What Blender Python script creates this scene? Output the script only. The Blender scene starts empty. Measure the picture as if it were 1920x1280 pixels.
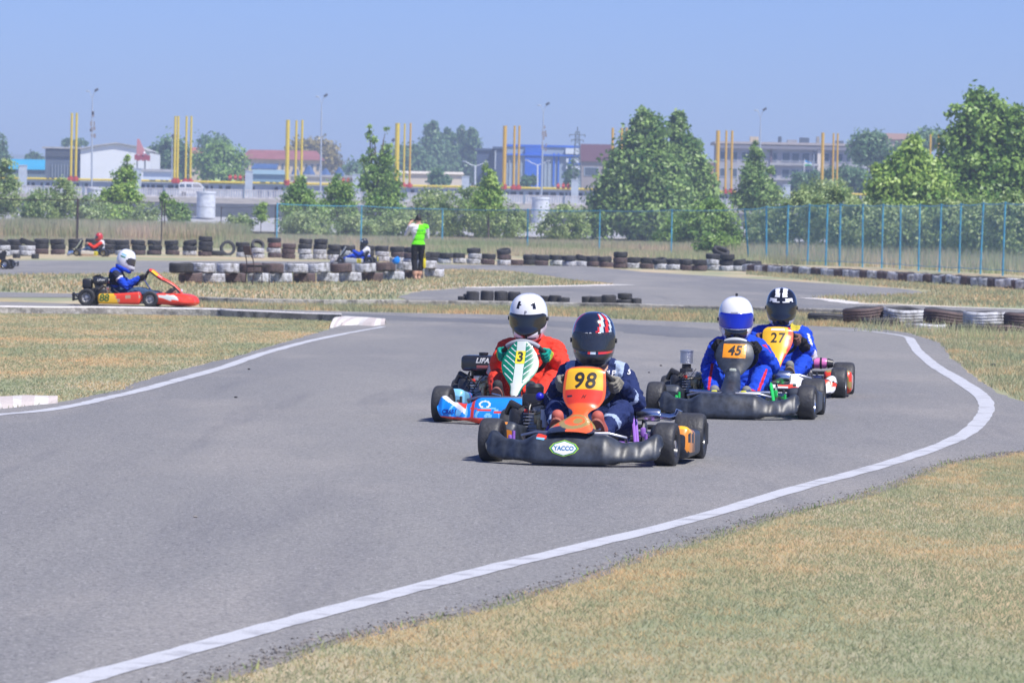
import bpy, bmesh, math, random
import numpy as np
from mathutils import Vector, Matrix, noise
from mathutils.bvhtree import BVHTree
random.seed(7); RNG = np.random.default_rng(7)
scene = bpy.context.scene
COL = scene.collection
rad = math.radians

# ------------------------------------------------------------------ camera
FPX, HC, ROLL, YH = 9000.0, 1.4, rad(1.1), 428.0     # focal in px of a 1920 wide frame, camera height, roll, horizon row
cam_d = bpy.data.cameras.new("camera"); cam = bpy.data.objects.new("camera", cam_d); COL.objects.link(cam)
cam_d.sensor_width = 36.0; cam_d.lens = FPX / 1920 * 36.0
cam_d.shift_y = -(640.0 - YH) / 1920
cam_d.clip_start = 0.5; cam_d.clip_end = 9000
cam.matrix_world = Matrix.Translation((0, 0, HC)) @ Matrix.Rotation(rad(90), 4, 'X') @ Matrix.Rotation(ROLL, 4, 'Z')
scene.camera = cam
# depth of field of the long lens, focused on the leading kart
cam_d.dof.use_dof = True; cam_d.dof.focus_distance = 31.0; cam_d.dof.aperture_fstop = 13.0

# ------------------------------------------------------------------ sky, sun, exposure
SUN = Vector((0.40, -0.40, 0.83)).normalized()
world = bpy.data.worlds.new("World"); scene.world = world; world.use_nodes = True
wn, wl = world.node_tree.nodes, world.node_tree.links
bg = wn['Background']
sky = wn.new('ShaderNodeTexSky'); sky.sky_type = 'NISHITA'; sky.sun_disc = False
sky.sun_elevation = math.asin(SUN.z); sky.sun_rotation = math.atan2(SUN.x, SUN.y)
sky.air_density = 1.0; sky.dust_density = 0.25; sky.ozone_density = 3.0; sky.altitude = 400
tint = wn.new('ShaderNodeMix'); tint.data_type = 'RGBA'; tint.blend_type = 'MULTIPLY'; tint.inputs[0].default_value = 1.0
tint.inputs[7].default_value = (0.365, 0.485, 0.94, 1)
wl.new(sky.outputs[0], tint.inputs[6]); wl.new(tint.outputs[2], bg.inputs[0])
bg.inputs[1].default_value = 0.10
sd = bpy.data.lights.new("sun", 'SUN'); so = bpy.data.objects.new("sun", sd); COL.objects.link(so)
sd.energy = 4.2; sd.angle = rad(0.53); sd.color = (1.0, 0.95, 0.88)
so.rotation_euler = SUN.to_track_quat('Z', 'Y').to_euler(); so.location = (0, 0, 60)
scene.view_settings.view_transform = 'Standard'; scene.view_settings.look = 'None'
scene.view_settings.gamma = 1.0; scene.view_settings.use_curve_mapping = False
scene.view_settings.exposure = 0.62
scene.render.resolution_x = 1024; scene.render.resolution_y = 682
scene.cycles.max_bounces = 6; scene.cycles.transparent_max_bounces = 24; scene.cycles.volume_bounces = 0
scene.cycles.diffuse_bounces = 3; scene.cycles.use_denoising = True

def _uv(px, py):
    a, b = px - 960.0, py - YH
    return a * math.cos(ROLL) + b * math.sin(ROLL), a * math.sin(ROLL) - b * math.cos(ROLL)
def G(px, py, z=0.0):
    """point at height z seen at a pixel of the photograph"""
    u, v = _uv(px, py); Y = FPX * (z - HC) / v
    return Vector((u * Y / FPX, Y, z))
def P(px, py, Y):
    u, v = _uv(px, py)
    return Vector((u * Y / FPX, Y, HC + v * Y / FPX))

# ------------------------------------------------------------------ materials
MATS = {}
def mat(key, col, rough=0.6, metal=0.0, var=0.0, vscale=6.0, bump=0.0, bscale=60.0, spec=0.5, coat=0.0, col2=None, transl=0.0, coords='Object', thresh=None, emit=None):
    if key in MATS: return MATS[key]
    m = bpy.data.materials.new(key); m.use_nodes = True; MATS[key] = m
    N, L = m.node_tree.nodes, m.node_tree.links
    b = N['Principled BSDF']
    b.inputs['Base Color'].default_value = (*col, 1); b.inputs['Roughness'].default_value = rough
    b.inputs['Metallic'].default_value = metal; b.inputs['Specular IOR Level'].default_value = spec
    b.inputs['Coat Weight'].default_value = coat; b.inputs['Coat Roughness'].default_value = 0.08
    if emit: b.inputs['Emission Color'].default_value = (*emit[:3], 1); b.inputs['Emission Strength'].default_value = emit[3]
    if var > 0 or bump > 0:
        tc = N.new('ShaderNodeTexCoord')
    if var > 0:
        n = N.new('ShaderNodeTexNoise'); n.inputs['Scale'].default_value = vscale; n.inputs['Detail'].default_value = 6; n.inputs['Roughness'].default_value = 0.65
        L.new(tc.outputs[coords], n.inputs['Vector'])
        r = N.new('ShaderNodeValToRGB'); lo, hi = thresh or (0.34, 0.66)
        r.color_ramp.elements[0].position = lo; r.color_ramp.elements[1].position = hi
        c2 = col2 or tuple(c * (1 - var) for c in col)
        r.color_ramp.elements[0].color = (*c2, 1); r.color_ramp.elements[1].color = (*(tuple(min(1, c * (1 + var * 0.4)) for c in col) if not col2 else col), 1)
        L.new(n.outputs[0], r.inputs[0]); L.new(r.outputs[0], b.inputs['Base Color'])
    if bump > 0:
        n2 = N.new('ShaderNodeTexNoise'); n2.inputs['Scale'].default_value = bscale; n2.inputs['Detail'].default_value = 4
        L.new(tc.outputs[coords], n2.inputs['Vector'])
        bp = N.new('ShaderNodeBump'); bp.inputs['Strength'].default_value = bump; bp.inputs['Distance'].default_value = 0.02
        L.new(n2.outputs[0], bp.inputs['Height']); L.new(bp.outputs[0], b.inputs['Normal'])
    if transl > 0:
        t = N.new('ShaderNodeBsdfTranslucent'); t.inputs[0].default_value = (*[min(1, c * 1.6) for c in col], 1)
        mx = N.new('ShaderNodeMixShader'); mx.inputs[0].default_value = transl
        L.new(b.outputs[0], mx.inputs[1]); L.new(t.outputs[0], mx.inputs[2]); L.new(mx.outputs[0], N['Material Output'].inputs[0])
        if var > 0: L.new(r.outputs[0], t.inputs[0])
    return m
def glassy(key, col, alpha, rough=0.08):
    m = mat(key, col, rough, spec=0.8); 
    N, L = m.node_tree.nodes, m.node_tree.links
    t = N.new('ShaderNodeBsdfTransparent'); mx = N.new('ShaderNodeMixShader'); mx.inputs[0].default_value = alpha
    L.new(t.outputs[0], mx.inputs[1]); L.new(N['Principled BSDF'].outputs[0], mx.inputs[2]); L.new(mx.outputs[0], N['Material Output'].inputs[0])
    return m

# ------------------------------------------------------------------ scene bookkeeping
def tag(o, label=None, cat=None, group=None, kind=None):
    if label: o['label'] = label
    if cat: o['category'] = cat
    if group: o['group'] = group
    if kind: o['kind'] = kind
    return o
def empty(name, loc, rz=0.0, label=None, cat=None, group=None):
    o = bpy.data.objects.new(name, None); COL.objects.link(o); o.location = loc; o.rotation_euler = (0, 0, rz)
    o.empty_display_size = 0.1
    return tag(o, label, cat, group)
def obj(name, me, parent=None, loc=None):
    o = bpy.data.objects.new(name, me); COL.objects.link(o)
    if parent is not None: o.parent = parent
    if loc is not None: o.location = loc
    return o
def copy_tree(o, parent=None):
    c = o.copy(); COL.objects.link(c)
    if parent is not None: c.parent = parent
    for ch in list(o.children): copy_tree(ch, c)
    return c

class MB:
    """collects shapes into ONE mesh"""
    def __init__(s): s.v = []; s.f = []; s.m = []
    def add(s, V, F, mi=0):
        k = len(s.v); s.v += [tuple(p) for p in V]; s.f += [tuple(i + k for i in q) for q in F]
        s.m += (list(mi) if isinstance(mi, (list, tuple)) else [mi] * len(F)); return s
    def box(s, c, d, R=None, mi=0, bev=0.0, seg=2):
        bm = bmesh.new(); bmesh.ops.create_cube(bm, size=1.0)
        for q in bm.verts: q.co = Vector((q.co.x * d[0], q.co.y * d[1], q.co.z * d[2]))
        if bev > 0: bmesh.ops.bevel(bm, geom=list(bm.edges), offset=min(bev, min(d) * 0.45), segments=seg, profile=0.5, affect='EDGES')
        bm.verts.index_update(); c = Vector(c)
        V = [(R @ q.co if R else q.co) + c for q in bm.verts]; F = [[q.index for q in f.verts] for f in bm.faces]; bm.free()
        return s.add(V, F, mi)
    def tube(s, pts, r, n=8, mi=0, closed=False, caps=True, flat=None):
        pts = [Vector(p) for p in pts]; k = len(pts)
        if not isinstance(r, (list, tuple)): r = [r] * k
        t0 = (pts[1] - pts[0]).normalized(); up = Vector((0, 0, 1)) if abs(t0.z) < 0.9 else Vector((1, 0, 0))
        nrm = t0.cross(up).normalized(); V = []
        for i, p in enumerate(pts):
            a = pts[(i - 1) % k] if (closed or i > 0) else p; b = pts[(i + 1) % k] if (closed or i < k - 1) else p
            t = (b - a).normalized(); nrm = (nrm - t * nrm.dot(t)).normalized(); bn = t.cross(nrm)
            for j in range(n):
                an = 2 * math.pi * j / n; fl = flat or 1.0
                V.append(p + nrm * math.cos(an) * r[i] + bn * math.sin(an) * r[i] * fl)
        F = []
        for i in range(k if closed else k - 1):
            for j in range(n):
                a, b = i * n + j, i * n + (j + 1) % n; c, d = ((i + 1) % k) * n + (j + 1) % n, ((i + 1) % k) * n + j
                F.append((a, b, c, d))
        if caps and not closed: F.append(tuple(range(n - 1, -1, -1))); F.append(tuple(range((k - 1) * n, k * n)))
        return s.add(V, F, mi)
    def lathe(s, prof, o=(0, 0, 0), ax=(0, 0, 1), n=24, mi=0, closed=False, seg_mi=None):
        ax = Vector(ax).normalized(); u = ax.orthogonal().normalized(); w = ax.cross(u); o = Vector(o); V = []; k = len(prof)
        for (r, h) in prof:
            for j in range(n):
                an = 2 * math.pi * j / n; V.append(o + ax * h + (u * math.cos(an) + w * math.sin(an)) * r)
        F = []; M = []
        for i in range(k if closed else k - 1):
            for j in range(n):
                F.append((i * n + j, i * n + (j + 1) % n, ((i + 1) % k) * n + (j + 1) % n, ((i + 1) % k) * n + j)); M.append(seg_mi[i] if seg_mi else mi)
        if not closed:
            F.append(tuple(range(n - 1, -1, -1))); F.append(tuple(range((k - 1) * n, k * n))); M += [M[0], M[-1]]
        return s.add(V, F, M)
    def ball(s, c, r, n=12, mi=0, R=None):
        r = Vector(r) if isinstance(r, (tuple, list, Vector)) else Vector((r, r, r)); c = Vector(c); V = []; F = []; k = max(6, n // 2 + 2)
        for i in range(k + 1):
            th = math.pi * i / k
            for j in range(n):
                ph = 2 * math.pi * j / n; p = Vector((math.sin(th) * math.cos(ph) * r.x, math.sin(th) * math.sin(ph) * r.y, math.cos(th) * r.z))
                V.append((R @ p if R else p) + c)
        for i in range(k):
            for j in range(n): F.append((i * n + j, (i + 1) * n + j, (i + 1) * n + (j + 1) % n, i * n + (j + 1) % n))
        return s.add(V, F, mi)
    def grid(s, rows, mi=0, closed=False, mf=None):
        k = len(rows); n = len(rows[0]); V = [p for r in rows for p in r]; F = []; M = []
        for i in range(k - 1):
            for j in range(n if closed else n - 1):
                F.append((i * n + j, i * n + (j + 1) % n, (i + 1) * n + (j + 1) % n, (i + 1) * n + j)); M.append(mf(i, j) if mf else mi)
        return s.add(V, F, M)
    def mesh(s, name, mats, smooth=True, angle=40, weld=False):
        me = bpy.data.meshes.new(name); me.from_pydata(s.v, [], s.f)
        for q in (mats if isinstance(mats, (list, tuple)) else [mats]): me.materials.append(q)
        me.polygons.foreach_set('material_index', s.m)
        if weld:
            bm = bmesh.new(); bm.from_mesh(me); bmesh.ops.remove_doubles(bm, verts=bm.verts, dist=1e-5); bmesh.ops.recalc_face_normals(bm, faces=bm.faces); bm.to_mesh(me); bm.free()
        if smooth:
            me.polygons.foreach_set('use_smooth', [True] * len(me.polygons)); me.set_sharp_from_angle(angle=rad(angle))
        me.update(); return me
    def build(s, name, mats, parent=None, loc=None, **k):
        return obj(name, s.mesh(name, mats, **k), parent, loc)

def np_mesh(name, V, F, mats, smooth=False, mi=None, attr=None):
    """fast mesh from numpy arrays; F is (n,3) or (n,4)"""
    me = bpy.data.meshes.new(name); k = F.shape[1]
    me.vertices.add(len(V)); me.vertices.foreach_set('co', V.astype(np.float32).ravel())
    me.loops.add(F.size); me.loops.foreach_set('vertex_index', F.astype(np.int32).ravel())
    me.polygons.add(len(F)); me.polygons.foreach_set('loop_start', np.arange(0, F.size, k, dtype=np.int32))
    me.polygons.foreach_set('loop_total', np.full(len(F), k, dtype=np.int32))
    for q in (mats if isinstance(mats, (list, tuple)) else [mats]): me.materials.append(q)
    if mi is not None: me.polygons.foreach_set('material_index', mi.astype(np.int32))
    if smooth: me.polygons.foreach_set('use_smooth', np.ones(len(F), dtype=bool))
    me.update(calc_edges=True)
    if attr is not None:
        a = me.attributes.new('tone', 'FLOAT', 'FACE'); a.data.foreach_set('value', attr.astype(np.float32))
    return me

# decals: flat writing and marks laid on a surface by casting them along a direction
def text_geo(s, size, bold=0.02, shear=0.0, spacing=1.0):
    cu = bpy.data.curves.new('t', 'FONT'); cu.body = s; cu.size = size; cu.offset = bold * size; cu.shear = shear; cu.space_character = spacing
    cu.align_x = 'CENTER'; cu.align_y = 'CENTER'; cu.resolution_u = 4
    o = bpy.data.objects.new('t', cu); COL.objects.link(o)
    dg = bpy.context.evaluated_depsgraph_get(); me = bpy.data.meshes.new_from_object(o.evaluated_get(dg))
    bm = bmesh.new(); bm.from_mesh(me); bmesh.ops.triangulate(bm, faces=bm.faces)
    for _ in range(2):
        lg = [e for e in bm.edges if e.calc_length() > size * 0.35]
        if lg: bmesh.ops.subdivide_edges(bm, edges=lg, cuts=1)
        bmesh.ops.triangulate(bm, faces=bm.faces)
    bm.verts.index_update(); V = [(v.co.x, v.co.y) for v in bm.verts]; F = [[v.index for v in f.verts] for f in bm.faces]
    bm.free(); bpy.data.objects.remove(o); bpy.data.curves.remove(cu); bpy.data.meshes.remove(me)
    return V, F
def poly_geo(pts, sub=6):
    """a filled convex outline as rings round its centre"""
    c = (sum(p[0] for p in pts) / len(pts), sum(p[1] for p in pts) / len(pts)); n = len(pts); dense = []
    for i in range(n):
        a, b = pts[i], pts[(i + 1) % n]
        for k in range(4): dense.append((a[0] + (b[0] - a[0]) * k / 4, a[1] + (b[1] - a[1]) * k / 4))
    m = len(dense); V = [c]; F = []
    for r in range(1, sub + 1):
        for p in dense: V.append((c[0] + (p[0] - c[0]) * r / sub, c[1] + (p[1] - c[1]) * r / sub))
    for j in range(m): F.append((0, 1 + j, 1 + (j + 1) % m))
    for r in range(sub - 1):
        for j in range(m): F.append((1 + r * m + j, 1 + (r + 1) * m + j, 1 + (r + 1) * m + (j + 1) % m, 1 + r * m + (j + 1) % m))
    return V, F
def decal(name, geo, target, origin, xd, yd, off, material, parent=None):
    """target: mesh object in the same local space as the decal's parent chain"""
    V, F = geo; xd = Vector(xd).normalized(); yd = Vector(yd).normalized(); nd = xd.cross(yd); o = Vector(origin)
    bvh = BVHTree.FromPolygons([v.co for v in target.data.vertices], [list(p.vertices) for p in target.data.polygons])
    out = []; ok = []
    for (x, y) in V:
        p = o + xd * x + yd * y; h = bvh.ray_cast(p + nd * 0.5, -nd, 1.2)
        if h[0] is None: out.append(p); ok.append(False)
        else: out.append(h[0] + nd * off); ok.append(True)
    F = [f for f in F if all(ok[i] for i in f)]
    if not F: return None
    return MB().add(out, F).build(name, [material], parent or target, smooth=False)
# ------------------------------------------------------------------ ground, tracks, kerbs
def ground_material(key, layers, bump, bscale, rough=0.95):
    """layers: base colour then (colour, noise scale, low, high, stretch) laid over it"""
    m = bpy.data.materials.new(key); m.use_nodes = True; N, L = m.node_tree.nodes, m.node_tree.links; b = N['Principled BSDF']
    b.inputs['Roughness'].default_value = rough; b.inputs['Specular IOR Level'].default_value = 0.25
    tc = N.new('ShaderNodeTexCoord'); cur = None
    rgb = N.new('ShaderNodeRGB'); rgb.outputs[0].default_value = (*layers[0], 1); cur = rgb.outputs[0]
    for i, (c, sc, lo, hi, st, mx_) in enumerate(layers[1:]):
        mp = N.new('ShaderNodeMapping'); mp.inputs['Scale'].default_value = (sc, sc * st, sc); mp.inputs['Location'].default_value = (i * 13.7, i * 5.1, 0)
        L.new(tc.outputs['Object'], mp.inputs[0])
        n = N.new('ShaderNodeTexNoise'); n.inputs['Scale'].default_value = 1.0; n.inputs['Detail'].default_value = 5; n.inputs['Roughness'].default_value = 0.6; L.new(mp.outputs[0], n.inputs['Vector'])
        mr = N.new('ShaderNodeMapRange'); mr.inputs[1].default_value = lo; mr.inputs[2].default_value = hi; mr.inputs[4].default_value = mx_; L.new(n.outputs[0], mr.inputs[0])
        mx = N.new('ShaderNodeMix'); mx.data_type = 'RGBA'; L.new(mr.outputs[0], mx.inputs[0]); L.new(cur, mx.inputs[6]); mx.inputs[7].default_value = (*c, 1); cur = mx.outputs[2]
    L.new(cur, b.inputs['Base Color'])
    n2 = N.new('ShaderNodeTexNoise'); n2.inputs['Scale'].default_value = bscale; n2.inputs['Detail'].default_value = 3; L.new(tc.outputs['Object'], n2.inputs['Vector'])
    bp = N.new('ShaderNodeBump'); bp.inputs['Strength'].default_value = bump; bp.inputs['Distance'].default_value = 0.02
    L.new(n2.outputs[0], bp.inputs['Height']); L.new(bp.outputs[0], b.inputs['Normal'])
    return m
M_ground = ground_material('dry_ground', [(0.46, 0.39, 0.26), ((0.25, 0.29, 0.17), 0.25, 0.42, 0.56, 0.3, 0.9), ((0.50, 0.36, 0.20), 0.45, 0.50, 0.62, 0.25, 0.7), ((0.28, 0.24, 0.16), 9.0, 0.50, 0.75, 1.0, 0.6)], 0.8, 25)
M_asph = ground_material('asphalt', [(0.242, 0.238, 0.228), ((0.185, 0.187, 0.192), 0.22, 0.42, 0.60, 0.12, 1.0), ((0.30, 0.285, 0.265), 0.5, 0.50, 0.70, 0.3, 0.85), ((0.165, 0.165, 0.172), 0.7, 0.58, 0.72, 0.08, 0.6), ((0.07, 0.07, 0.08), 55.0, 0.50, 0.66, 1.0, 0.75), ((0.50, 0.49, 0.48), 70.0, 0.56, 0.70, 1.0, 0.85), ((0.14, 0.14, 0.15), 1.6, 0.60, 0.72, 0.05, 0.5)], 0.5, 90, rough=0.8)
M_paint = ground_material('road_paint', [(0.50, 0.51, 0.53), ((0.28, 0.28, 0.29), 5.0, 0.52, 0.66, 1.0, 0.8), ((0.40, 0.40, 0.41), 55.0, 0.55, 0.75, 1.0, 0.6)], 0.3, 80, rough=0.6)
M_gravel = ground_material('crumbled_edge', [(0.20, 0.19, 0.18), ((0.34, 0.30, 0.26), 30.0, 0.5, 0.65, 1.0, 0.9), ((0.09, 0.085, 0.085), 22.0, 0.55, 0.7, 1.0, 0.8)], 1.0, 35)
M_conc = ground_material('kerb_concrete', [(0.34, 0.33, 0.30), ((0.17, 0.16, 0.15), 0.9, 0.46, 0.62, 1.0, 0.8), ((0.09, 0.09, 0.085), 5.0, 0.50, 0.64, 1.0, 0.8), ((0.50, 0.48, 0.45), 11.0, 0.56, 0.7, 1.0, 0.7)], 0.8, 30)
M_whitewash = ground_material('old_whitewash', [(0.62, 0.60, 0.58), ((0.36, 0.34, 0.32), 5.0, 0.5, 0.7, 1.0, 0.8)], 0.5, 40)
M_redwash = ground_material('faded_red', [(0.50, 0.45, 0.43), ((0.45, 0.40, 0.38), 6.0, 0.5, 0.7, 1.0, 0.8)], 0.5, 40)

def terrain_z(Y):
    return 0.0
ys = [-60, 0, 20, 40, 80, 120, 200, 300, 318, 335, 420, 520, 700, 1200, 2500, 5000]
mb = MB(); mb.grid([[(x, y, terrain_z(y)) for x in (-1500, -300, -80, -20, 0, 20, 80, 300, 1500)] for y in ys])
tag(mb.build('ground', M_ground, smooth=True), kind='structure')

def wobble(pts, step, amp, seed=0.0, closed=True):
    out = []; n = len(pts)
    for i in range(n if closed else n - 1):
        a, b = pts[i], pts[(i + 1) % n]; L = (b - a).length; k = max(1, min(400, int(L / step)))
        nr = Vector((-(b - a).y, (b - a).x, 0)).normalized()
        for j in range(k):
            p = a.lerp(b, j / k); w = 0 if (not closed and i == 0 and j == 0) else (noise.noise(Vector((p.x * 1.7 + seed, p.y * 0.9, 3.1))) + 0.6 * noise.noise(Vector((p.x * 7 + seed, p.y * 5, 1.3))))
            q = p + nr * w * amp; q.z = a.z; out.append(q)
    if not closed: out.append(pts[-1])
    return out
def sheet(name, pts, z, m, kind='structure', amp=0.0, step=0.25, seed=0.0):
    pts = [Vector((p.x, p.y, z)) for p in pts]
    if amp > 0: pts = wobble(pts, step, amp, seed)
    bm = bmesh.new(); vs = [bm.verts.new(p) for p in pts]; es = [bm.edges.new((vs[i], vs[(i + 1) % len(vs)])) for i in range(len(vs))]
    bmesh.ops.triangle_fill(bm, use_beauty=True, edges=es)
    for f in bm.faces:
        if f.normal.z < 0: f.normal_flip()
    me = bpy.data.meshes.new(name); bm.to_mesh(me); bm.free(); me.materials.append(m)
    o = obj(name, me)
    if kind: o['kind'] = kind
    return o
px = lambda *a: [G(x, y) for x, y in a]
def smooth_line(pts, n=10):
    """Catmull-Rom through the points"""
    P_ = [pts[0]] + list(pts) + [pts[-1]]; out = []
    for i in range(1, len(P_) - 2):
        a, b, c, d = P_[i - 1], P_[i], P_[i + 1], P_[i + 2]
        for k in range(n):
            t = k / n; out.append(0.5 * ((2 * b) + (c - a) * t + (2 * a - 5 * b + 4 * c - d) * t * t + (3 * b - a - 3 * c + d) * t ** 3))
    out.append(pts[-1]); return out

LOW_EDGE = smooth_line(px((2200, 838), (1920, 848), (1872, 855), (1769, 872), (1631, 924), (1466, 965), (1391, 986), (1219, 1037), (1047, 1096), (875, 1146), (740, 1176), (600, 1207), (500, 1243), (380, 1277), (150, 1350)), 6)
LEFT_EDGE = smooth_line(px((-250, 785), (0, 768), (111, 754), (178, 742), (237, 730), (253, 720), (336, 694), (435, 671), (515, 647), (594, 625), (617, 617), (640, 609)), 4)
TOP_EDGE = smooth_line(px((-250, 565), (0, 566), (140, 570), (375, 577), (515, 581), (760, 587), (1000, 592), (1240, 602), (1420, 608), (1560, 613), (1640, 617), (1699, 624), (1762, 644), (1781, 670), (1819, 700), (1850, 722), (1925, 757), (2200, 800)), 4)
KERB1 = px((-250, 588), (0, 588), (237, 590), (395, 593), (435, 595), (594, 601), (640, 603))
trk = TOP_EDGE + LOW_EDGE + px((-600, 1365), (-600, 800)) + LEFT_EDGE + list(reversed(KERB1))
sheet('racetrack', trk, 0.006, M_asph, amp=0.05, step=0.3)
BTOP = px((-250, 487), (0, 488), (300, 489), (560, 490), (790, 493), (830, 496), (1000, 498), (1100, 499), (1207, 510), (1387, 521), (1537, 531), (1687, 541), (1744, 550), (1725, 553), (1519, 558), (1560, 563), (1605, 569), (1920, 582), (2200, 594))
BBOT = px((2200, 606), (1920, 597), (1590, 587), (1425, 582), (1240, 573), (1000, 567), (760, 562), (745, 556), (790, 546), (870, 540), (1165, 535), (1130, 529), (1078, 525), (1026, 517), (961, 508), (844, 504), (820, 508), (600, 512), (300, 512), (0, 516), (-250, 518))
sheet('racetrack', BTOP + BBOT, 0.006, M_asph, amp=0.12, step=1.0, seed=4)
sheet('racetrack', px((-250, 546), (0, 548), (140, 551), (175, 554), (140, 558), (0, 558), (-250, 558)), 0.006, M_asph, amp=0.1, step=0.8, seed=9)

def strip(name, pts, w, z, m, amp=0.01, wf=None):
    L = []; R = []
    for i, p in enumerate(pts):
        a = pts[max(0, i - 1)]; b = pts[min(len(pts) - 1, i + 1)]; d = (b - a); d.z = 0; d.normalize(); nr = Vector((-d.y, d.x, 0))
        ww = w * (wf(i / (len(pts) - 1)) if wf else 1.0)
        L.append((*(p + nr * (ww / 2 + random.uniform(-amp, amp))).xy, z)); R.append((*(p - nr * (ww / 2 + random.uniform(-amp, amp))).xy, z))
    mb = MB(); mb.grid([L, R]); o = mb.build(name, m, smooth=False)
    for pl in o.data.polygons:
        if pl.normal.z < 0: pl.flip()
    return tag(o, kind='structure')
WL_R = smooth_line(px((40, 1312), (160, 1275), (330, 1228), (500, 1180), (630, 1145), (760, 1110), (930, 1066), (1100, 1025), (1300, 975), (1500, 916), (1640, 878), (1750, 842), (1810, 815), (1840, 787), (1850, 764), (1838, 742), (1795, 712), (1755, 688), (1722, 660), (1710, 643), (1698, 632), (1640, 623), (1560, 617)), 8)
strip('road_marking', WL_R, 0.125, 0.0085, M_paint, 0.006, wf=lambda t: 1.0 + 0.22 * math.exp(-((t - 0.72) / 0.06) ** 2) if t < 0.9 else 0.75)
WL_L = smooth_line(px((-60, 786), (0, 778.7), (79, 771.5), (158, 757.7), (198, 747.8), (257, 734.7), (336, 713), (416, 690.4), (495, 663.5), (574, 642), (649, 626), (720, 613)), 8)
strip('road_marking', WL_L, 0.12, 0.0085, M_paint, 0.008, wf=lambda t: 1.0 if t < 0.9 else 0.7)
strip('road_marking', smooth_line(px((868, 540), (1000, 538), (1100, 536), (1167, 534)), 8), 0.75, 0.012, M_whitewash, 0.06)
strip('road_marking', smooth_line(px((1500, 559), (1560, 563), (1605, 570), (1700, 573), (1800, 577), (1920, 581), (2050, 586)), 8), 0.55, 0.012, M_whitewash, 0.10)
_le = []
for a_, b_ in zip(LOW_EDGE, LOW_EDGE[1:]): _le += [a_.lerp(b_, k / 24) for k in range(24)]
_L, _R = [], []
for i, p in enumerate(_le):
    a_ = _le[max(0, i - 12)]; b_ = _le[min(len(_le) - 1, i + 12)]; d = (b_ - a_).normalized(); nr = Vector((-d.y, d.x, 0))
    w1 = 0.0 + 0.10 * (0.35 + noise.noise(Vector((p.x * 2.2, p.y * 1.1, 9)))) + 0.05 * noise.noise(Vector((p.x * 11, p.y * 7, 2))); w2 = 0.10
    if nr.x > 0: nr = -nr
    _L.append((*(p + nr * max(w1 * 0.75, -0.03)).xy, 0.0075)); _R.append((*(p - nr * w2).xy, -0.004))
mb = MB(); mb.grid([_L, _R]); _o = tag(mb.build('crumbled_verge', M_gravel, smooth=False), kind='structure')
for pl in _o.data.polygons:
    if pl.normal.z < 0: pl.flip()
def pebbles(name, line, n, spread, size, m, label):
    k = RNG.integers(0, len(line) - 1, n); t = RNG.uniform(0, 1, n); A = np.array([tuple(p) for p in line]); C = A[k] * (1 - t[:, None]) + A[k + 1] * t[:, None]
    D = A[k + 1] - A[k]; D /= np.linalg.norm(D, axis=1)[:, None]; off = RNG.normal(0, 1, n) * spread + spread * 0.6; C[:, 0] += -D[:, 1] * off * -1; C[:, 1] += D[:, 0] * off * -1
    base = np.array([(0, 0, 0.9), (1, 0, 0), (0, 1, 0.1), (-1, 0, 0), (0, -1, 0.1), (0, 0, -0.4)]); F0 = np.array([(0, 1, 2), (0, 2, 3), (0, 3, 4), (0, 4, 1), (5, 2, 1), (5, 3, 2), (5, 4, 3), (5, 1, 4)])
    s = size * RNG.uniform(0.4, 1.3, n); V = base[None] * s[:, None, None] * RNG.uniform(0.6, 1.3, (n, 1, 3)) + RNG.normal(0, 0.1, (n, 6, 3)) * s[:, None, None]; V += C[:, None, :]; V[:, :, 2] += 0.008
    F = (F0[None] + 6 * np.arange(n)[:, None, None]).reshape(-1, 3); return tag(obj(name, np_mesh(name, V.reshape(-1, 3), F, m)), label, 'gravel', kind='stuff')
pebbles('gravel', _le, 1500, 0.045, 0.0052, M_gravel, 'crumbled dark grit along the edge between asphalt and foreground grass')
M_rubbered = ground_material('rubbered_asphalt', [(0.150, 0.156, 0.172), ((0.19, 0.195, 0.20), 0.8, 0.42, 0.6, 0.1, 0.8), ((0.07, 0.07, 0.08), 55.0, 0.50, 0.66, 1.0, 0.7)], 0.4, 90, rough=0.8)
strip('rubbered_line', smooth_line(px((330, 578), (560, 588), (700, 596), (900, 602), (1080, 609), (1230, 619), (1330, 634)), 10), 2.6, 0.0075, M_rubbered, 0.12, wf=lambda t: 0.25 + 0.75 * math.sin(math.pi * t) ** 0.6)
# kerbs: real concrete upstands
def kerb(name, base, h, depth, m_top, m_side):
    base = smooth_line(base, 6); mb = MB(); rows = [[], [], [], [], []]
    for i, p in enumerate(base):
        hh = h * (1 + 0.12 * noise.noise(Vector((p.x * 0.8, 2, 0)))); e = 0.012 * noise.noise(Vector((p.x * 3.1, 7, 0)))
        rows[0].append((p.x, p.y + e, -0.02)); rows[1].append((p.x, p.y + e, hh - 0.015)); rows[2].append((p.x, p.y + 0.015 + e, hh))
        rows[3].append((p.x, p.y + depth, hh)); rows[4].append((p.x, p.y + depth, -0.02))
    mb.grid(rows, mf=lambda i, j: 1 if i in (1, 2) else 0)
    k = len(base); mb.add([r[0] for r in rows], [(0, 1, 2, 3, 4)]); mb.add([r[-1] for r in rows], [(4, 3, 2, 1, 0)])
    return tag(mb.build(name, [m_side, m_top], smooth=False), kind='structure')
kerb('kerb', KERB1, 0.115, 0.28, M_whitewash, M_conc)
kerb('kerb', px((372, 569), (515, 573), (760, 575), (1000, 578), (1240, 583), (1420, 588), (1560, 592), (1640, 595)), 0.115, 0.3, M_conc, M_conc)
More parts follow.
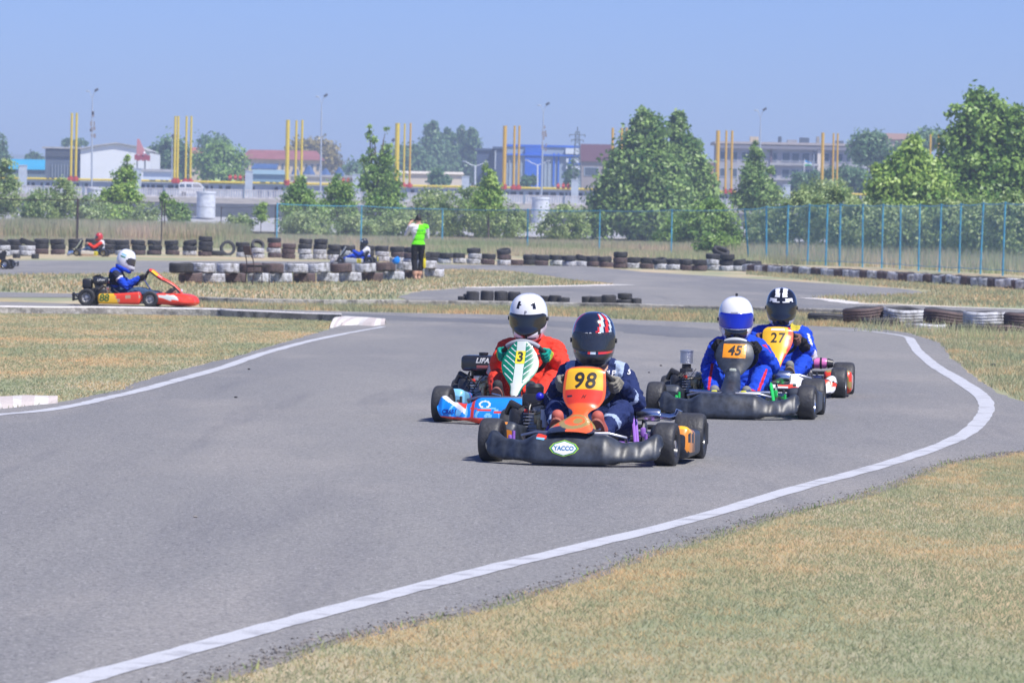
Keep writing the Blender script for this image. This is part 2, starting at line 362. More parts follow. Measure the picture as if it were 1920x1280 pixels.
# rumble kerb with faded red and white stripes: a low ramp
def rumble(name, near, far, h, n):
    mb = MB(); k = len(near); rows = []
    for a, b in zip(near, far):
        rows.append([(a.x, a.y, 0.0), *((a.lerp(b, t).x, a.lerp(b, t).y, h * math.sin(math.pi * min(1, t * 0.75 + 0.1))) for t in (0.1, 0.3, 0.5, 0.7, 0.9)), (b.x, b.y, 0.0)])
    mb.grid(rows, mf=lambda i, j: (1 if (i * n // max(1, k - 1)) % 2 else 0)); return tag(mb.build(name, [M_whitewash, M_redwash], smooth=False), kind='structure')
def lerpl(a, b, n): return [a.lerp(b, i / n) for i in range(n + 1)]
def resample(pts, n):
    L = [0.0]
    for a, b in zip(pts, pts[1:]): L.append(L[-1] + (b - a).length)
    out = []
    for i in range(n + 1):
        t = L[-1] * i / n; k = max(j for j in range(len(L)) if L[j] <= t + 1e-9); k = min(k, len(pts) - 2)
        out.append(pts[k].lerp(pts[k + 1], (t - L[k]) / max(1e-9, L[k + 1] - L[k])))
    return out
rumble('rumble_kerb', resample(px((618, 617), (640, 611), (670, 610), (700, 612), (722, 609)), 28), resample(px((632, 600), (652, 598), (680, 600), (705, 603), (723, 607)), 28), 0.085, 8)
rumble('rumble_kerb', resample(px((-60, 768), (0, 768), (50, 762), (108, 757)), 16), resample(px((-60, 752), (0, 752), (50, 750), (108, 755)), 16), 0.06, 6)

# ------------------------------------------------------------------ grass (stuff)
def grass_mat(key, dry, green, gscale, transl=0.25):
    m = bpy.data.materials.new(key); m.use_nodes = True; N, L = m.node_tree.nodes, m.node_tree.links; b = N['Principled BSDF']
    b.inputs['Roughness'].default_value = 0.9; b.inputs['Specular IOR Level'].default_value = 0.15
    tc = N.new('ShaderNodeTexCoord'); n = N.new('ShaderNodeTexNoise'); n.inputs['Scale'].default_value = gscale; n.inputs['Detail'].default_value = 5
    mp = N.new('ShaderNodeMapping'); mp.inputs['Scale'].default_value = (1, 0.45, 1); L.new(tc.outputs['Object'], mp.inputs[0]); L.new(mp.outputs[0], n.inputs['Vector'])
    a = N.new('ShaderNodeAttribute'); a.attribute_name = 'tone'
    ad = N.new('ShaderNodeMath'); ad.operation = 'MULTIPLY_ADD'; ad.inputs[1].default_value = 0.13; L.new(a.outputs['Fac'], ad.inputs[0]); n9 = N.new('ShaderNodeTexNoise'); n9.inputs['Scale'].default_value = gscale * 6; L.new(mp.outputs[0], n9.inputs['Vector']); mm = N.new('ShaderNodeMath'); mm.operation = 'MULTIPLY_ADD'; mm.inputs[1].default_value = 0.55; L.new(n9.outputs[0], mm.inputs[0]); sb_ = N.new('ShaderNodeMath'); sb_.operation = 'SUBTRACT'; sb_.inputs[1].default_value = 0.275; L.new(n.outputs[0], sb_.inputs[0]); L.new(sb_.outputs[0], mm.inputs[2]); L.new(mm.outputs[0], ad.inputs[2])
    r = N.new('ShaderNodeValToRGB'); e = r.color_ramp.elements; e[0].position = 0.40; e[0].color = (*green, 1); e[1].position = 0.78; e[1].color = (*dry[1], 1)
    q = e.new(0.53); q.color = (*[(x + y) / 2 for x, y in zip(green, dry[0])], 1); q = e.new(0.62); q.color = (*dry[0], 1)
    L.new(ad.outputs[0], r.inputs[0]); L.new(r.outputs[0], b.inputs['Base Color'])
    t = N.new('ShaderNodeBsdfTranslucent'); L.new(r.outputs[0], t.inputs[0]); mx = N.new('ShaderNodeMixShader'); mx.inputs[0].default_value = transl
    L.new(b.outputs[0], mx.inputs[1]); L.new(t.outputs[0], mx.inputs[2]); L.new(mx.outputs[0], N['Material Output'].inputs[0])
    return m
M_grass = grass_mat('lawn_blades', ((0.61, 0.49, 0.28), (0.76, 0.52, 0.28)), (0.36, 0.40, 0.24), 0.9, 0.5)
M_weed = grass_mat('weed_blades', ((0.66, 0.54, 0.38), (0.74, 0.58, 0.42)), (0.42, 0.48, 0.26), 0.16, 0.5)
M_tuft = grass_mat('green_tufts', ((0.34, 0.38, 0.16), (0.5, 0.44, 0.24)), (0.24, 0.33, 0.14), 2.0)
def in_poly(X, Y, poly):
    inside = np.zeros(len(X), bool); n = len(poly)
    for i in range(n):
        x1, y1 = poly[i]; x2, y2 = poly[(i + 1) % n]
        c = ((y1 > Y) != (y2 > Y)) & (X < (x2 - x1) * (Y - y1) / (y2 - y1 + 1e-12) + x1); inside ^= c
    return inside
def blades(name, poly, dens, h, w, m, lean=0.6, clump=None, label=None, zf=None, cap=400000, patch=0.0):
    poly = [(p.x, p.y) for p in poly]; xs = [p[0] for p in poly]; ys_ = [p[1] for p in poly]
    area = (max(xs) - min(xs)) * (max(ys_) - min(ys_)); n = int(min(cap, area * dens))
    X = RNG.uniform(min(xs), max(xs), n); Y = RNG.uniform(min(ys_), max(ys_), n); k = in_poly(X, Y, poly); X, Y = X[k], Y[k]
    if patch > 0:
        s = np.array([noise.noise(Vector((x * 0.8, y * 0.4, 5))) for x, y in zip(X, Y)]); k = s > RNG.uniform(-0.9, patch, len(X)); X, Y = X[k], Y[k]
    n = len(X); hh = RNG.uniform(0.45, 1.0, n) * h; an = RNG.uniform(0, 2 * math.pi, n); ln = RNG.uniform(0.1, 1, n) * lean * hh; la = RNG.uniform(0, 2 * math.pi, n)
    ww = RNG.uniform(0.6, 1.2, n) * w; z0 = np.zeros(n) if zf is None else np.array([zf(y) for y in Y])
    dx, dy = np.cos(an) * ww / 2, np.sin(an) * ww / 2
    V = np.empty((n, 3, 3)); V[:, 0] = np.stack([X - dx, Y - dy, z0 - 0.01], 1); V[:, 1] = np.stack([X + dx, Y + dy, z0 - 0.01], 1)
    V[:, 2] = np.stack([X + np.cos(la) * ln, Y + np.sin(la) * ln, z0 + hh], 1)
    o = obj(name, np_mesh(name, V.reshape(-1, 3), np.arange(n * 3).reshape(-1, 3), m, attr=RNG.uniform(-1, 1, n)))
    return tag(o, label, 'grass', kind='stuff')
_we = wobble([p - Vector((0, 0.0, 0)) for p in LOW_EDGE], 0.06, 0.085, 3.0, closed=False)
right_near = _we + px((-100, 1440), (2300, 1440), (2300, 850))
blades('grass', right_near, 4600, 0.019, 0.0085, M_grass, lean=3.0, label='short dry yellow grass in the foreground right of the white edge line', cap=760000)
left_tri = LEFT_EDGE + list(reversed(KERB1))
blades('grass', px((380, 1277), (500, 1241), (600, 1204), (740, 1173), (875, 1142), (1047, 1092), (1219, 1033), (1391, 981), (1466, 960), (1631, 919), (1769, 867), (1872, 850), (1920, 843), (1920, 850), (1872, 858), (1769, 876), (1631, 930), (1466, 972), (1391, 993), (1219, 1045), (1047, 1104), (875, 1156), (740, 1186), (600, 1218), (500, 1255), (400, 1288)), 260, 0.038, 0.010, M_tuft, lean=1.4, label='green tufts creeping over the crumbled asphalt edge', cap=60000, patch=-0.42)
blades('grass', left_tri, 620, 0.026, 0.020, M_grass, lean=3.0, label='short dry grass island inside the left bend below the kerb', cap=380000)
blades('grass', px((1600, 600), (2250, 615), (2250, 800), (1925, 757), (1850, 722), (1819, 700), (1781, 670), (1762, 644), (1699, 624), (1640, 617), (1560, 613)), 420, 0.055, 0.014, M_grass, lean=1.2, label='dry grass verge in front of the striped tyre wall at the right', cap=160000)
blades('grass', px((375, 569), (515, 573), (760, 575), (1000, 578), (1240, 583), (1420, 588), (1640, 595), (1640, 617), (1560, 613), (1420, 608), (1240, 602), (1000, 592), (760, 587), (515, 581), (375, 577)), 300, 0.10, 0.02, M_grass, lean=1.0, label='strip of tufted dry grass along the long middle kerb', cap=120000)
blades('grass', px((-100, 516), (300, 513), (600, 512), (820, 508), (870, 506), (961, 510), (1080, 527), (1150, 534), (870, 540), (760, 548), (745, 561), (372, 566), (180, 560), (140, 550), (-100, 546)), 26, 0.09, 0.05, M_grass, lean=1.0, label='dry grass island around the low red and white tyre wall', cap=160000)
blades('grass', px((1519, 557), (1725, 552), (1760, 546), (1540, 528), (1400, 515), (1400, 508), (1920, 545), (2100, 560), (2100, 582), (1920, 578), (1605, 567)), 50, 0.10, 0.04, M_grass, lean=1.0, label='dry grass between the far bend and the striped tyre row', cap=160000)
# ------------------------------------------------------------------ tyres of the barriers
M_rub = mat('old_rubber', (0.045, 0.045, 0.05), 0.75, var=0.5, vscale=5, bump=0.3, bscale=30)
M_rubd = mat('dark_rubber', (0.025, 0.025, 0.028), 0.8)
M_tw = mat('tyre_white', (0.54, 0.55, 0.58), 0.8, var=0.5, vscale=6, col2=(0.16, 0.155, 0.15), thresh=(0.34, 0.55), bump=0.3)
M_tm = mat('tyre_maroon', (0.125, 0.088, 0.085), 0.8, var=0.5, vscale=7, col2=(0.05, 0.042, 0.042), thresh=(0.32, 0.55), bump=0.3)
M_tr = mat('tyre_red', (0.30, 0.15, 0.13), 0.8, var=0.5, vscale=6, col2=(0.12, 0.06, 0.06))
def tyre_mesh(R, w, mt, ms, seed=0):
    ri = R * 0.62; h = w / 2; rn = random.Random(seed)
    prof = [(ri, -h * 0.55), (ri * 1.05, -h * 0.8), ((R + ri) / 2, -h), (R * 0.93, -h * 0.92), (R * 0.985, -h * 0.72)]; si = [1, 1, 1, 0]
    for g in (-0.42, 0.0, 0.42):
        prof += [(R, h * (g - 0.13)), (R * 0.972, h * (g - 0.07)), (R * 0.972, h * (g + 0.07)), (R, h * (g + 0.13))]; si += [0, 0, 0, 0]
    prof += [(R * 0.985, h * 0.72), (R * 0.93, h * 0.92), ((R + ri) / 2, h), (ri * 1.05, h * 0.8), (ri, h * 0.55)]; si += [0, 0, 1, 1, 1, 1]
    mb = MB(); mb.lathe(prof, n=28, closed=True, seg_mi=(si + [1] * len(prof))[:len(prof)])
    mb.v = [(x * (1 + 0.03 * math.sin(2 * math.atan2(y, x) + seed)), y * (1 - 0.02 * math.sin(2 * math.atan2(y, x) + seed)), z + 0.02 * R * math.sin(3 * math.atan2(y, x) + seed)) for x, y, z in mb.v]
    return mb.mesh('tyre', [mt, ms], angle=35)
TY = {}
for cn, mt in (('black', M_rub), ('white', M_tw), ('maroon', M_tm), ('red', M_tr)):
    TY[cn] = [tyre_mesh(0.335, 0.205, mt, M_rub, k) for k in range(2)]
KTY = tyre_mesh(0.14, 0.18, M_rub, M_rubd, 3)
def tyre(loc, colour, label, group, tilt=(0, 0), r=1.0, h=1.0, me=None, name='tyre', sz=None):
    o = obj(name, me or random.choice(TY[colour]), loc=loc)
    o.rotation_euler = (tilt[0], tilt[1], random.uniform(0, 6.28)) if sz is None else (tilt[0], tilt[1], sz); o.scale = (r, r, h)
    return tag(o, label, 'tyre', group)
ORD = ['first', 'second', 'third', 'fourth', 'fifth', 'sixth', 'seventh', 'eighth', 'ninth', 'tenth', 'eleventh', 'twelfth', 'thirteenth', 'fourteenth', 'fifteenth', 'sixteenth', 'seventeenth', 'eighteenth', 'nineteenth', 'twentieth']
def ordn(i):
    if i < 20: return ORD[i]
    t = ['twenty', 'thirty', 'forty', 'fifty', 'sixty', 'seventy', 'eighty'][(i + 1) // 10 - 2]; k = (i + 1) % 10
    return (t + '-' + ORD[k - 1]) if k else {20: 'twentieth', 30: 'thirtieth', 40: 'fortieth', 50: 'fiftieth', 60: 'sixtieth', 70: 'seventieth'}[i + 1]
# far barrier, left of the leaning tyre: stacks of two to four
W_ = 0.205
LAY = ['bottom', 'second', 'third', 'top']
def stack(p, cols, i, wallname, group, jit=0.03, tilts=None, rs=0.90):
    n = len(cols)
    for k, c in enumerate(cols):
        lay = 'top' if k == n - 1 and n > 1 else ('bottom' if k == 0 else ('middle' if n == 3 else 'layer %d' % (k + 1)))
        if n == 4 and 0 < k < 3: lay = 'second lowest' if k == 1 else 'second highest'
        tl = (random.uniform(-0.05, 0.05), random.uniform(-0.06, 0.06)); dz = 0.0
        if tilts and k == n - 1: tl = tilts
        nm = {'black': 'black rubber', 'white': 'whitewashed', 'maroon': 'dark maroon', 'red': 'faded red'}[c]
        tyre(p + Vector((random.uniform(-jit, jit), random.uniform(-jit, jit), W_ * (k + 0.5) + dz)), c,
             '%s tyre, %s of the %s stack %s' % (nm, lay, ordn(i), wallname), group, tl, r=rs * random.uniform(0.97, 1.04), h=random.uniform(0.94, 1.0))
b, w, m_, r_ = 'black', 'white', 'maroon', 'red'
FAR_G = 'tyres of the far barrier'
left_st = [(4, 480, [w, w, b]), (27, 479, [w, b, b]), (52, 480, [w, w, b]), (78, 476, [m_, b, b]), (108, 477, [m_, b, b]), (140, 475, [b, b, b]), (172, 474, [m_, b, b]), (205, 476, [b, b, b]), (229, 478, [w, b, b]), (259, 478, [m_, b, b]), (290, 478, [m_, b, b]), (322, 478, [m_, b, b]), (356, 479, [w, b, b]), (385, 480, [m_, b, b, b])]
for i, (x, y, c) in enumerate(left_st):
    stack(G(x, y), c, i, 'in the left far barrier', FAR_G, tilts=(0.25, 0.15) if i in (0, 2, 12) else None)
# two tyres that stand or lean
p = G(406, 480); tyre(p + Vector((0, 0.1, 0.12)), b, 'black tyre lying flat behind the leaning tyre in the far barrier', FAR_G)
o = tyre(G(427, 479) + Vector((0, -0.1, 0.31)), b, 'black tyre standing on edge with its open hole facing the track', FAR_G, (rad(82), rad(8)), sz=rad(12))
mid_st = [(455, 482, [w, b, b]), (484, 484, [w, w, b]), (514, 483, [m_, w, r_, b]), (541, 485, [m_, m_, m_]), (572, 486, [w, w, b, b]), (600, 486, [w, w, b, b]), (626, 487, [w, b, b]), (652, 489, [w, w, b]), (688, 490, [m_, b, b]), (716, 490, [w, w, b]), (745, 492, [w, m_, b]), (770, 494, [w, m_, b]), (793, 495, [b, b]), (812, 492, [b, b])]
for i, (x, y, c) in enumerate(mid_st):
    stack(G(x, y), c, i, 'right of the tyre on edge', FAR_G, tilts=(0.9, 0.0) if i == 1 else None, rs=0.84)
rt = [(835, 494, [w, b]), (860, 494, [w, b]), (889, 495, [w, w, b]), (916, 496, [m_, b]), (944, 497, [w, m_, b]), (968, 497, [m_]), (992, 497, [b, b]), (1016, 498, [m_, b]), (1043, 498, [w, b]), (1067, 499, [w, b]), (1090, 499, [w, b]), (1112, 500, [m_, b]), (1135, 501, [m_, b]), (1162, 503, [m_, m_, b]), (1188, 503, [w, b]), (1213, 504, [m_, b]), (1238, 505, [w, b]), (1262, 506, [w, b]), (1288, 507, [m_, b]), (1313, 508, [m_, b]), (1336, 507, [w, w, b]), (1362, 508, [w, b, b]), (1385, 508, [w, b])]
for i, (x, y, c) in enumerate(rt):
    stack(G(x, y), c, i, 'right of the standing man', FAR_G, tilts=(0.2, 0.1) if i % 6 == 4 else None, rs=0.80)
tyre(G(1352, 506) + Vector((0, 0.3, 0.68)), b, 'black tyre tipped on top of the pile by the leaning blue post', FAR_G, (0.4, 0.3))
tyre(G(1415, 499) + Vector((0, 0.8, 0.12)), b, 'black tyre lying alone behind the painted row right of the leaning blue post', FAR_G)
# painted single row that runs towards the camera on the right
row = resample(smooth_line([G(1405, 509), G(1500, 515), G(1600, 521), G(1700, 527.5), G(1800, 534), G(1960, 545)], 8), 66)
k = 0; cur = w; left_n = 2
for i, p in enumerate(row):
    if left_n == 0: cur = m_ if cur == w else w; left_n = random.choice([2, 3, 3, 4] if cur == w else [1, 2, 2])
    left_n -= 1
    tyre(p + Vector((random.uniform(-.06, .06), random.uniform(-.06, .06), 0.14)), cur, '%s tyre, %s from the left in the painted row by the fence' % ('whitewashed' if cur == w else 'dark maroon', ordn(i)), 'tyres of the painted row', (random.uniform(-.08, .08), random.uniform(-.12, .12)), r=random.uniform(0.92, 1.0), h=1.25)
# low two-layer wall around the grass island
IS_G = 'tyres of the low island wall'
topc = [b, w, w, m_, m_, w, w, m_, w, m_, w, w]
botc = [m_, w, m_, w, w, m_, w, w, m_, w, m_, w]
for i in range(12):
    x, yb = [(338, 531.5), (381, 531.5), (424, 531.5), (467, 531.3), (510, 531), (553, 530.6), (596, 530.2), (639, 529.6), (682, 528.5), (722, 526.5), (760, 523.5), (798, 520.5)][i]
    for lay, cs, dx, z in (('bottom', botc, 16, 0.13), ('upper', topc, 0, 0.355)):
        c = cs[i]; tyre(G(x + dx, yb) + Vector((random.uniform(-.03, .03), 0.3 + random.uniform(-.04, .04), z)), c, '%s tyre, %s from the left in the %s island wall layer' % ({'white': 'whitewashed', 'maroon': 'dark maroon', 'black': 'black rubber'}[c], ordn(i), lay), IS_G, (random.uniform(-.05, .05), random.uniform(-.06, .06)), r=random.uniform(0.79, 0.84), h=1.12)
# small kart tyres on the asphalt behind the middle kerb
KG = 'used kart tyres on the middle kerb'
kt = [(868, 563.5, 0.75, 0.45, 0), (879, 563.5, .8, .7, 0), (886, 564, 0.9, 1.0, 0), (913, 564, .93, 1.05, 0), (939, 564.5, .93, 1.05, 0), (964, 565, .93, 1.0, 0), (983, 566, 1, .75, 0), (1000, 566.5, 1, .7, 0), (1024, 567.5, .9, .7, 0), (1041, 568, 0.85, .8, 0), (1057, 568.5, .85, .6, 0), (1102, 570, .8, .8, 0), (1119, 570.5, .9, .8, 0), (1142, 571.5, 1, 1.0, 0), (1171, 572.5, 1.1, .62, 0), (1172, 572.5, 1.0, .62, 1), (1194, 573, .7, .75, 0)]
for i, (x, y, r, h, up) in enumerate(kt):
    tyre(G(x, y) + Vector((0, 0.25, 0.09 * h + 0.112 * up)), b, 'small black kart tyre, %s from the left behind the middle kerb' % ordn(i) if not up else 'small black kart tyre lying on top of another behind the middle kerb', KG, (random.uniform(-.05, .05), random.uniform(-.05, .05)), r=r, h=h, me=KTY, name='kart_tyre')
for i, (x, y) in enumerate([(31, 484), (66, 485)]):
    tyre(G(x, y) + Vector((0, 0, 0.08)), b, ['small black kart tyre on the far track edge, leftmost', 'small black kart tyre lying alone on the far track edge'][i], KG, me=KTY, name='kart_tyre')
# near right wall: big tyres, two layers half sunk in weeds
NG = 'tyres of the near right wall'
up = [(1622, 603, m_), (1698, 605, w), (1774, 608, m_), (1850, 612, w), (1926, 615, m_)]
for i, (x, y, c) in enumerate(up):
    tyre(G(x, y + 9) + Vector((0, 0.35, 0.185)), c, '%s tyre, %s from the left in the upper layer of the near right wall' % ('whitewashed' if c == w else 'dark maroon', ordn(i)), NG, (random.uniform(-.06, .06) - 0.04, random.uniform(-.06, .06)), r=random.uniform(0.94, 0.98), h=1.05)
lo = [(1552, 605, b), (1655, 613, b), (1738, 617, w), (1815, 621, b), (1890, 624, m_), (1965, 628, w)]
for i, (x, y, c) in enumerate(lo):
    tyre(G(x, y) + Vector((0, 0.15, 0.05 if i < 2 else 0.0)), c, '%s tyre, %s from the left in the near right wall bottom' % ({'white': 'whitewashed', 'maroon': 'dark maroon', 'black': 'black rubber'}[c], ordn(i)), NG, (random.uniform(-.04, .1), random.uniform(-.12, .12)), r=0.93, h=0.9)

# ------------------------------------------------------------------ fences
M_blue = mat('blue_paint', (0.06, 0.40, 0.62), 0.5, var=0.35, vscale=4, col2=(0.08, 0.24, 0.36))
M_rust = mat('rusty_steel', (0.06, 0.045, 0.045), 0.8, var=0.4, vscale=5)
def mesh_mat(key, col, cov, scale):
    m = mat(key, col, 0.5); N, L = m.node_tree.nodes, m.node_tree.links
    uv = N.new('ShaderNodeUVMap'); sx = N.new('ShaderNodeSeparateXYZ'); L.new(uv.outputs[0], sx.inputs[0]); outs = []
    for sg in (1, -1):
        a = N.new('ShaderNodeMath'); a.operation = 'MULTIPLY_ADD'; a.inputs[1].default_value = sg; L.new(sx.outputs[1], a.inputs[0]); L.new(sx.outputs[0], a.inputs[2])
        q = N.new('ShaderNodeMath'); q.operation = 'MULTIPLY'; q.inputs[1].default_value = scale; L.new(a.outputs[0], q.inputs[0])
        fr = N.new('ShaderNodeMath'); fr.operation = 'FRACT'; L.new(q.outputs[0], fr.inputs[0])
        lt = N.new('ShaderNodeMath'); lt.operation = 'LESS_THAN'; lt.inputs[1].default_value = cov; L.new(fr.outputs[0], lt.inputs[0]); outs.append(lt)
    mxm = N.new('ShaderNodeMath'); mxm.operation = 'MAXIMUM'; L.new(outs[0].outputs[0], mxm.inputs[0]); L.new(outs[1].outputs[0], mxm.inputs[1])
    t = N.new('ShaderNodeBsdfTransparent'); mx = N.new('ShaderNodeMixShader'); L.new(mxm.outputs[0], mx.inputs[0])
    L.new(t.outputs[0], mx.inputs[1]); L.new(N['Principled BSDF'].outputs[0], mx.inputs[2]); L.new(mx.outputs[0], N['Material Output'].inputs[0])
    return m
M_link = mesh_mat('blue_chain_link', (0.28, 0.50, 0.54), 0.15, 14.0)
M_link2 = mesh_mat('grey_chain_link', (0.30, 0.33, 0.36), 0.05, 14.0)
def fence(label, posts, mpost, mlink, rtop, bottom_rail=False, link=True, r=0.035):
    """posts: (foot, top) points"""
    root = empty('fence', posts[0][0], 0, label, 'fence'); o0 = posts[0][0]
    for i, (a, c) in enumerate(posts):
        mb = MB(); rr = r * random.choice([1, 1, 1, 1.25]); mb.tube([a - o0, c - o0], rr, 8); mb.tube([c - o0, c - o0 + Vector((0, 0, 0.015))], rr * 1.2, 8); mb.build('post', mpost, root)
    def rail(z_off, rr, sag, tops=True):
        pts = []
        for (a, c), (a2, c2) in zip(posts, posts[1:]):
            for k in range(6):
                t = k / 6; e = (c if tops else a).lerp(c2 if tops else a2, t); e = e + Vector((0, 0, z_off - sag * 4 * t * (1 - t))); pts.append(e - o0)
        pts.append((posts[-1][1] if tops else posts[-1][0]) - o0 + Vector((0, 0, z_off))); MB().tube(pts, rr, 6).build('rail', mpost, root)
    rail(-0.03, rtop, 0.05)
    if bottom_rail: rail(0.22, 0.014, 0.03, False)
    if link:
        V = []; F = []; UV = []; L = 0.0
        for i, (a, c) in enumerate(posts):
            if i: L += (a - posts[i - 1][0]).length
            V += [a - o0 + Vector((0, 0, 0.18)), c - o0 - Vector((0, 0, 0.04))]; UV += [(L, 0.0), (L, (c - a).length)]
            if i: F.append((2 * i - 2, 2 * i, 2 * i + 1, 2 * i - 1))
        me = bpy.data.meshes.new('wire_mesh'); me.from_pydata([tuple(v) for v in V], [], F); uvl = me.uv_layers.new(name='UVMap')
        for lp in me.loops: uvl.data[lp.index].uv = UV[lp.vertex_index]
        me.materials.append(mlink); obj('wire_mesh', me, root)
def post(xb, ytop, h=2.5, xt=None):
    """foot on the ground, top seen at ytop, height h"""
    u, v = _uv(xt or xb, ytop); Y = FPX * (h - HC) / v; t = Vector((u * Y / FPX, Y, h)); f = Vector((t.x, t.y, 0))
    return (f, t)
def post2(xb, yb, xt, yt):
    f = G(xb, yb); t = P(xt, yt, f.y); return (f, t)
fence('dark rusty fence of thin posts and a dark top rail behind the left tyre stacks', [post(-160, 369), post(-10, 371), post(145, 373)], M_rust, M_link2, 0.03)
fence('low sagging pale blue wire fence with two paired black posts at the left', [post(147, 374), post(304, 378)], M_rust, M_link2, 0.02)
fence('thin rusty fence posts and slack wire between the paired posts and the blue fence', [post(309, 381), post(415, 388, 2.4), post(517, 384)], M_rust, M_link2, 0.012, r=0.03)
fence('straight blue chain link fence behind the middle of the far tyre barrier', [post(520, 381), post(678, 385), post(830, 391), post(990, 392), post(1125, 394), post(1260, 393), post2(1404, 492, 1396, 391)], M_blue, M_link2, 0.022)
rp = [(1404, 492, 1396, 391), (1437, 493, 1437, 387), (1475, 494, 1478, 385), (1514, 497, 1518, 383), (1548, 498, 1552, 383), (1574, 499, 1576, 382), (1617, 501, 1618, 383), (1653, 503, 1656, 383), (1687, 505, 1689, 384), (1722, 508, 1725, 383), (1761, 510, 1765, 383), (1798, 512, 1802, 382), (1838, 514, 1844, 380), (1880, 517, 1885, 379), (1924, 520, 1930, 380), (1972, 523, 1978, 380)]
fence('blue chain link fence with close posts and a bottom wire curving towards the right', [post2(*q) for q in rp], M_blue, M_link, 0.022, True)

# ------------------------------------------------------------------ weeds, bushes and trees
def leafmat(key, c, c2, transl=0.3):
    m = bpy.data.materials.new(key); m.use_nodes = True; N, L = m.node_tree.nodes, m.node_tree.links; b = N['Principled BSDF']
    b.inputs['Roughness'].default_value = 0.42; b.inputs['Specular IOR Level'].default_value = 0.4
    a = N.new('ShaderNodeAttribute'); a.attribute_name = 'tone'; mr = N.new('ShaderNodeMapRange'); mr.inputs[1].default_value = -1; L.new(a.outputs['Fac'], mr.inputs[0])
    mx = N.new('ShaderNodeMix'); mx.data_type = 'RGBA'; mx.inputs[6].default_value = (*c, 1); mx.inputs[7].default_value = (*c2, 1); L.new(mr.outputs[0], mx.inputs[0])
    L.new(mx.outputs[2], b.inputs['Base Color']); t = N.new('ShaderNodeBsdfTranslucent'); L.new(mx.outputs[2], t.inputs[0])
    ms = N.new('ShaderNodeMixShader'); ms.inputs[0].default_value = transl; L.new(b.outputs[0], ms.inputs[1]); L.new(t.outputs[0], ms.inputs[2]); L.new(ms.outputs[0], N['Material Output'].inputs[0])
    return m
LM = {'green': leafmat('leaf_green', (0.10, 0.22, 0.035), (0.34, 0.50, 0.12)), 'dark': leafmat('leaf_dark', (0.07, 0.165, 0.035), (0.35, 0.50, 0.15)),
      'lime': leafmat('leaf_lime', (0.18, 0.34, 0.06), (0.44, 0.58, 0.14)), 'grey': leafmat('leaf_grey', (0.17, 0.28, 0.085), (0.44, 0.53, 0.22)),
      'yellow': leafmat('leaf_yellow', (0.22, 0.20, 0.06), (0.42, 0.33, 0.10)), 'far': leafmat('leaf_far', (0.08, 0.18, 0.07), (0.20, 0.33, 0.15))}
M_bark = mat('bark', (0.14, 0.11, 0.08), 0.95, var=0.4, vscale=12, bump=0.5)
def crown(blobs, n, size, base, gaps=0.35, clump=2.1, aspect=1.5):
    """leaf quads spread through a union of ellipsoids, in clumps; blobs (cx, cy, cz, rx, ry, rz)"""
    B = np.array(blobs, float); vol = B[:, 3] * B[:, 4] * B[:, 5]; vol = vol ** 0.8; vol /= vol.sum()
    nc = max(8, n // 48); k = RNG.choice(len(B), nc, p=vol); d = RNG.normal(size=(nc, 3)); d /= np.linalg.norm(d, axis=1)[:, None]
    rr = RNG.uniform(0.25, 1.0, nc) ** 0.42; C = B[k, :3] + d * rr[:, None] * B[k, 3:6]
    rad_c = np.minimum(clump * size * RNG.uniform(0.7, 1.6, nc), B[k, 3] * 0.75 + 0.05)
    j = RNG.integers(0, nc, n); q = RNG.normal(size=(n, 3)) * 0.5; Pp = C[j] + q * rad_c[j][:, None] * np.array([1, 1, 0.8])
    out = d[j] * 0.9 + np.array([0, 0, 0.5]) + RNG.normal(size=(n, 3)) * 0.75
    out /= np.linalg.norm(out, axis=1)[:, None]
    t = np.cross(out, RNG.normal(size=(n, 3))); t /= np.linalg.norm(t, axis=1)[:, None]; bt = np.cross(out, t)
    s = size * RNG.uniform(0.5, 1.15, n); t = t * (s * aspect / 2)[:, None]; bt = bt * (s / 2)[:, None]
    V = np.stack([Pp - t, Pp - bt * 0.9 + t * 0.1, Pp + t, Pp + bt * 0.9 + t * 0.1], 1); Pz = V[:, :, 2]; Pz[Pz < 0.03] = 0.03
    tone = np.clip(RNG.normal(0, 0.4, n) + RNG.normal(0, 0.5, nc)[j], -1, 1)
    return V.reshape(-1, 3), np.arange(n * 4).reshape(-1, 4), tone
def tree(name, base, blobs, n, size, key, label, cat='tree', group=None, trunk=0.2, stems=1, **kw):
    root = empty(name, base, 0, label, cat, group)
    V, F, tone = crown(blobs, n, size, base, **kw); me = np_mesh('crown', V, F, LM[key], attr=tone); obj('crown', me, root)
    mb = MB(); top = max(q[2] + q[5] * 0.5 for q in blobs); rn = random.Random(int(abs(base[0] * 13 + base[1])))
    for s in range(stems):
        a = rn.uniform(0, 6.28); sp = 0.0 if stems == 1 else 0.25 * s; bx, by = math.cos(a) * sp, math.sin(a) * sp; q = blobs[s % len(blobs)]
        mb.tube([(bx * .3, by * .3, -0.1), (bx * .5 + q[0] * .2, by, top * 0.3), (bx + q[0] * 0.7, by + q[1] * 0.6, top * 0.65), (q[0], q[1], q[2] + q[5] * 0.4)], [trunk, trunk * 0.8, trunk * 0.5, trunk * 0.15], 7)
    for q in blobs:
        h = max(0.15, q[2] - q[5] * 0.8); mb.tube([(q[0] * 0.15, 0, min(h, q[2]) * 0.6), (q[0] * 0.6, q[1] * 0.5, q[2] - q[5] * 0.3), (q[0], q[1], q[2] + q[5] * 0.3)], [trunk * 0.45, trunk * 0.3, trunk * 0.08], 5)
    mb.build('trunk', M_bark, root)
    return root
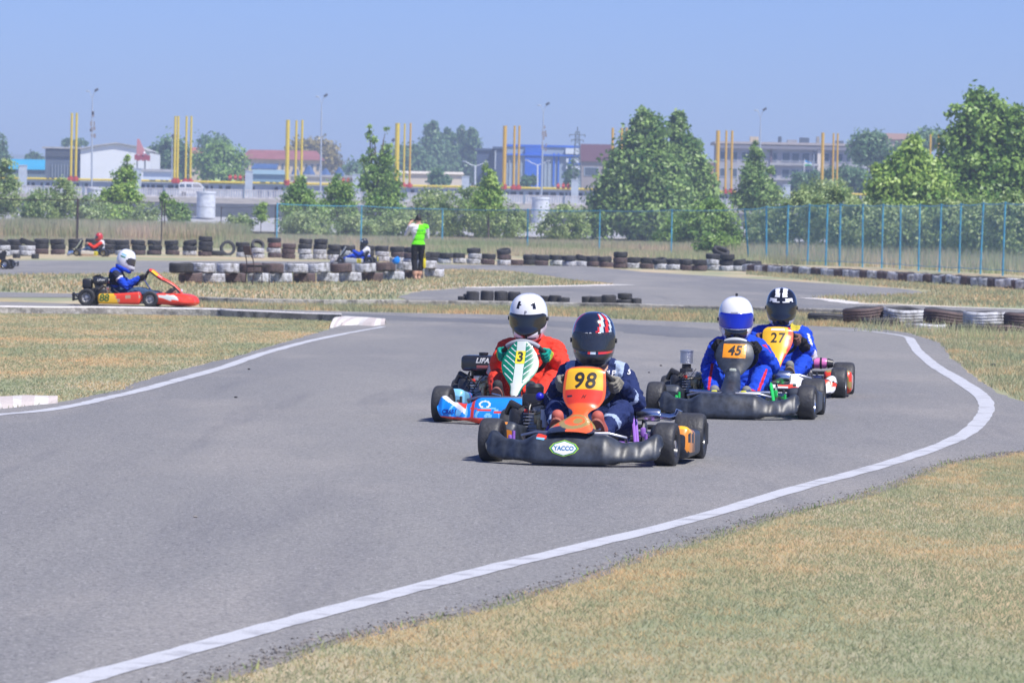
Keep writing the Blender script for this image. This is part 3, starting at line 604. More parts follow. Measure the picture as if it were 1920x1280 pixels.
def px_tree(name, xc, Y, blobs_px, n, size, key, label, **kw):
    """blobs in photograph pixels (x, y, rx, ry[, depth factor]); the tree stands at distance Y"""
    b0 = P(xc, 400, Y); z0 = terrain_z(Y) if 'z0' not in kw else kw.pop('z0'); base = Vector((b0.x, Y, z0)); bl = []
    for i, q in enumerate(blobs_px):
        c = P(q[0], q[1], Y); s = Y / FPX; dep = q[4] if len(q) > 4 else 0.9
        bl.append((c.x - base.x, random.uniform(-0.25, 0.25) * q[2] * s, c.z - z0, q[2] * s, max(q[2] * s * dep, 0.3), q[3] * s))
    return tree(name, base, bl, n, size, key, label, **kw)
# tall dry weeds beyond the fences (nobody could count them)
blades('tall_weeds', [Vector((-34, 280, 0)), Vector((-17, 280, 0)), Vector((-17, 315, 0)), Vector((-34, 330, 0))], 90, 1.55, 0.07, M_weed, lean=0.35, label='tall pale dry weeds beyond the rusty fence at the left', zf=terrain_z, cap=200000)
blades('tall_weeds', [Vector((-17, 275, 0)), Vector((34, 255, 0)), Vector((34, 300, 0)), Vector((-17, 330, 0))], 60, 0.85, 0.06, M_weed, lean=0.35, label='tall dry straw coloured weeds beyond the blue fence', zf=terrain_z, cap=260000)
wp = [post2(*q)[0] for q in rp[::3]] + [Vector((22, 120, 0))]
wl_ = [Vector((wp[0].x - 1, 300, 0))] + [p + Vector((0.6, 2.5, 0)) for p in wp] + [Vector((26, 140, 0)), Vector((34, 300, 0))]
blades('tall_weeds', wl_, 30, 1.05, 0.045, M_weed, lean=0.35, label='tall weeds thick behind the blue fence at the right', cap=260000, patch=0.9)
blades('tall_weeds', [Vector((-34, 262, 0)), Vector((-12, 262, 0)), Vector((16, 210, 0)), Vector((18, 222, 0)), Vector((0, 285, 0)), Vector((-34, 290, 0))], 30, 0.55, 0.04, M_weed, lean=0.4, label='dry weeds standing between the far barrier and the fence', cap=160000)
blades('tall_weeds', px((1590, 622), (1700, 625), (1830, 638), (1920, 645), (1990, 648), (1990, 640), (1900, 628), (1760, 616), (1640, 612)), 70, 0.24, 0.012, M_weed, lean=0.8, label='scraggly dry weeds growing against the near right tyre wall')

T = px_tree
T('poplar', 712, 390, [(692, 250, 4, 18), (697, 278, 8, 22), (722, 258, 7, 20), (723, 288, 12, 26), (698, 312, 18, 22), (682, 300, 7, 18), (733, 335, 17, 36), (700, 350, 24, 34), (715, 395, 33, 40), (745, 380, 14, 40)], 9500, 0.21, 'green', 'tall slender young poplar with a split pointed top rising behind the blue fence', trunk=0.16, stems=3)
T('conifer_shaped_tree', 1212, 430, [(1212, 218, 14, 20), (1213, 245, 26, 28), (1190, 275, 24, 26), (1232, 285, 24, 34), (1168, 310, 26, 30), (1205, 320, 44, 44), (1150, 350, 30, 32), (1180, 380, 54, 48), (1240, 360, 46, 60), (1135, 395, 32, 38), (1230, 410, 70, 44), (1120, 425, 24, 20)], 46000, 0.36, 'dark', 'large dense dark green tree with a broad conical crown, tallest in the middle', trunk=0.4, stems=2)
T('conifer_shaped_tree', 1285, 440, [(1270, 226, 9, 18), (1272, 250, 15, 24), (1284, 280, 22, 28), (1275, 310, 28, 36), (1303, 320, 22, 32), (1312, 355, 26, 36), (1290, 385, 42, 44), (1326, 395, 20, 32)], 22000, 0.36, 'dark', 'dark green tree merging with the big conical one on its right side', trunk=0.3)
T('conical_tree', 1418, 420, [(1416, 280, 7, 16), (1415, 305, 14, 24), (1412, 335, 21, 26), (1444, 328, 6, 16), (1442, 350, 16, 20), (1428, 365, 32, 22), (1400, 370, 24, 22)], 11000, 0.26, 'dark', 'slim conical green tree in front of the long pale apartment block', trunk=0.18, stems=2)
T('young_tree', 917, 330, [(916, 325, 8, 20), (917, 350, 15, 24), (918, 375, 26, 24), (905, 385, 18, 16)], 5000, 0.17, 'lime', 'small bright green conical tree standing above the middle bushes', trunk=0.08)
T('young_tree', 232, 350, [(240, 298, 5, 12), (237, 318, 12, 14), (222, 335, 11, 14), (246, 340, 14, 16), (232, 360, 24, 20), (208, 375, 22, 24), (248, 385, 20, 24), (218, 402, 34, 20)], 10000, 0.18, 'lime', 'airy yellow green young tree in front of the white gabled hall', trunk=0.1, stems=2)
T('young_tree', 563, 345, [(563, 342, 8, 10), (558, 360, 15, 16), (575, 372, 16, 18), (545, 385, 18, 22), (585, 400, 28, 28), (550, 410, 24, 28)], 8000, 0.17, 'green', 'young green tree just right of the first blue fence post', trunk=0.09, stems=2)
T('young_tree', 635, 350, [(633, 338, 8, 10), (628, 355, 14, 14), (648, 362, 15, 18), (640, 385, 24, 22), (615, 395, 18, 24), (650, 405, 22, 24)], 8000, 0.17, 'green', 'bushy young tree left of the tall slender poplar', trunk=0.09, stems=2)
T('sapling', 490, 320, [(489, 385, 8, 12), (490, 400, 11, 14)], 1100, 0.13, 'lime', 'tiny bright sapling left of the first blue fence post', trunk=0.03)
T('young_tree', 335, 335, [(322, 390, 14, 16), (335, 400, 18, 18), (308, 375, 6, 14)], 3200, 0.16, 'green', 'low bright bushy tree right of the paired black posts', trunk=0.05)
T('broadleaf_tree', 1835, 330, [(1836, 190, 18, 18), (1862, 200, 20, 24), (1815, 225, 24, 24), (1790, 215, 12, 14), (1850, 245, 40, 36), (1900, 215, 18, 26), (1905, 260, 38, 40), (1945, 230, 26, 44), (1790, 265, 28, 26), (1825, 300, 50, 42), (1890, 330, 66, 50), (1780, 330, 34, 36), (1950, 330, 50, 60), (1850, 385, 80, 40), (1775, 385, 40, 36)], 38000, 0.29, 'green', 'large broadleaf tree with an uneven top at the right edge of the photo', trunk=0.35, stems=3)
T('broadleaf_tree', 1700, 300, [(1713, 272, 14, 16), (1705, 295, 26, 18), (1735, 310, 22, 20), (1690, 320, 26, 20), (1645, 318, 10, 12), (1655, 345, 26, 22), (1740, 350, 40, 36), (1700, 350, 40, 26), (1700, 385, 70, 30), (1645, 375, 22, 20)], 22000, 0.24, 'lime', 'bright green spreading tree left of the large broadleaf tree at the right', trunk=0.2, stems=3)
def bushes(spec, key, size, lab, group, dens=1.0):
    for i, (x, y, rx, ry, Y, l) in enumerate(spec):
        T('bush', x, Y, [(x, y, rx, ry), (x - rx * 0.5, y + ry * 0.35, rx * 0.55, ry * 0.7), (x + rx * 0.5, y + ry * 0.4, rx * 0.6, ry * 0.65), (x + rx * .1, y - ry * .5, rx * .4, ry * .55)], int(rx * ry * 2.6 * dens), size, key, l, cat='bush', group=group, trunk=0.04, stems=2)
BG = 'bushes beyond the far fence'
bushes([(10, 355, 30, 55, 350, 'tall green bush at the left edge of the photo behind the rusty fence'), (70, 385, 34, 32, 330, 'grey green bush behind the rusty fence near the left edge'), (120, 375, 26, 42, 345, 'thin tall shrub left of the black corner post'), (165, 395, 30, 28, 330, 'low grey green bush behind the black corner post'),
        (275, 405, 24, 20, 330, 'low grey green bush left of the paired black posts'), (450, 418, 26, 12, 320, 'low round bush left of the rusty post by the blue fence'), (805, 405, 52, 48, 350, 'wide bush right behind the standing man'), (868, 398, 60, 46, 345, 'wide grey green bush left of the small conical tree'),
        (945, 415, 52, 32, 340, 'low bush right of the small conical tree'), (1055, 418, 50, 34, 345, 'pale round bush left of the big dark tree'), (575, 425, 50, 28, 320, 'dense low bush in front of the young trees by the blue fence'), (665, 428, 40, 26, 318, 'wide low bush left of the foot of the slender poplar'), (745, 425, 44, 30, 325, 'low bush at the foot of the tall slender poplar')], 'grey', 0.17, '', BG)
bushes([(1330, 430, 60, 52, 300, 'dense dark bush in front of the paired conical trees'), (1345, 462, 36, 22, 262, 'small dark round bush just behind the far barrier left of the leaning blue post'), (1268, 440, 40, 30, 330, 'dark bush at the foot of the big conical tree')], 'green', 0.17, '', BG, 1.3)
RG = 'bushes behind the right blue fence'
bushes([(1440, 425, 46, 36, 270, 'grey green bush just right of the leaning blue post'), (1500, 405, 52, 46, 265, 'tall loose grey green bush behind the first close posts'), (1560, 400, 56, 52, 260, 'tall loose bush below the long apartment block'), (1610, 425, 52, 52, 245, 'wide dark bush left of the middle of the right fence'),
        (1665, 430, 46, 50, 235, 'dark bush below the bright green spreading tree'), (1720, 435, 48, 44, 230, 'shaded bush behind the middle of the right fence'), (1780, 425, 54, 50, 225, 'bush below the large broadleaf tree, left side'), (1840, 430, 54, 46, 215, 'bush below the large broadleaf tree, right side'), (1900, 420, 50, 55, 210, 'bush at the right edge of the photo behind the fence'), (1545, 355, 46, 20, 330, 'pale feathery bush in front of the long pale apartment block')], 'grey', 0.15, '', RG, 1.1)
# ------------------------------------------------------------------ canal embankment, raised road and everything beyond
M_pale = mat('pale_concrete', (0.42, 0.42, 0.42), 0.9, var=0.3, vscale=0.6)
M_tan = mat('tan_slope', (0.30, 0.28, 0.25), 0.95, var=0.3, vscale=0.5)
M_darkw = mat('dark_wall_band', (0.06, 0.065, 0.075), 0.6, var=0.3, vscale=0.7)  # darker band between the pale slope and the tan slope
prof = [(560, 0.5), (600, 0.6), (624, 2.1), (630, 2.15), (631, 2.2), (634, 3.9), (636, 3.95), (644, 4.7), (650, 4.75), (760, 4.7), (800, 0.5)]
mb = MB(); xs_ = [-400, -100, -60, -40, -20, 0, 20, 40, 60, 100, 400]
# the raised road runs level, its line falls to the right only because the camera leans
mb.grid([[(x, y, z) for x in xs_] for y, z in prof], mf=lambda i, j: {0: 0, 1: 0, 2: 0, 3: 2, 4: 2, 5: 2, 6: 1, 7: 1}.get(i, 0))
tag(mb.build('embankment', [M_pale, M_tan, M_darkw], smooth=False), kind='structure')
mb = MB(); mb.box((0, 700, 4.80), (800, 60, 0.16)); tag(mb.build('raised_road', mat('old_road', (0.2, 0.2, 0.21), 0.9)), kind='structure')
YR = 650.0; s_ = FPX / YR
M_wht = mat('white_paint', (0.72, 0.72, 0.70), 0.7, var=0.2, vscale=1.5)
M_lattice = mat('pale_lattice', (0.62, 0.60, 0.60), 0.8, var=0.3, vscale=2.0)
M_steelb = mat('steel_blue', (0.20, 0.27, 0.33), 0.6)
# lattice parapet in front of the road, one panel run per stretch with posts
root = empty('wall', (0, 647, 4.7), 0, 'long pale lattice parapet along the near side of the raised road', 'wall')
mb = MB(); rail = MB(); ps = MB()
x = -75.0
while x < 75:
    mb.box((x, 0, 0.62), (0.17, 0.12, 1.0)); x += 0.33
mb.box((0, 0.0, 0.12), (150, 0.20, 0.22)); mb.box((0, 0.002, 1.15), (150, 0.22, 0.12)); mb.build('balustrade', M_lattice, root, smooth=False)
for i in range(28): MB().box((-74 + i * 5.4, -0.16, 0.75), (0.14, 0.12, 1.7)).build('post', M_steelb, root, smooth=False)
# blue grey back parapet with dark openings, pipe on top
root = empty('wall', (0, 668, 4.85), 0, 'blue grey panelled wall with a row of dark openings behind the raised road', 'wall')
wy = 668; top = 1.95
mb = MB(); mb.box((0, 0, 0.55), (150, 0.25, 1.1)); mb.box((0, 0, 1.80), (150, 0.25, 0.30)); rn = random.Random(5); x = -75.0; dk = MB()
while x < 75:
    ww = rn.choice([0.25, 0.3, 0.45, 0.8]); 
    mb.box((x + ww / 2, 0.001, 1.375), (ww, 0.23, 0.55)); x += ww + rn.choice([0.35, 0.5, 0.5, 0.8, 1.1])
    if rn.random() < 0.12: mb.box((x + 1.2, 0.001, 1.375), (2.6, 0.23, 0.55)); x += 2.4
dk.box((0, 0.22, 1.375), (150, 0.1, 0.6)); mb.build('panel', mat('blue_grey_panel', (0.34, 0.39, 0.47), 0.7, var=0.15, vscale=1), root, smooth=False); dk.build('opening', mat('dark_opening', (0.05, 0.06, 0.08), 0.6), root, smooth=False)
M_yel = mat('yellow_paint', (0.66, 0.50, 0.035), 0.5, var=0.15, vscale=3); M_yel2 = mat('ochre_paint', (0.60, 0.36, 0.03), 0.5, var=0.15, vscale=3)
M_redp = mat('red_paint', (0.50, 0.045, 0.03), 0.6, var=0.4, vscale=3)
mb = MB(); mb.tube([(-76, 0, 0), (76, 0, 0)], 0.16, 8); o = mb.build('pipe', M_yel, None, (0, 667.6, 7.02)); tag(o, 'long yellow pipe running along the top of the blue grey wall', 'pipe')
# big square pillars
M_pill = mat('pillar_paint', (0.44, 0.50, 0.56), 0.8, var=0.2, vscale=1)
def at_road(x, y, Y): return P(x, y, Y)
for i, (x, yt) in enumerate([(43, 311), (258, 317), (467, 322), (668, 328), (873, 332), (1078, 338), (1283, 343), (1475, 348), (1680, 353)]):
    p = P(x, yt, 662); h = p.z - 4.85; mb = MB(); mb.box((0, 0, h / 2), (1.0 if i else 1.1, 0.9, h)); mb.box((0, 0, h + 0.06), (1.12, 1.02, 0.12))
    mb.build('pillar', M_pill, None, (p.x, 662, 4.85), smooth=False); o = bpy.context.scene.objects[-1] if False else COL.objects[-1]
    names = ['in front of the cyan roofed building', 'at the foot of the white gabled hall', 'below the left end of the red roofed house', 'hidden behind the tall slender poplar', 'left of the dark blue building', 'below the lattice pylon', 'behind the big dark tree', 'below the long apartment block', 'behind the bright green spreading tree']
    tag(o, 'pale square pillar on the raised road, ' + names[i], 'pillar', 'pillars along the raised road')
# groups of yellow poles on red bases
pg = [(135, 212, 327, .17, 'leftmost pair, left pole'), (144, 212, 327, .17, 'leftmost pair, right pole'), (329, 218, 333, .17, 'second cluster, doubled left pole, left half'), (334.5, 218, 333, .17, 'second cluster, doubled left pole, right half'), (350, 218, 333, .15, 'second cluster, middle pole'), (359, 218, 333, .15, 'second cluster, right pole'),
      (540, 225, 337, .28, 'cluster before the red roofed house, thick left pole'), (556, 226, 337, .16, 'cluster before the red roofed house, middle pole'), (567, 225, 337, .16, 'cluster before the red roofed house, right pole'),
      (745.5, 231, 343, .32, 'cluster right of the slender poplar, thick left pole'), (759, 232, 343, .13, 'cluster right of the slender poplar, middle pole'), (770, 231, 343, .13, 'cluster right of the slender poplar, right pole'),
      (947, 236, 347, .27, 'cluster before the blue hall, thick left pole'), (965, 236, 347, .16, 'cluster before the blue hall, middle pole'), (974, 236, 347, .15, 'cluster before the blue hall, right pole'),
      (1149, 240, 350, .17, 'cluster left of the big dark tree, left pole'), (1166, 240, 350, .16, 'cluster left of the big dark tree, middle pole'), (1175, 240, 350, .15, 'cluster left of the big dark tree, right pole'),
      (1346.5, 245, 353, .28, 'cluster at the left end of the apartment block, thick left pole'), (1362, 245, 353, .15, 'cluster at the left end of the apartment block, middle pole'), (1373, 245, 353, .17, 'cluster at the left end of the apartment block, right pole'),
      (1543, 249, 358, .22, 'cluster before the right half of the apartment block, left pole'), (1563, 250, 358, .13, 'cluster before the right half of the apartment block, middle pole'), (1571, 250, 358, .13, 'cluster before the right half of the apartment block, right pole'),
      (1745, 252, 362, .15, 'left of the two poles poking out between the right trees'), (1760, 252, 362, .15, 'right of the two poles poking out between the right trees')]
for i, (x, yt, yb, r, lab) in enumerate(pg):
    t = P(x, yt, 664); zb = 6.72; h = t.z - zb; root = empty('yellow_pole', (t.x, 664, zb), 0, 'yellow pole, ' + lab, 'pole', 'yellow poles along the raised road')
    MB().tube([(0, 0, 0), (0, 0, h)], r, 8).build('shaft', M_yel if i < 11 else M_yel2, root)
    mb = MB(); mb.box((0, 0, 0.25), (0.62, 0.6, 0.5), bev=0.08); mb.tube([(-0.42, 0, 0.3), (0.42, 0, 0.3)], 0.2, 8); mb.tube([(0, 0, 0.5), (0, 0, 0.72)], r * 1.5, 8); mb.build('base', M_redp, root)
for i, (x, y) in enumerate([(445, 334), (657, 340), (1060, 350), (1290, 352)]):
    p = P(x, y, 663); mb = MB()
    for k in range(4): mb.tube([(-1.2 + k * 0.7, 0, 0), (-0.75 + k * 0.7, 0, 0)], 0.30, 8); mb.tube([(-1 + k * .7, 0, 0.2), (-1 + k * .7, 0, .5)], .1, 6)
    tag(mb.build('valve', M_redp, None, p), 'row of red valves ' + ['left of the pillar by the red roofed house', 'just left of the slender poplar', 'left of the pillar below the pylon', 'behind the big dark tree'][i], 'valve', 'red valves on the yellow pipe')
# white minibus behind the parapet
def minibus():
    p = P(360, 367, 652); root = empty('minibus', (p.x, 652, 4.88), rad(0), 'white minibus driving on the raised road, seen over the pale parapet', 'minibus')
    S = 1.0; mw = mat('bus_white', (0.8, 0.8, 0.8), 0.35, coat=0.4); L2 = 1.75
    side = [(-L2, 0.35), (-L2, 1.65), (-L2 + 0.12, 1.85), (-0.9, 1.98), (0.7, 1.93), (1.05, 1.80), (1.5, 1.30), (L2, 1.15), (L2 + 0.05, 0.4)]
    mb = MB(); rows = [[(x, -0.85, z) for x, z in side], [(x, -0.8 if z < 1.3 else -0.72, z + 0.01) for x, z in side], [(x, 0.8 if z < 1.3 else 0.72, z + 0.01) for x, z in side], [(x, 0.85, z) for x, z in side]]
    mb.grid(rows); n = len(side); mb.add(rows[0], [tuple(range(n))]); mb.add(rows[3], [tuple(range(n - 1, -1, -1))]); mb.build('body', mw, root, angle=30)
    gl = mat('bus_glass', (0.10, 0.13, 0.18), 0.1, spec=0.8)
    for a, b2 in ((-1.62, -0.95), (-0.75, -0.02)): MB().box(((a + b2) / 2, -0.865, 1.45), (b2 - a, 0.03, 0.42), bev=0.012).build('side_window', gl, root)
    MB().add([(0.15, -0.87, 1.25), (1.42, -0.87, 1.25), (1.0, -0.87, 1.68), (0.15, -0.87, 1.70)], [(0, 1, 2, 3)]).build('side_window', mat('cab_glass', (0.35, 0.33, 0.33), 0.15, spec=0.8), root, smooth=False)
    for xx in (-1.1, 1.1): MB().lathe([(0.12, -0.1), (0.33, -0.1), (0.35, 0), (0.33, 0.1), (0.12, 0.1)], (xx, -0.8, 0.33), (0, 1, 0), 16).build('wheel', M_rub, root)
minibus()
# white concrete tanks on the slope
M_tank = mat('tank_white', (0.62, 0.65, 0.68), 0.7, var=0.25, vscale=2, bump=0.2)
def tank(x, yt, yb, w, lab, Y):
    a, c = P(x, yb, Y), P(x, yt, Y); r = w / 2 * Y / FPX; h = c.z - a.z + 0.4; mb = MB()
    mb.lathe([(r * 0.9, 0), (r * 0.97, 0.02), (r * 0.97, h - 0.28), (r * 1.04, h - 0.26), (r * 1.04, h - 0.02), (r * 0.9, h), (r * 0.2, h + 0.02)], n=28)
    tag(mb.build('concrete_tank', M_tank, None, (a.x, Y, a.z - 0.4), angle=30), lab, 'tank', 'white tanks below the raised road')
tank(386, 359, 402, 36, 'white cylindrical tank in front of the minibus', 620)
tank(1013, 370, 412, 34, 'white cylindrical tank at the foot of the tall lamp mast, partly hidden by bushes', 615)
tank(178, 352, 372, 30, 'white cylindrical tank hidden behind the bushes at the left lamp mast', 640)
# lamp masts
M_galv = mat('galvanised', (0.42, 0.47, 0.52), 0.5, metal=0.3); M_lampd = mat('lamp_dark', (0.07, 0.08, 0.10), 0.5)
def mast(x0, y0, x1, y1, lab, Y=655, r=0.13, junk=None):
    a, c = P(x0, y0, Y), P(x1, y1, Y); root = empty('lamp_mast', a, 0, lab, 'lamp post', 'lamp posts along the raised road'); d = c - a; d.y = 0
    MB().tube([(0, 0, -1), tuple(d * 0.35), tuple(d * 0.8), tuple(d)], [r, r, r * 0.8, r * 0.5], 8).build('pole', M_galv, root)
    q = d
    mb = MB(); mb.tube([q, q + Vector((0.25, 0, 0.9)), q + Vector((0.45, 0, 1.15))], 0.05, 6); mb.tube([q, q + Vector((-0.3, 0, 0.9)), q + Vector((-0.5, 0, 1.05))], 0.04, 6); mb.build('arm', M_galv, root)
    MB().box(q + Vector((0.55, 0, 1.25)), (0.6, 0.35, 0.32), Matrix.Rotation(-0.6, 3, 'Y'), bev=0.08).build('lamp_head', M_lampd, root)
    MB().box(q + Vector((-0.6, 0, 1.05)), (0.5, 0.3, 0.18), bev=0.06).build('lamp_head', M_galv, root)
    if junk:
        mb = MB(); rn = random.Random(int(x0))
        for k in range(9): mb.box(d * (0.55 + 0.3 * rn.random()) + Vector((rn.uniform(-.2, .5), 0, 0)), (rn.uniform(.15, .4), .2, rn.uniform(.3, .7)))
        mb.build('bracket', mat('rusty_bracket', (0.25, 0.22, 0.22), 0.8), root, smooth=False)
mast(172, 352, 173, 186, 'tall lamp mast in front of the white gabled hall, leftmost', junk=1)
mast(601, 354, 603, 196, 'tall lamp mast in front of the red roofed house')
mast(1015, 366, 1019, 212, 'tall lamp mast standing behind the white tank in front of the blue hall', junk=1)
mast(1424, 370, 1426, 222, 'tall lamp mast above the slim conical tree')
def small_lamp(x, yb, yt, lab, Y=720, xt=None):
    a, c = P(x, yb, Y), P(xt or x + 1, yt, Y); d = c - a; root = empty('street_lamp', a, 0, lab, 'lamp post', 'small street lamps beyond the raised road')
    MB().tube([(0, 0, -2), tuple(d * 0.55), tuple(d)], [0.12, 0.1, 0.06], 6).build('pole', M_galv, root); MB().box(d + Vector((0.12, 0, 0.1)), (0.5, 0.3, 0.45), Matrix.Rotation(-0.8, 3, 'Y'), bev=0.08).build('lamp_head', M_lampd, root)
small_lamp(322, 330, 256, 'small dark headed lamp left of the second yellow pole cluster'); small_lamp(735, 345, 264, 'small dark headed lamp beside the slender poplar')
small_lamp(1525, 357, 285, 'small white lamp post in front of the long apartment block')
# double armed far lamps
for i, (x, yb, yt) in enumerate([(891, 345, 312), (1008, 345, 310)]):
    a, c = P(x, yb, 760), P(x, yt, 760); d = c - a; root = empty('street_lamp', a, 0, ['pale twin arm street lamp in front of the dark blue building', 'pale twin arm street lamp in front of the blue hall'][i], 'lamp post')
    mb = MB(); mb.tube([(0, 0, -2), tuple(d)], 0.14, 6)
    for sg in (-1, 1): mb.tube([d, d + Vector((sg * 0.8, 0, 0.3)), d + Vector((sg * 1.6, 0, 0.7))], 0.07, 6)
    mb.build('pole', mat('pale_lamp', (0.6, 0.63, 0.66), 0.5), root); 
    for sg in (-1, 1): MB().box(d + Vector((sg * 1.7, 0, 0.75)), (0.7, 0.3, 0.15), bev=0.04).build('lamp_head', M_galv, root)
# lattice pylon
def pylon():
    Y = 740; a, c = P(1081, 345, Y), P(1085, 238, Y); h = c.z - a.z; root = empty('pylon', a, 0, 'lattice steel pylon with crossarms left of the big dark tree', 'pylon'); mb = MB(); w0, w1 = 0.75, 0.28
    lv = 12
    for sx in (-1, 1):
        for sy in (-1, 1): mb.tube([(sx * w0, sy * w0, -2), (sx * w1, sy * w1, h * 0.92)], 0.07, 4)
    for k in range(lv):
        z0, z1 = h * 0.92 * k / lv, h * 0.92 * (k + 1) / lv; wa = w0 + (w1 - w0) * k / lv; wb = w0 + (w1 - w0) * (k + 1) / lv
        for (p, q) in (((-wa, -wa, z0), (wb, -wb, z1)), ((wa, -wa, z0), (-wb, -wb, z1)), ((-wa, wa, z0), (wb, wb, z1)), ((wa, wa, z0), (-wb, wb, z1))): mb.tube([p, q], 0.045, 4)
    mb.build('tower', mat('pylon_steel', (0.13, 0.16, 0.17), 0.6), root, smooth=False)
    mb = MB()
    for z, hw in ((h * 0.86, 1.25), (h * 0.77, 0.95)): mb.tube([(-hw, 0, z), (hw, 0, z)], 0.07, 4)
    for z, hw in ((h * 0.86, 1.25), (h * 0.77, 0.95)):
        for sx in (-1, 1): mb.tube([(sx * hw * 0.95, 0, z), (sx * hw * 0.95, 0, z - 0.35)], 0.06, 4)
    mb.tube([(0, 0, h * 0.9), (0, 0, h)], 0.08, 4); mb.build('crossarm', MATS['pylon_steel'], root, smooth=False)
pylon()

# ---- buildings
def quadbox(x0, x1, yt, yb, Y, dep):
    """box whose front face covers a pixel span at distance Y; returns origin, width, height"""
    a = P((x0 + x1) / 2, yb, Y); wd = (x1 - x0) * Y / FPX; h = (yb - yt) * Y / FPX; return Vector((a.x, Y, a.z)), wd, h
def building(name, x0, x1, yt, yb, Y, dep, wallm, label, windows=None, roof=None, roofm=None, rz=0.0, winm=None, trims=None, cat='building', over=0.4, hip=0.0):
    o, w, h = quadbox(x0, x1, yt, yb, Y, dep); g = o.z - 0.5; root = empty(name, (o.x, Y, 0.5), rz, label, cat)
    mb = MB(); mb.box((0, dep / 2, (h + g) / 2), (w, dep, h + g)); mb.build('wall', wallm, root, smooth=False)
    if windows:
        for (fx, fy, fw, fh) in windows:
            f = MB().box((-w / 2 + fx * w, -0.04, g + h * (1 - fy)), (fw * w, 0.12, fh * h)).build('window', winm or M_wht, root, smooth=False)
            MB().box((-w / 2 + fx * w, -0.075, g + h * (1 - fy)), (fw * w * 0.88, 0.08, fh * h * 0.86)).build('pane', mat('far_glass', (0.07, 0.09, 0.12), 0.15, spec=0.7), f, smooth=False)
    if trims:
        for (fx, fy, fw, fh, m, out) in trims: MB().box((-w / 2 + fx * w, -out / 2, g + h * (1 - fy)), (fw * w, out, fh * h)).build('facade_panel', m, root, smooth=False)
    if roof is not None:
        H_ = g + h
        if roof == 'flat': MB().box((0, dep / 2, H_ + 0.2), (w + over * 2, dep + over * 2, 0.4)).build('roof', roofm, root, smooth=False)
        else:
            rh = roof; hx = hip * w; W2 = w / 2 + over
            V = [(-W2, -over, H_), (W2, -over, H_), (W2, dep + over, H_), (-W2, dep + over, H_), (-W2 + hx, dep / 2, H_ + rh), (W2 - hx, dep / 2, H_ + rh)]
            MB().add(V, [(0, 1, 5, 4), (2, 3, 4, 5), (1, 2, 5), (3, 0, 4), (3, 2, 1, 0)]).build('roof', roofm, root, smooth=False)
    return root, w, h, g
M_cyan = mat('cyan_sheet', (0.03, 0.33, 0.55), 0.5, var=0.15, vscale=0.3); M_cream = mat('cream_wall', (0.62, 0.52, 0.38), 0.9, var=0.15, vscale=0.3); M_slate = mat('slate_wall', (0.10, 0.13, 0.18), 0.8, var=0.3, vscale=0.4)
M_redroof = mat('red_roof', (0.30, 0.11, 0.11), 0.7, var=0.2, vscale=0.4); M_conc2 = mat('block_wall', (0.36, 0.36, 0.38), 0.9, var=0.25, vscale=0.25)
building('warehouse', 12, 84, 318, 345, 900, 12, mat('dull_teal', (0.14, 0.20, 0.24), 0.8), 'low building with a bright cyan sheet roof at the far left', roof=2.0, roofm=M_cyan, hip=0.02)
# the hall: dark long side wing and white gable
o, w, h = quadbox(84, 151, 279, 345, 860, 20)
root = empty('hall', (o.x, 860, 0.5), 0, 'large hall with a white gable end and a dark slatted wing', 'building'); g = o.z - 0.5
MB().box((0, 6, (h + g) / 2), (w, 12, h + g)).build('wing', M_slate, root, smooth=False)
mb = MB(); mb.box((0, -0.15, g + h * 0.88), (w, 0.3, h * 0.2)); mb.build('fascia', mat('fascia', (0.055, 0.065, 0.09), 0.7), root, smooth=False)
for k in range(9): MB().box((w * (-0.3 + 0.085 * k), -0.1, g + h * 0.35), (0.16, 0.2, h * 0.4)).build('slat', mat('slat', (0.22, 0.27, 0.33), 0.7), root, smooth=False)
MB().box((0.5, 6, g + h + 0.15), (w + 2.2, 13, 0.3)).build('roof', M_pale, root, smooth=False)
A = [P(151, 345, 858), P(282, 345, 858), P(282, 287, 858), P(258, 277, 858), P(218, 270, 858), P(180, 275, 858), P(151, 281, 858)]
A = [Vector((p.x - o.x, 0, p.z - 0.5)) for p in A]; A[0].z = A[1].z = 0
mb = MB(); mb.add([(p.x, -2, p.z) for p in A] + [(p.x, 22, p.z + (0.0)) for p in A], [tuple(range(7)), tuple(range(13, 6, -1))] + [(i, (i + 7), (i + 1) % 7 + 7, (i + 1) % 7) for i in range(7)]); mb.build('gable_wall', mat('hall_white', (0.74, 0.78, 0.82), 0.6, var=0.06, vscale=0.2), root, smooth=False)
R_ = A[2:]; mb = MB(); mb.grid([[(p.x, -2.5, p.z + 0.06) for p in R_], [(p.x, 22.5, p.z + 0.06) for p in R_]]); mb.grid([[(p.x, -2.5, p.z + 0.28) for p in R_], [(p.x, 22.5, p.z + 0.28) for p in R_]]); mb.grid([[(p.x, -2.5, p.z + 0.06) for p in R_], [(p.x, -2.5, p.z + 0.28) for p in R_]]); mb.build('roof_edge', M_pale, root, smooth=False)
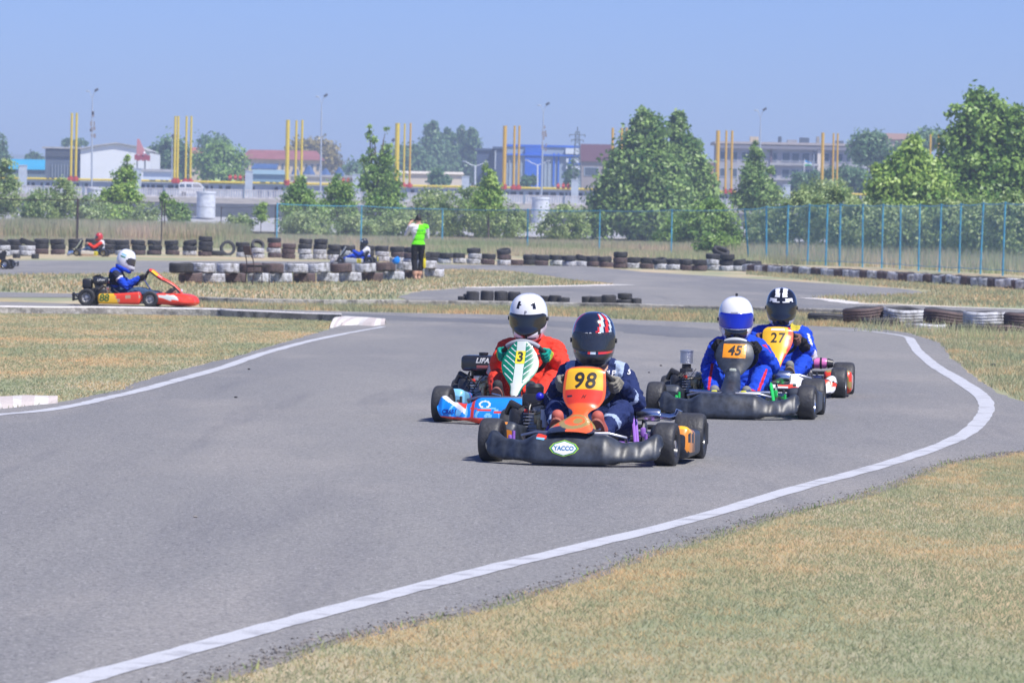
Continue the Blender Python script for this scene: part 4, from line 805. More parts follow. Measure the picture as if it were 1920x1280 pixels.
# red ramp-like roof canopy with a floodlight right of the hall
p = P(266, 290, 800); root = empty('ride_tower', (p.x, 800, p.z), 0, 'small red ride tower with a sloping top and scalloped canopy right of the white gable', 'tower')
mb = MB(); mb.add([(-0.9, 0, 0), (0.7, 0, 0), (-0.55, 0, 2.6), (-0.85, 0, 2.6), (-0.9, 1, 0), (0.7, 1, 0), (-0.55, 1, 2.6), (-0.85, 1, 2.6)], [(0, 1, 2, 3), (7, 6, 5, 4), (0, 4, 5, 1), (1, 5, 6, 2), (2, 6, 7, 3), (3, 7, 4, 0)]); mb.build('slide', mat('faded_pink', (0.50, 0.20, 0.20), 0.7), root, smooth=False)
mb = MB()
for k in range(6): mb.box((-1.0 + k * 0.42, 0.4, -0.45 - 0.12 * (k % 2)), (0.44, 1.3, 0.9)); 
mb.build('canopy', mat('canopy_maroon', (0.32, 0.05, 0.07), 0.7), root, smooth=False)
mb = MB(); mb.tube([(0.5, 0.5, -0.5), (0.5, 0.5, -6)], 0.12, 6); mb.tube([(-0.8, 0.5, -0.5), (-0.8, 0.5, -6)], 0.1, 6); mb.build('support', M_lampd, root)
MB().ball((0.45, -0.4, 0.3), 0.2, 10).build('floodlight_ball', mat('floodlight', (0.95, 0.95, 0.95), 0.3), root)  # the floodlight's brightness is put into a near-white colour, it emits nothing
building('shed', 268, 318, 322, 345, 760, 8, mat('pale_blue_wall', (0.55, 0.62, 0.68), 0.7), 'low pale shed right of the white gabled hall', roof='flat', roofm=M_pale)
building('house', 352, 392, 288, 345, 1050, 12, M_cream, 'cream house with a red roof peeking out between two round trees', windows=[(0.3, 0.35, 0.12, 0.2), (0.6, 0.35, 0.12, 0.2)], roof=1.4, roofm=mat('orange_roof', (0.45, 0.14, 0.10), 0.7), hip=0.1)
building('house', 455, 598, 299, 345, 1000, 13, M_cream, 'long cream two storey house with a red hipped roof', windows=[(0.06 + 0.077 * k, 0.30, 0.035, 0.28) for k in range(13)], roof=2.0, roofm=M_redroof, hip=0.10, over=0.7)
# blue awnings and solar roofs in front of it
M_navy = mat('navy_canvas', (0.05, 0.11, 0.26), 0.6, var=0.2, vscale=0.5)
for i, (x0, x1, yt, yb) in enumerate([(470, 520, 307, 317), (545, 562, 312, 330), (566, 592, 310, 330), (598, 622, 315, 332), (626, 646, 313, 331)]):
    Y = 900 - i * 5; a, c = P((x0 + x1) / 2, yb, Y), P((x0 + x1) / 2, yt, Y); wd = (x1 - x0) * Y / FPX / 2; hh = c.z - a.z; zl = a.z
    mb = MB()
    if i == 0: mb.add([(-wd, 0, 0), (wd * 0.92, 0, 0), (wd, 3, hh), (-wd * 0.85, 3, hh)], [(0, 1, 2, 3)]); mb.add([(-wd, 0.1, -0.1), (wd * 0.92, 0.1, -0.1), (wd, 3.1, hh - 0.1), (-wd * 0.85, 3.1, hh - 0.1)], [(3, 2, 1, 0)])
    else: mb.lathe([(wd, 0), (wd * 1.0, 0.3), (wd * 0.45, hh * 0.75), (0.05, hh)], n=6)
    root = empty('canopy', (a.x, Y, a.z), 0, ['wide sloping blue awning on the red roofed house', 'blue pyramid canopy right of the thick yellow pole, leftmost', 'blue pyramid canopy below the right end of the red roof', 'blue pyramid canopy behind the tall lamp mast', 'blue pyramid canopy farthest right, left of the slender poplar'][i], 'canopy', 'blue canopies by the red roofed house')
    mb.build('cover', M_navy, root, smooth=False); mb = MB()
    for sx in (-.8, .8): mb.tube([(sx * wd, 0.5, 0), (sx * wd, 0.5, -6)], 0.12, 6)
    mb.build('post', M_pale, root)
building('low_house', 545, 655, 332, 345, 880, 8, mat('white_cream', (0.62, 0.57, 0.48), 0.9), 'low cream building under the blue canopies', roof='flat', roofm=M_pale)
building('low_house', 470, 530, 327, 345, 800, 8, mat('teal_wall', (0.18, 0.30, 0.36), 0.8), 'low teal shed below the wide blue awning', roof=0.8, roofm=mat('teal_roof', (0.22, 0.34, 0.40), 0.6), hip=0.1)
building('low_house', 738, 865, 326, 350, 850, 14, mat('cream_pale', (0.66, 0.58, 0.47), 0.9, var=0.1, vscale=0.3), 'long low cream building in front of the tall far poplars', roof=0.5, roofm=mat('cream_roof', (0.66, 0.60, 0.50), 0.9), hip=0.02)
M_dblue = mat('dark_blue_clad', (0.06, 0.09, 0.17), 0.6, var=0.2, vscale=0.3)
building('building', 893, 930, 282, 350, 1000, 14, M_dblue, 'dark blue block left of the pale blue hall, left half', roof='flat', roofm=M_dblue, windows=[(0.5, 0.35, 0.3, 0.12)], winm=M_slate)
building('building', 926, 949, 279, 350, 990, 12, mat('navy_clad', (0.05, 0.07, 0.14), 0.6), 'taller dark navy block directly left of the pale blue hall', roof='flat', roofm=M_dblue, trims=[(0.08, 0.3, 0.1, 0.5, M_pill, 0.3)])
M_hb = mat('hall_paleblue', (0.30, 0.38, 0.46), 0.6, var=0.12, vscale=0.3); M_hb2 = mat('hall_blue', (0.02, 0.13, 0.62), 0.5, var=0.1, vscale=0.3); M_hw = mat('hall_offwhite', (0.66, 0.72, 0.78), 0.6)
tr = [(0.35, 0.5, 0.22, 0.98, M_hb2, 0.5), (0.62, 0.55, 0.025, 0.8, M_hb2, 0.3), (0.68, 0.55, 0.02, 0.8, M_hb2, 0.3), (0.5, 0.20, 0.99, 0.04, M_hb2, 0.7), (0.88, 0.09, 0.22, 0.14, M_hw, 0.8), (0.88, 0.32, 0.20, 0.10, M_hw, 0.8), (0.88, 0.50, 0.20, 0.10, M_hw, 0.85), (0.83, 0.62, 0.03, 0.72, M_hb2, 0.9), (0.90, 0.78, 0.07, 0.42, M_hw, 0.7), (0.90, 0.40, 0.2, 0.04, M_hb2, 1.0), (0.92, 0.585, 0.14, 0.04, M_hb2, 1.0)]
tr += [(0.04 + 0.05 * k, 0.6, 0.008, 0.76, M_pill, 0.25) for k in range(4)] + [(0.5 + 0.05 * k, 0.6, 0.008, 0.76, M_pill, 0.2) for k in range(2)]
building('hall', 949, 1092, 276, 352, 930, 24, M_hb, 'wide pale blue hall with vivid blue entrance panels and white bands', roof='flat', roofm=M_hb2, trims=tr, over=0.25)
building('house', 1090, 1150, 303, 350, 860, 12, mat('pale_brown', (0.30, 0.27, 0.27), 0.8), 'house with a steep dark maroon roof left of the big dark tree', roof=3.2, roofm=mat('maroon_roof', (0.10, 0.04, 0.055), 0.7), hip=0.04, windows=[(0.3, 0.4, 0.45, 0.35), (0.8, 0.35, 0.2, 0.5)], winm=M_hb)
building('house', 1128, 1175, 278, 350, 900, 8, mat('ochre_wall', (0.42, 0.36, 0.28), 0.9), 'tall ochre house behind the maroon roof', roof='flat', roofm=M_pale)
building('house', 1322, 1350, 306, 350, 900, 8, mat('orange_wall', (0.60, 0.36, 0.22), 0.9), 'small orange topped house left of the long apartment block', roof='flat', roofm=M_pale)
# long apartment block
wn_ = []
for fy, fh in ((0.26, 0.20), (0.62, 0.20)):
    for k, (fx, fw) in enumerate([(0.04, .05), (0.12, .05), (0.20, .06), (0.27, .05), (0.42, .03), (0.50, .06), (0.57, .06), (0.645, .06), (0.71, .04), (0.80, .04), (0.90, .035), (0.96, .03)]): wn_.append((fx, fy, fw, fh))
root, w, h, g = building('apartment_block', 1345, 1600, 272, 358, 780, 16, M_conc2, 'long pale three storey apartment block with rows of windows and a flat roof', windows=wn_, winm=mat('window_frames', (0.42, 0.46, 0.52), 0.7), roof='flat', roofm=mat('roof_slab', (0.40, 0.36, 0.34), 0.9), over=0.6,
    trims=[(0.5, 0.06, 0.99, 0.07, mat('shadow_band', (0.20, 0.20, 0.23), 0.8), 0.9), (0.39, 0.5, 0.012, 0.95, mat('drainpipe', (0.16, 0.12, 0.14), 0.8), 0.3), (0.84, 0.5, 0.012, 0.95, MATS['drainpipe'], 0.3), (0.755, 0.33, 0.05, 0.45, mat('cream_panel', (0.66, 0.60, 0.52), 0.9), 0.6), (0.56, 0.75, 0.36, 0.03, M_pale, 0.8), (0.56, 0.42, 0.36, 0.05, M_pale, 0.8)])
for i, (fx, hh, ww, m) in enumerate([(0.27, 0.9, 1.4, M_cream), (0.46, 1.0, 0.5, M_slate), (0.55, .5, 1.6, M_conc2), (0.64, 0.9, 1.5, M_slate), (0.9, 0.5, 1.3, M_slate), (0.74, 1.1, .5, M_tan)]):
    MB().box((-w / 2 + fx * w, 3, g + h + 0.4 + hh / 2), (ww, 1.5, hh)).build('roof_box', m, root, smooth=False)
building('house', 1596, 1665, 300, 358, 790, 14, mat('grey_white', (0.40, 0.42, 0.45), 0.9, var=0.2, vscale=0.3), 'lower pale wing right of the long apartment block', roof='flat', roofm=M_pale, windows=[(0.2 + 0.2 * k, 0.35, 0.12, 0.2) for k in range(4)])
building('house', 1655, 1730, 262, 360, 850, 12, mat('tan_wall', (0.45, 0.38, 0.32), 0.9), 'tan house with a brown roof behind the bright green tree', roof=1.2, roofm=mat('brown_roof', (0.30, 0.19, 0.15), 0.8), hip=0.15)
# flag on its pole
a, c = P(1507, 357, 720), P(1507, 305, 720); root = empty('flagpole', a, 0, 'thin white flagpole with a blue, white and green flag before the apartment block', 'flagpole')
MB().tube([(0, 0, -1), (0, 0, c.z - a.z + 0.5)], 0.08, 6).build('pole', M_wht, root)
mb = MB(); rows = []
for i in range(7):
    t = i / 6; rows.append([(0.1 + k * 0.2, 0.1 * math.sin(k * 1.3), (c.z - a.z) - 0.3 * t * 3 + 0.4 - 0.05 * k + 0.09 * k * (t - .3)) for k in range(6)])
mb.grid(rows, mf=lambda i, j: 0 if i < 2 else (1 if i < 4 else 2)); mb.build('flag', [mat('flag_blue', (0.03, 0.28, 0.60), 0.7), M_wht, mat('flag_green', (0.03, 0.40, 0.16), 0.7)], root)
# far trees round the buildings
FG = 'far trees among the buildings'
def ft(x, Y, bl, n, size, key, lab): T('far_tree', x, Y, bl, n, size, key, lab, group=FG, trunk=0.3)
ft(318, 900, [(318, 285, 30, 26), (300, 300, 22, 26), (335, 300, 24, 28), (318, 318, 36, 22)], 6000, 0.62, 'far', 'round olive tree behind the second yellow pole cluster')
ft(415, 820, [(412, 288, 24, 20), (400, 305, 30, 24), (430, 308, 30, 26), (415, 325, 42, 18)], 8000, 0.55, 'green', 'broad green tree left of the red roofed house')
ft(400, 980, [(398, 268, 20, 12), (412, 276, 22, 14)], 2000, 0.6, 'far', 'olive crown just above the broad green tree')
ft(590, 1150, [(585, 280, 34, 20), (560, 282, 22, 18), (606, 295, 26, 22), (625, 310, 16, 12)], 6000, 0.75, 'yellow', 'yellowing round tree behind the right end of the red roofed house')
ft(812, 1150, [(811, 243, 10, 14), (812, 268, 16, 22), (815, 300, 18, 30), (800, 315, 16, 26)], 8000, 0.75, 'far', 'tallest hazy poplar, leftmost of the tall far row')
ft(842, 1160, [(842, 250, 7, 14), (843, 275, 11, 22), (844, 315, 13, 34)], 5000, 0.7, 'far', 'hazy poplar, second of the tall far row')
ft(866, 1170, [(865, 252, 6, 14), (866, 278, 10, 22), (867, 315, 12, 34)], 5000, 0.7, 'far', 'hazy poplar, third of the tall far row')
ft(886, 1165, [(884, 252, 7, 14), (888, 278, 12, 22), (891, 312, 13, 34), (903, 322, 8, 22)], 5200, 0.7, 'far', 'hazy poplar, rightmost of the tall far row')
ft(762, 1100, [(762, 300, 30, 30), (745, 315, 22, 24), (785, 310, 22, 30)], 5500, 0.75, 'far', 'hazy spreading tree behind the cluster of poles by the slender poplar')
ft(672, 1000, [(668, 325, 22, 16)], 1600, 0.6, 'far', 'dark tree crown low behind the left side of the slender poplar')
ft(822, 780, [(818, 333, 10, 16), (835, 338, 9, 10)], 1500, 0.45, 'far', 'small dark tree in front of the long low cream building')
ft(3, 1000, [(0, 280, 10, 24), (0, 300, 12, 20)], 2200, 0.6, 'far', 'dark hazy tree cut by the left edge of the photo')
ft(62, 1200, [(62, 293, 6, 10), (50, 298, 5, 8), (76, 299, 8, 6)], 1200, 0.55, 'far', 'tiny hazy treetops above the cyan roof')
ft(140, 1200, [(126, 268, 7, 6), (147, 268, 8, 6), (160, 268, 5, 4)], 1200, 0.55, 'far', 'tiny hazy treetops above the dark wing of the hall')
ft(1632, 740, [(1632, 272, 30, 20), (1620, 288, 22, 18), (1650, 288, 18, 18)], 6500, 0.5, 'far', 'round umbrella shaped pine at the right end of the apartment block')
ft(1580, 700, [(1580, 335, 34, 22), (1560, 345, 22, 16), (1612, 340, 20, 20)], 5000, 0.42, 'far', 'loose green trees below the right half of the apartment block')
ft(1505, 705, [(1500, 345, 20, 14), (1525, 340, 20, 18)], 3000, 0.42, 'far', 'dark shrubs around the flagpole')
ft(1072, 760, [(1074, 325, 7, 22), (1070, 335, 9, 16)], 1500, 0.45, 'far', 'small dark conical tree beside the lattice pylon')
ft(990, 800, [(985, 340, 8, 8), (999, 338, 7, 10)], 900, 0.45, 'far', 'two low shrubs at the foot of the blue hall')
ft(1740, 760, [(1745, 262, 26, 14), (1700, 285, 20, 16)], 4000, 0.5, 'far', 'dark far tree between the two right hand poles')
ft(1130, 1000, [(1185, 262, 22, 14)], 900, 0.5, 'far', 'far treetop touching the left shoulder of the big dark tree')
# faint hills
mb = MB(); rows = []
for y, zf in ((4300, 0.0), (4420, 1.0), (4700, 0.6)):
    rows.append([(x, y, 1.0 + zf * (58 + 26 * noise.noise(Vector((x / 900, 1, 0))) + 7 * noise.noise(Vector((x / 160, 4, 0))))) for x in range(-1400, 1401, 40)])
mb.grid(rows); tag(mb.build('hills', mat('far_hills', (0.12, 0.15, 0.12), 1.0, var=0.3, vscale=0.01)), kind='structure')
# ------------------------------------------------------------------ haze
mb = MB(); mb.box((0, 2450, 30), (4200, 5100, 68)); hz = mb.build('haze', bpy.data.materials.new('haze'), smooth=False); tag(hz, kind='stuff')
hm = hz.data.materials[0]; hm.use_nodes = True; hn = hm.node_tree.nodes; hn.remove(hn['Principled BSDF'])
pv = hn.new('ShaderNodeVolumePrincipled'); pv.inputs['Color'].default_value = (0.66, 0.80, 1.0, 1); pv.inputs['Density'].default_value = 0.00040; pv.inputs['Anisotropy'].default_value = 0.0
hm.node_tree.links.new(pv.outputs[0], hn['Material Output'].inputs['Volume'])
# ------------------------------------------------------------------ people
M_skin = mat('skin', (0.50, 0.29, 0.20), 0.55); M_blk = mat('black_plastic', (0.02, 0.02, 0.023), 0.4); M_blkm = mat('black_matt', (0.025, 0.025, 0.028), 0.8, bump=0.2, bscale=40)
M_chrome = mat('chrome', (0.62, 0.64, 0.68), 0.22, metal=1.0, var=0.3, vscale=8); M_alu = mat('cast_aluminium', (0.42, 0.42, 0.43), 0.45, metal=0.7, var=0.3, vscale=25)
M_knit = mat('glove_knit', (0.26, 0.245, 0.20), 0.95, bump=0.5, bscale=150)
def capsule(mb, a, c, r0, r1, n=14, flat=1.0):
    a, c = Vector(a), Vector(c); ax = c - a; L = max(ax.length, 1e-4); prof = []
    for i in range(5): t = math.pi / 2 * i / 4; prof.append((max(r0 * math.sin(t), 1e-4), -r0 * math.cos(t)))
    for i in range(5): t = math.pi / 2 * i / 4; prof.append((max(r1 * math.cos(t), 1e-4), L + r1 * math.sin(t)))
    mb.lathe(prof, a, ax, n)
def remesh(mb, name, mats, voxel, classify, parent, smooth=5, wrinkle=0.0, wscale=9.0, seed=0):
    me = mb.mesh('tmp', mats[0]); o = obj('tmp', me)
    md = o.modifiers.new('r', 'REMESH'); md.mode = 'VOXEL'; md.voxel_size = voxel
    ms = o.modifiers.new('s', 'SMOOTH'); ms.factor = 0.6; ms.iterations = smooth
    dg = bpy.context.evaluated_depsgraph_get(); m2 = bpy.data.meshes.new_from_object(o.evaluated_get(dg)); bpy.data.objects.remove(o); bpy.data.meshes.remove(me)
    m2.name = name; m2.materials.clear()
    for m in mats: m2.materials.append(m)
    if wrinkle > 0:
        nr = [v.normal.copy() for v in m2.vertices]
        for v, n in zip(m2.vertices, nr):
            q = v.co * wscale + Vector((seed, 0, 0)); w = 1 - abs(noise.noise(Vector((q.x, q.y, q.z * 1.6)))) * 2.2; w2 = noise.noise(q * 2.7)
            v.co += n * wrinkle * (0.9 * w + 0.5 * w2 - 0.4)
    m2.polygons.foreach_set('material_index', [classify(p.center) for p in m2.polygons] if classify else [0] * len(m2.polygons))
    m2.polygons.foreach_set('use_smooth', [True] * len(m2.polygons)); m2.update()
    return obj(name, m2, parent)
def seg_t(p, a, c):
    a, c = Vector(a), Vector(c); d = c - a; t = max(0, min(1, (p - a).dot(d) / d.length_squared)); return t, (p - (a + d * t)).length

def glove(wrist, grip, tang, outw, nrm, m, mc, parent, name='glove', small=1.0):
    """a hand closed round the wheel rim at grip: tang along the rim (up), outw away from the hub, nrm towards the driver"""
    mb = MB(); g, a, o, n = Vector(grip), Vector(tang).normalized(), Vector(outw).normalized(), Vector(nrm).normalized(); s = small
    w = Vector(wrist); pc = g + o * 0.024 * s + n * 0.022 * s
    for k in (-1, 0, 1): capsule(mb, w + a * 0.014 * k, pc + a * (0.026 * k) * s, 0.021, 0.022 * s, 10)
    ln = [0.90, 1.05, 1.0, 0.85]
    for k, off in enumerate((-0.033, -0.011, 0.011, 0.033)):
        L = ln[k] * s; b0 = pc + a * off * s + o * 0.012; p = [b0, g + a * off * s + o * 0.026 * L - n * 0.016 * L, g + a * off * s + o * 0.004 - n * 0.028 * L, g + a * off * s - o * 0.020 * L - n * 0.016 * L, g + a * off * s - o * 0.022 * L + n * 0.004]
        for u, v in zip(p, p[1:]): capsule(mb, u, v, 0.0112 * s, 0.0102 * s, 8)
    t = [pc + a * 0.02, g + n * 0.022 + a * 0.045 * s + o * 0.005, g - o * 0.018 + n * 0.016 + a * 0.052 * s, g - o * 0.030 - n * 0.004 + a * 0.046 * s]
    for u, v in zip(t, t[1:]): capsule(mb, u, v, 0.013 * s, 0.0115 * s, 8)
    cl = (lambda p: 1 if ((p - w).length < 0.05 * s + 0.03 and mc is not None) else 0)
    return remesh(mb, name, [m, mc or m], 0.0042, cl, parent, 3)

HROWS = [(.160, .004, .004, .004), (.157, .035, .036, .042), (.147, .066, .066, .078), (.128, .092, .092, .108), (.100, .112, .113, .130), (.062, .126, .130, .146), (.022, .132, .141, .154), (-.018, .132, .150, .154), (-.055, .128, .158, .148), (-.090, .120, .162, .132), (-.120, .108, .156, .112), (-.145, .092, .140, .092), (-.158, .070, .110, .070), (-.160, .045, .070, .045)]
def helmet(c, face, matf, mats, visor_m, parent, sc=1.0, tilt=0.0, vz=(-0.062, 0.052), vw=rad(78), name='helmet', open_port=False, vdip=0.0):
    """face: yaw of the face in local space (0 = +Y); matf(az, z) -> material index"""
    N = 64; import bisect; zs = []; R = Matrix.Rotation(face, 3, 'Z') @ Matrix.Rotation(tilt, 3, 'X'); rows_n = 44
    def dims(t):
        k = t * (len(HROWS) - 1); i = min(int(k), len(HROWS) - 2); f = k - i
        P0, P1, P2, P3 = HROWS[max(0, i - 1)], HROWS[i], HROWS[i + 1], HROWS[min(len(HROWS) - 1, i + 2)]
        return [0.5 * (2 * b_ + (c_ - a_) * f + (2 * a_ - 5 * b_ + 4 * c_ - d_) * f * f + (3 * b_ - a_ - 3 * c_ + d_) * f ** 3) for a_, b_, c_, d_ in zip(P0, P1, P2, P3)]
    def pt(t, az, off=0.0):
        z, a, f, bk = dims(t); cx, cy = math.sin(az), math.cos(az); yy = f if cy > 0 else bk
        r = 1.0 / math.sqrt((cx / a) ** 2 + (cy / yy) ** 2)
        if cy > 0.6 and z < -0.05: r += 0.012 * (cy - 0.6) / 0.4 * min(1, (-z - 0.05) / 0.05)
        return R @ (Vector((cx * (r + off), cy * (r + off), z + (off if t < 0.3 else 0))) * sc) + Vector(c)
    rows = [[pt(i / rows_n, 2 * math.pi * j / N) for j in range(N)] for i in range(rows_n + 1)]
    def mfun(i, j):
        z = dims((i + 0.5) / rows_n)[0]; az = (j + 0.5) / N * 2 * math.pi; az = az - 2 * math.pi if az > math.pi else az; return matf(az, z)
    mb = MB(); mb.grid(rows, closed=True, mf=mfun)
    if open_port:
        keep = []; km = []
        for f, mi in zip(mb.f, mb.m):
            i, j = f[0] // N, f[0] % N; z = dims((i + 0.5) / rows_n)[0]; az = (j + 0.5) / N * 2 * math.pi; az = az - 2 * math.pi if az > math.pi else az
            if not (vz[0] + 0.012 < z < vz[1] - 0.012 and abs(az) < vw - 0.12): keep.append(f); km.append(mi)
        mb.f, mb.m = keep, km
    # chin vent and lower rim
    h = mb.build(name, mats, parent, angle=60)
    mb = MB(); vr = []
    zt = [dims(q / 400)[0] for q in range(401)]
    for i in range(15):
        fz = i / 14; e = vw * (1.0 - 0.25 * (2 * fz - 1) ** 4); row = []
        for k in range(31):
            az = -e + 2 * e * k / 30; lo = vz[0] - vdip * max(0, 1 - abs(az) / 1.0) ** 1.2; z = lo + (vz[1] - lo) * fz; t = min(range(401), key=lambda q: abs(zt[q] - z)) / 400
            row.append(pt(t, az, 0.0045 if 0 < i < 14 and 0 < k < 30 else 0.0005))
        vr.append(row)
    mb.grid(vr); v = mb.build('visor', visor_m, h, angle=60)
    mb = MB(); t = 0.84
    for s_ in (-1, 1): mb.tube([pt(0.52, s_ * (vw + 0.02), -0.004), pt(0.52, s_ * (vw + 0.02), 0.010)], 0.014 * sc, 12)
    mb.build('visor_pivot', M_blk, h)
    mb = MB(); mb.grid([[pt(0.775, -0.5 + k * 0.1, 0.004) for k in range(11)], [pt(0.80, -0.5 + k * 0.1, 0.006) for k in range(11)]]); mb.build('chin_vent', M_blk, h)
    return h

def seated(root, sp):
    """driver in kart coordinates: x right, y forward, z up"""
    s = sp.get('suit'); H = Vector(sp.get('head', (0, -0.27, 0.745))); hands = sp['hands']; mb = MB(); lean = sp.get('lean', 0.0)
    hip = Vector((lean * -0.3, sp.get('hipy', -0.36), 0.17)); cy_ = sp.get('chy', -0.37); ch = Vector((lean, cy_, 0.47)); B = sp.get('bulk', 1.0)
    mb.ball(hip, (0.185 * B, 0.15, 0.13), 20); mb.ball(hip.lerp(ch, 0.45), (0.165 * B, 0.135, 0.17), 20); mb.ball(ch, (0.175 * B, 0.135 * B, 0.15), 20); mb.ball(ch + Vector((0, -0.02, 0.07)), (0.155, 0.10, 0.095), 16)
    capsule(mb, ch + Vector((0, -0.01, 0.08)), H - Vector((0, 0.02, 0.10)), 0.075, 0.055); mb.ball(H + Vector((0, 0.0, -0.005)), (0.075, 0.095, 0.11), 16)
    mb.ball(H + Vector((0, 0.095, -0.02)), (0.014, 0.02, 0.022), 8)
    segs = []; an_s = []
    for i, sx in enumerate((1, -1)):
        sh = Vector((lean + sx * 0.170 * B, cy_ + 0.015, 0.515)); el = Vector(sp.get('elbow', ((0.255, -0.12, 0.35), (-0.255, -0.12, 0.35)))[i]); wr = Vector(hands[i][0])
        capsule(mb, ch + Vector((sx * 0.05, -0.01, 0.075)), sh, 0.080, 0.070 * B); capsule(mb, sh, el, 0.070 * B, 0.062 * B); capsule(mb, el, wr, 0.060 * B, 0.042)
        kn = Vector((sx * sp.get('kx', 0.20), sp.get('ky', 0.12), sp.get('kz', 0.31))); an = Vector((sx * 0.125, sp.get('ay', 0.50), sp.get('az', 0.15)))
        capsule(mb, hip + Vector((sx * 0.09, 0.03, -0.02)), kn, 0.098, 0.072); capsule(mb, kn, an, 0.072, 0.050)
        an_s.append(an + Vector((0, 0.03, 0.0))); segs += [('upper', sh, el, sx), ('fore', el, wr, sx), ('thigh', hip + Vector((sx * 0.09, 0.03, -0.02)), kn, sx), ('shin', kn, an, sx)]
    cf = sp['classify']
    def classify(p):
        if (p - H).length < 0.135 or (p.z > H.z - 0.10): return 1
        bs = None; bd = 9
        for nm, a, c, sx in segs:
            t, d = seg_t(p, a, c)
            if d < bd: bd, bs = d, (nm, t, sx, p - a.lerp(c, t))
        t, d = seg_t(p, hip, ch + Vector((0, 0, 0.1)));
        if d - 0.09 < bd - 0.0 and abs(p.x) < 0.17 and p.y < sp.get('chy', -0.37) + 0.17 and bs[0] not in ('thigh', 'shin'):
            if not (bs[0] == 'fore'): bs = ('torso' if bd > 0.06 or abs(p.x) < 0.15 else bs[0], t, bs[2], bs[3])
        return cf(bs, p, H)
    remesh(mb, 'body', sp['mats'], 0.0105, classify, root, 5, wrinkle=0.012, wscale=13, seed=sp.get('seed', 0))
    n = Vector((0, -0.75, 0.66))
    for i, sx in enumerate((1, -1)):
        gr = Vector(hands[i][1]); hub = Vector(sp.get('hub', (0, .16, .47))); o = (gr - hub); o -= n * o.dot(n); o.normalize(); tg = n.cross(o); tg = tg if tg.z > 0 else -tg
        glove(hands[i][0], gr, tg, o, n, sp['glove'], sp.get('glove_cuff'), root)
        shm = MB(); ank = an_s[i]; toe = ank + Vector((-sx * 0.004, 0.085, sp.get('toe', 0.13))); capsule(shm, ank + Vector((0, 0.0, -0.03)), toe - Vector((0, 0.012, 0)), 0.042, 0.038, 14); capsule(shm, ank + Vector((0, -0.03, 0.03)), toe - Vector((0, 0.04, 0.02)), 0.048, 0.032, 12)
        sm = sp.get('sole', mat('brown_sole', (0.22, 0.09, 0.07), 0.8, bump=0.4, bscale=120)); shoe = remesh(shm, 'shoe', [sp.get('shoe', M_blkm)], 0.006, None, root, 2)
        dv = (toe - ank).normalized(); so_n = Vector((0, dv.z, -dv.y)); Rm = Matrix((Vector((1, 0, 0)), -so_n, dv)).transposed(); mid = ank.lerp(toe, 0.5) + so_n * 0.036 - Vector((0, 0, 0.012))
        sb = MB(); n_ = 28; rows_ = []
        for q in range(4):
            off = (-0.010, -0.010, 0.010, 0.012)[q]; sc_s = (0.2, 1.0, 1.0, 0.86)[q]
            rows_.append([mid + Rm @ Vector((math.cos(2 * math.pi * j / n_) * 0.044 * sc_s * (1 + 0.12 * math.sin(2 * math.pi * j / n_)), -off, math.sin(2 * math.pi * j / n_) * 0.098 * sc_s)) for j in range(n_)])
        sb.grid(rows_, closed=True); sb.add(rows_[3], [tuple(range(n_))]); sb.build('sole', sm, shoe, angle=50)
def wheel_pts(hub, R, th):
    """point on the steering rim; th from the driver's right, counter-clockwise to the top"""
    return Vector(hub) + Vector((math.cos(th) * R, math.sin(th) * R * 0.66, math.sin(th) * R * 0.75))
def std_hands(hub, R=0.155, th=(0.1, math.pi - 0.1), dy=-0.10):
    out = []
    for t in th:
        g = wheel_pts(hub, R, t); sx = 1 if g.x > 0 else -1; out.append((g + Vector((sx * 0.045, -0.075, -0.01)), g))
    return out

# ------------------------------------------------------------------ karts
M_slick = mat('slick_tyre', (0.040, 0.041, 0.045), 0.55, var=0.35, vscale=9, bump=0.25, bscale=50)
M_slickside = mat('tyre_side', (0.022, 0.022, 0.024), 0.6)
def kart_wheel(root, x, y, R, w, rimm, steer=0.0, s=1):
    """part wheel (rim) with its tyre and nut as sub-parts"""
    Rr = Matrix.Rotation(steer, 3, 'Z'); ax = Rr @ Vector((1, 0, 0)); c = Vector((x, y, R)); h = w / 2; ri = R * 0.50
    mb = MB(); mb.lathe([(0.030, h * 0.45), (ri * 0.55, h * 0.40), (ri * 0.86, h * 0.55), (ri, h * 0.88), (ri * 1.04, h * 0.9), (ri * 1.0, h * 0.7), (ri * 0.86, 0), (ri * 1.0, -h * 0.7), (ri * 1.04, -h * 0.9), (ri, -h * 0.88), (ri * 0.82, -h * 0.5), (ri * 0.5, -h * 0.4), (0.03, -h * .4)], c, ax, 28)
    o = mb.build('wheel', rimm, root, angle=30)
    mb = MB(); mb.lathe([(ri, h * 0.80), (ri * 1.25, h * 0.95), (R * 0.80, h), (R * 0.90, h * 0.96), (R * 0.965, h * 0.84), (R * 0.995, h * 0.62), (R, h * 0.3), (R, -h * 0.3), (R * 0.995, -h * 0.62), (R * 0.965, -h * 0.84), (R * 0.90, -h * 0.96), (R * 0.80, -h), (ri * 1.25, -h * 0.95), (ri, -h * 0.80)], c, ax, 44, closed=True, seg_mi=[1, 1, 1, 0, 0, 0, 0, 0, 0, 0, 1, 1, 1, 1])
    mb.build('tyre', [M_slick, M_slickside], o, angle=35)
    mb = MB(); mb.lathe([(0.012, 0.0), (0.026, 0.005), (0.026, 0.03), (0.014, 0.032)], c + ax * s * h * 0.4, ax * s, 10); mb.build('hub', M_alu, o)
    return o
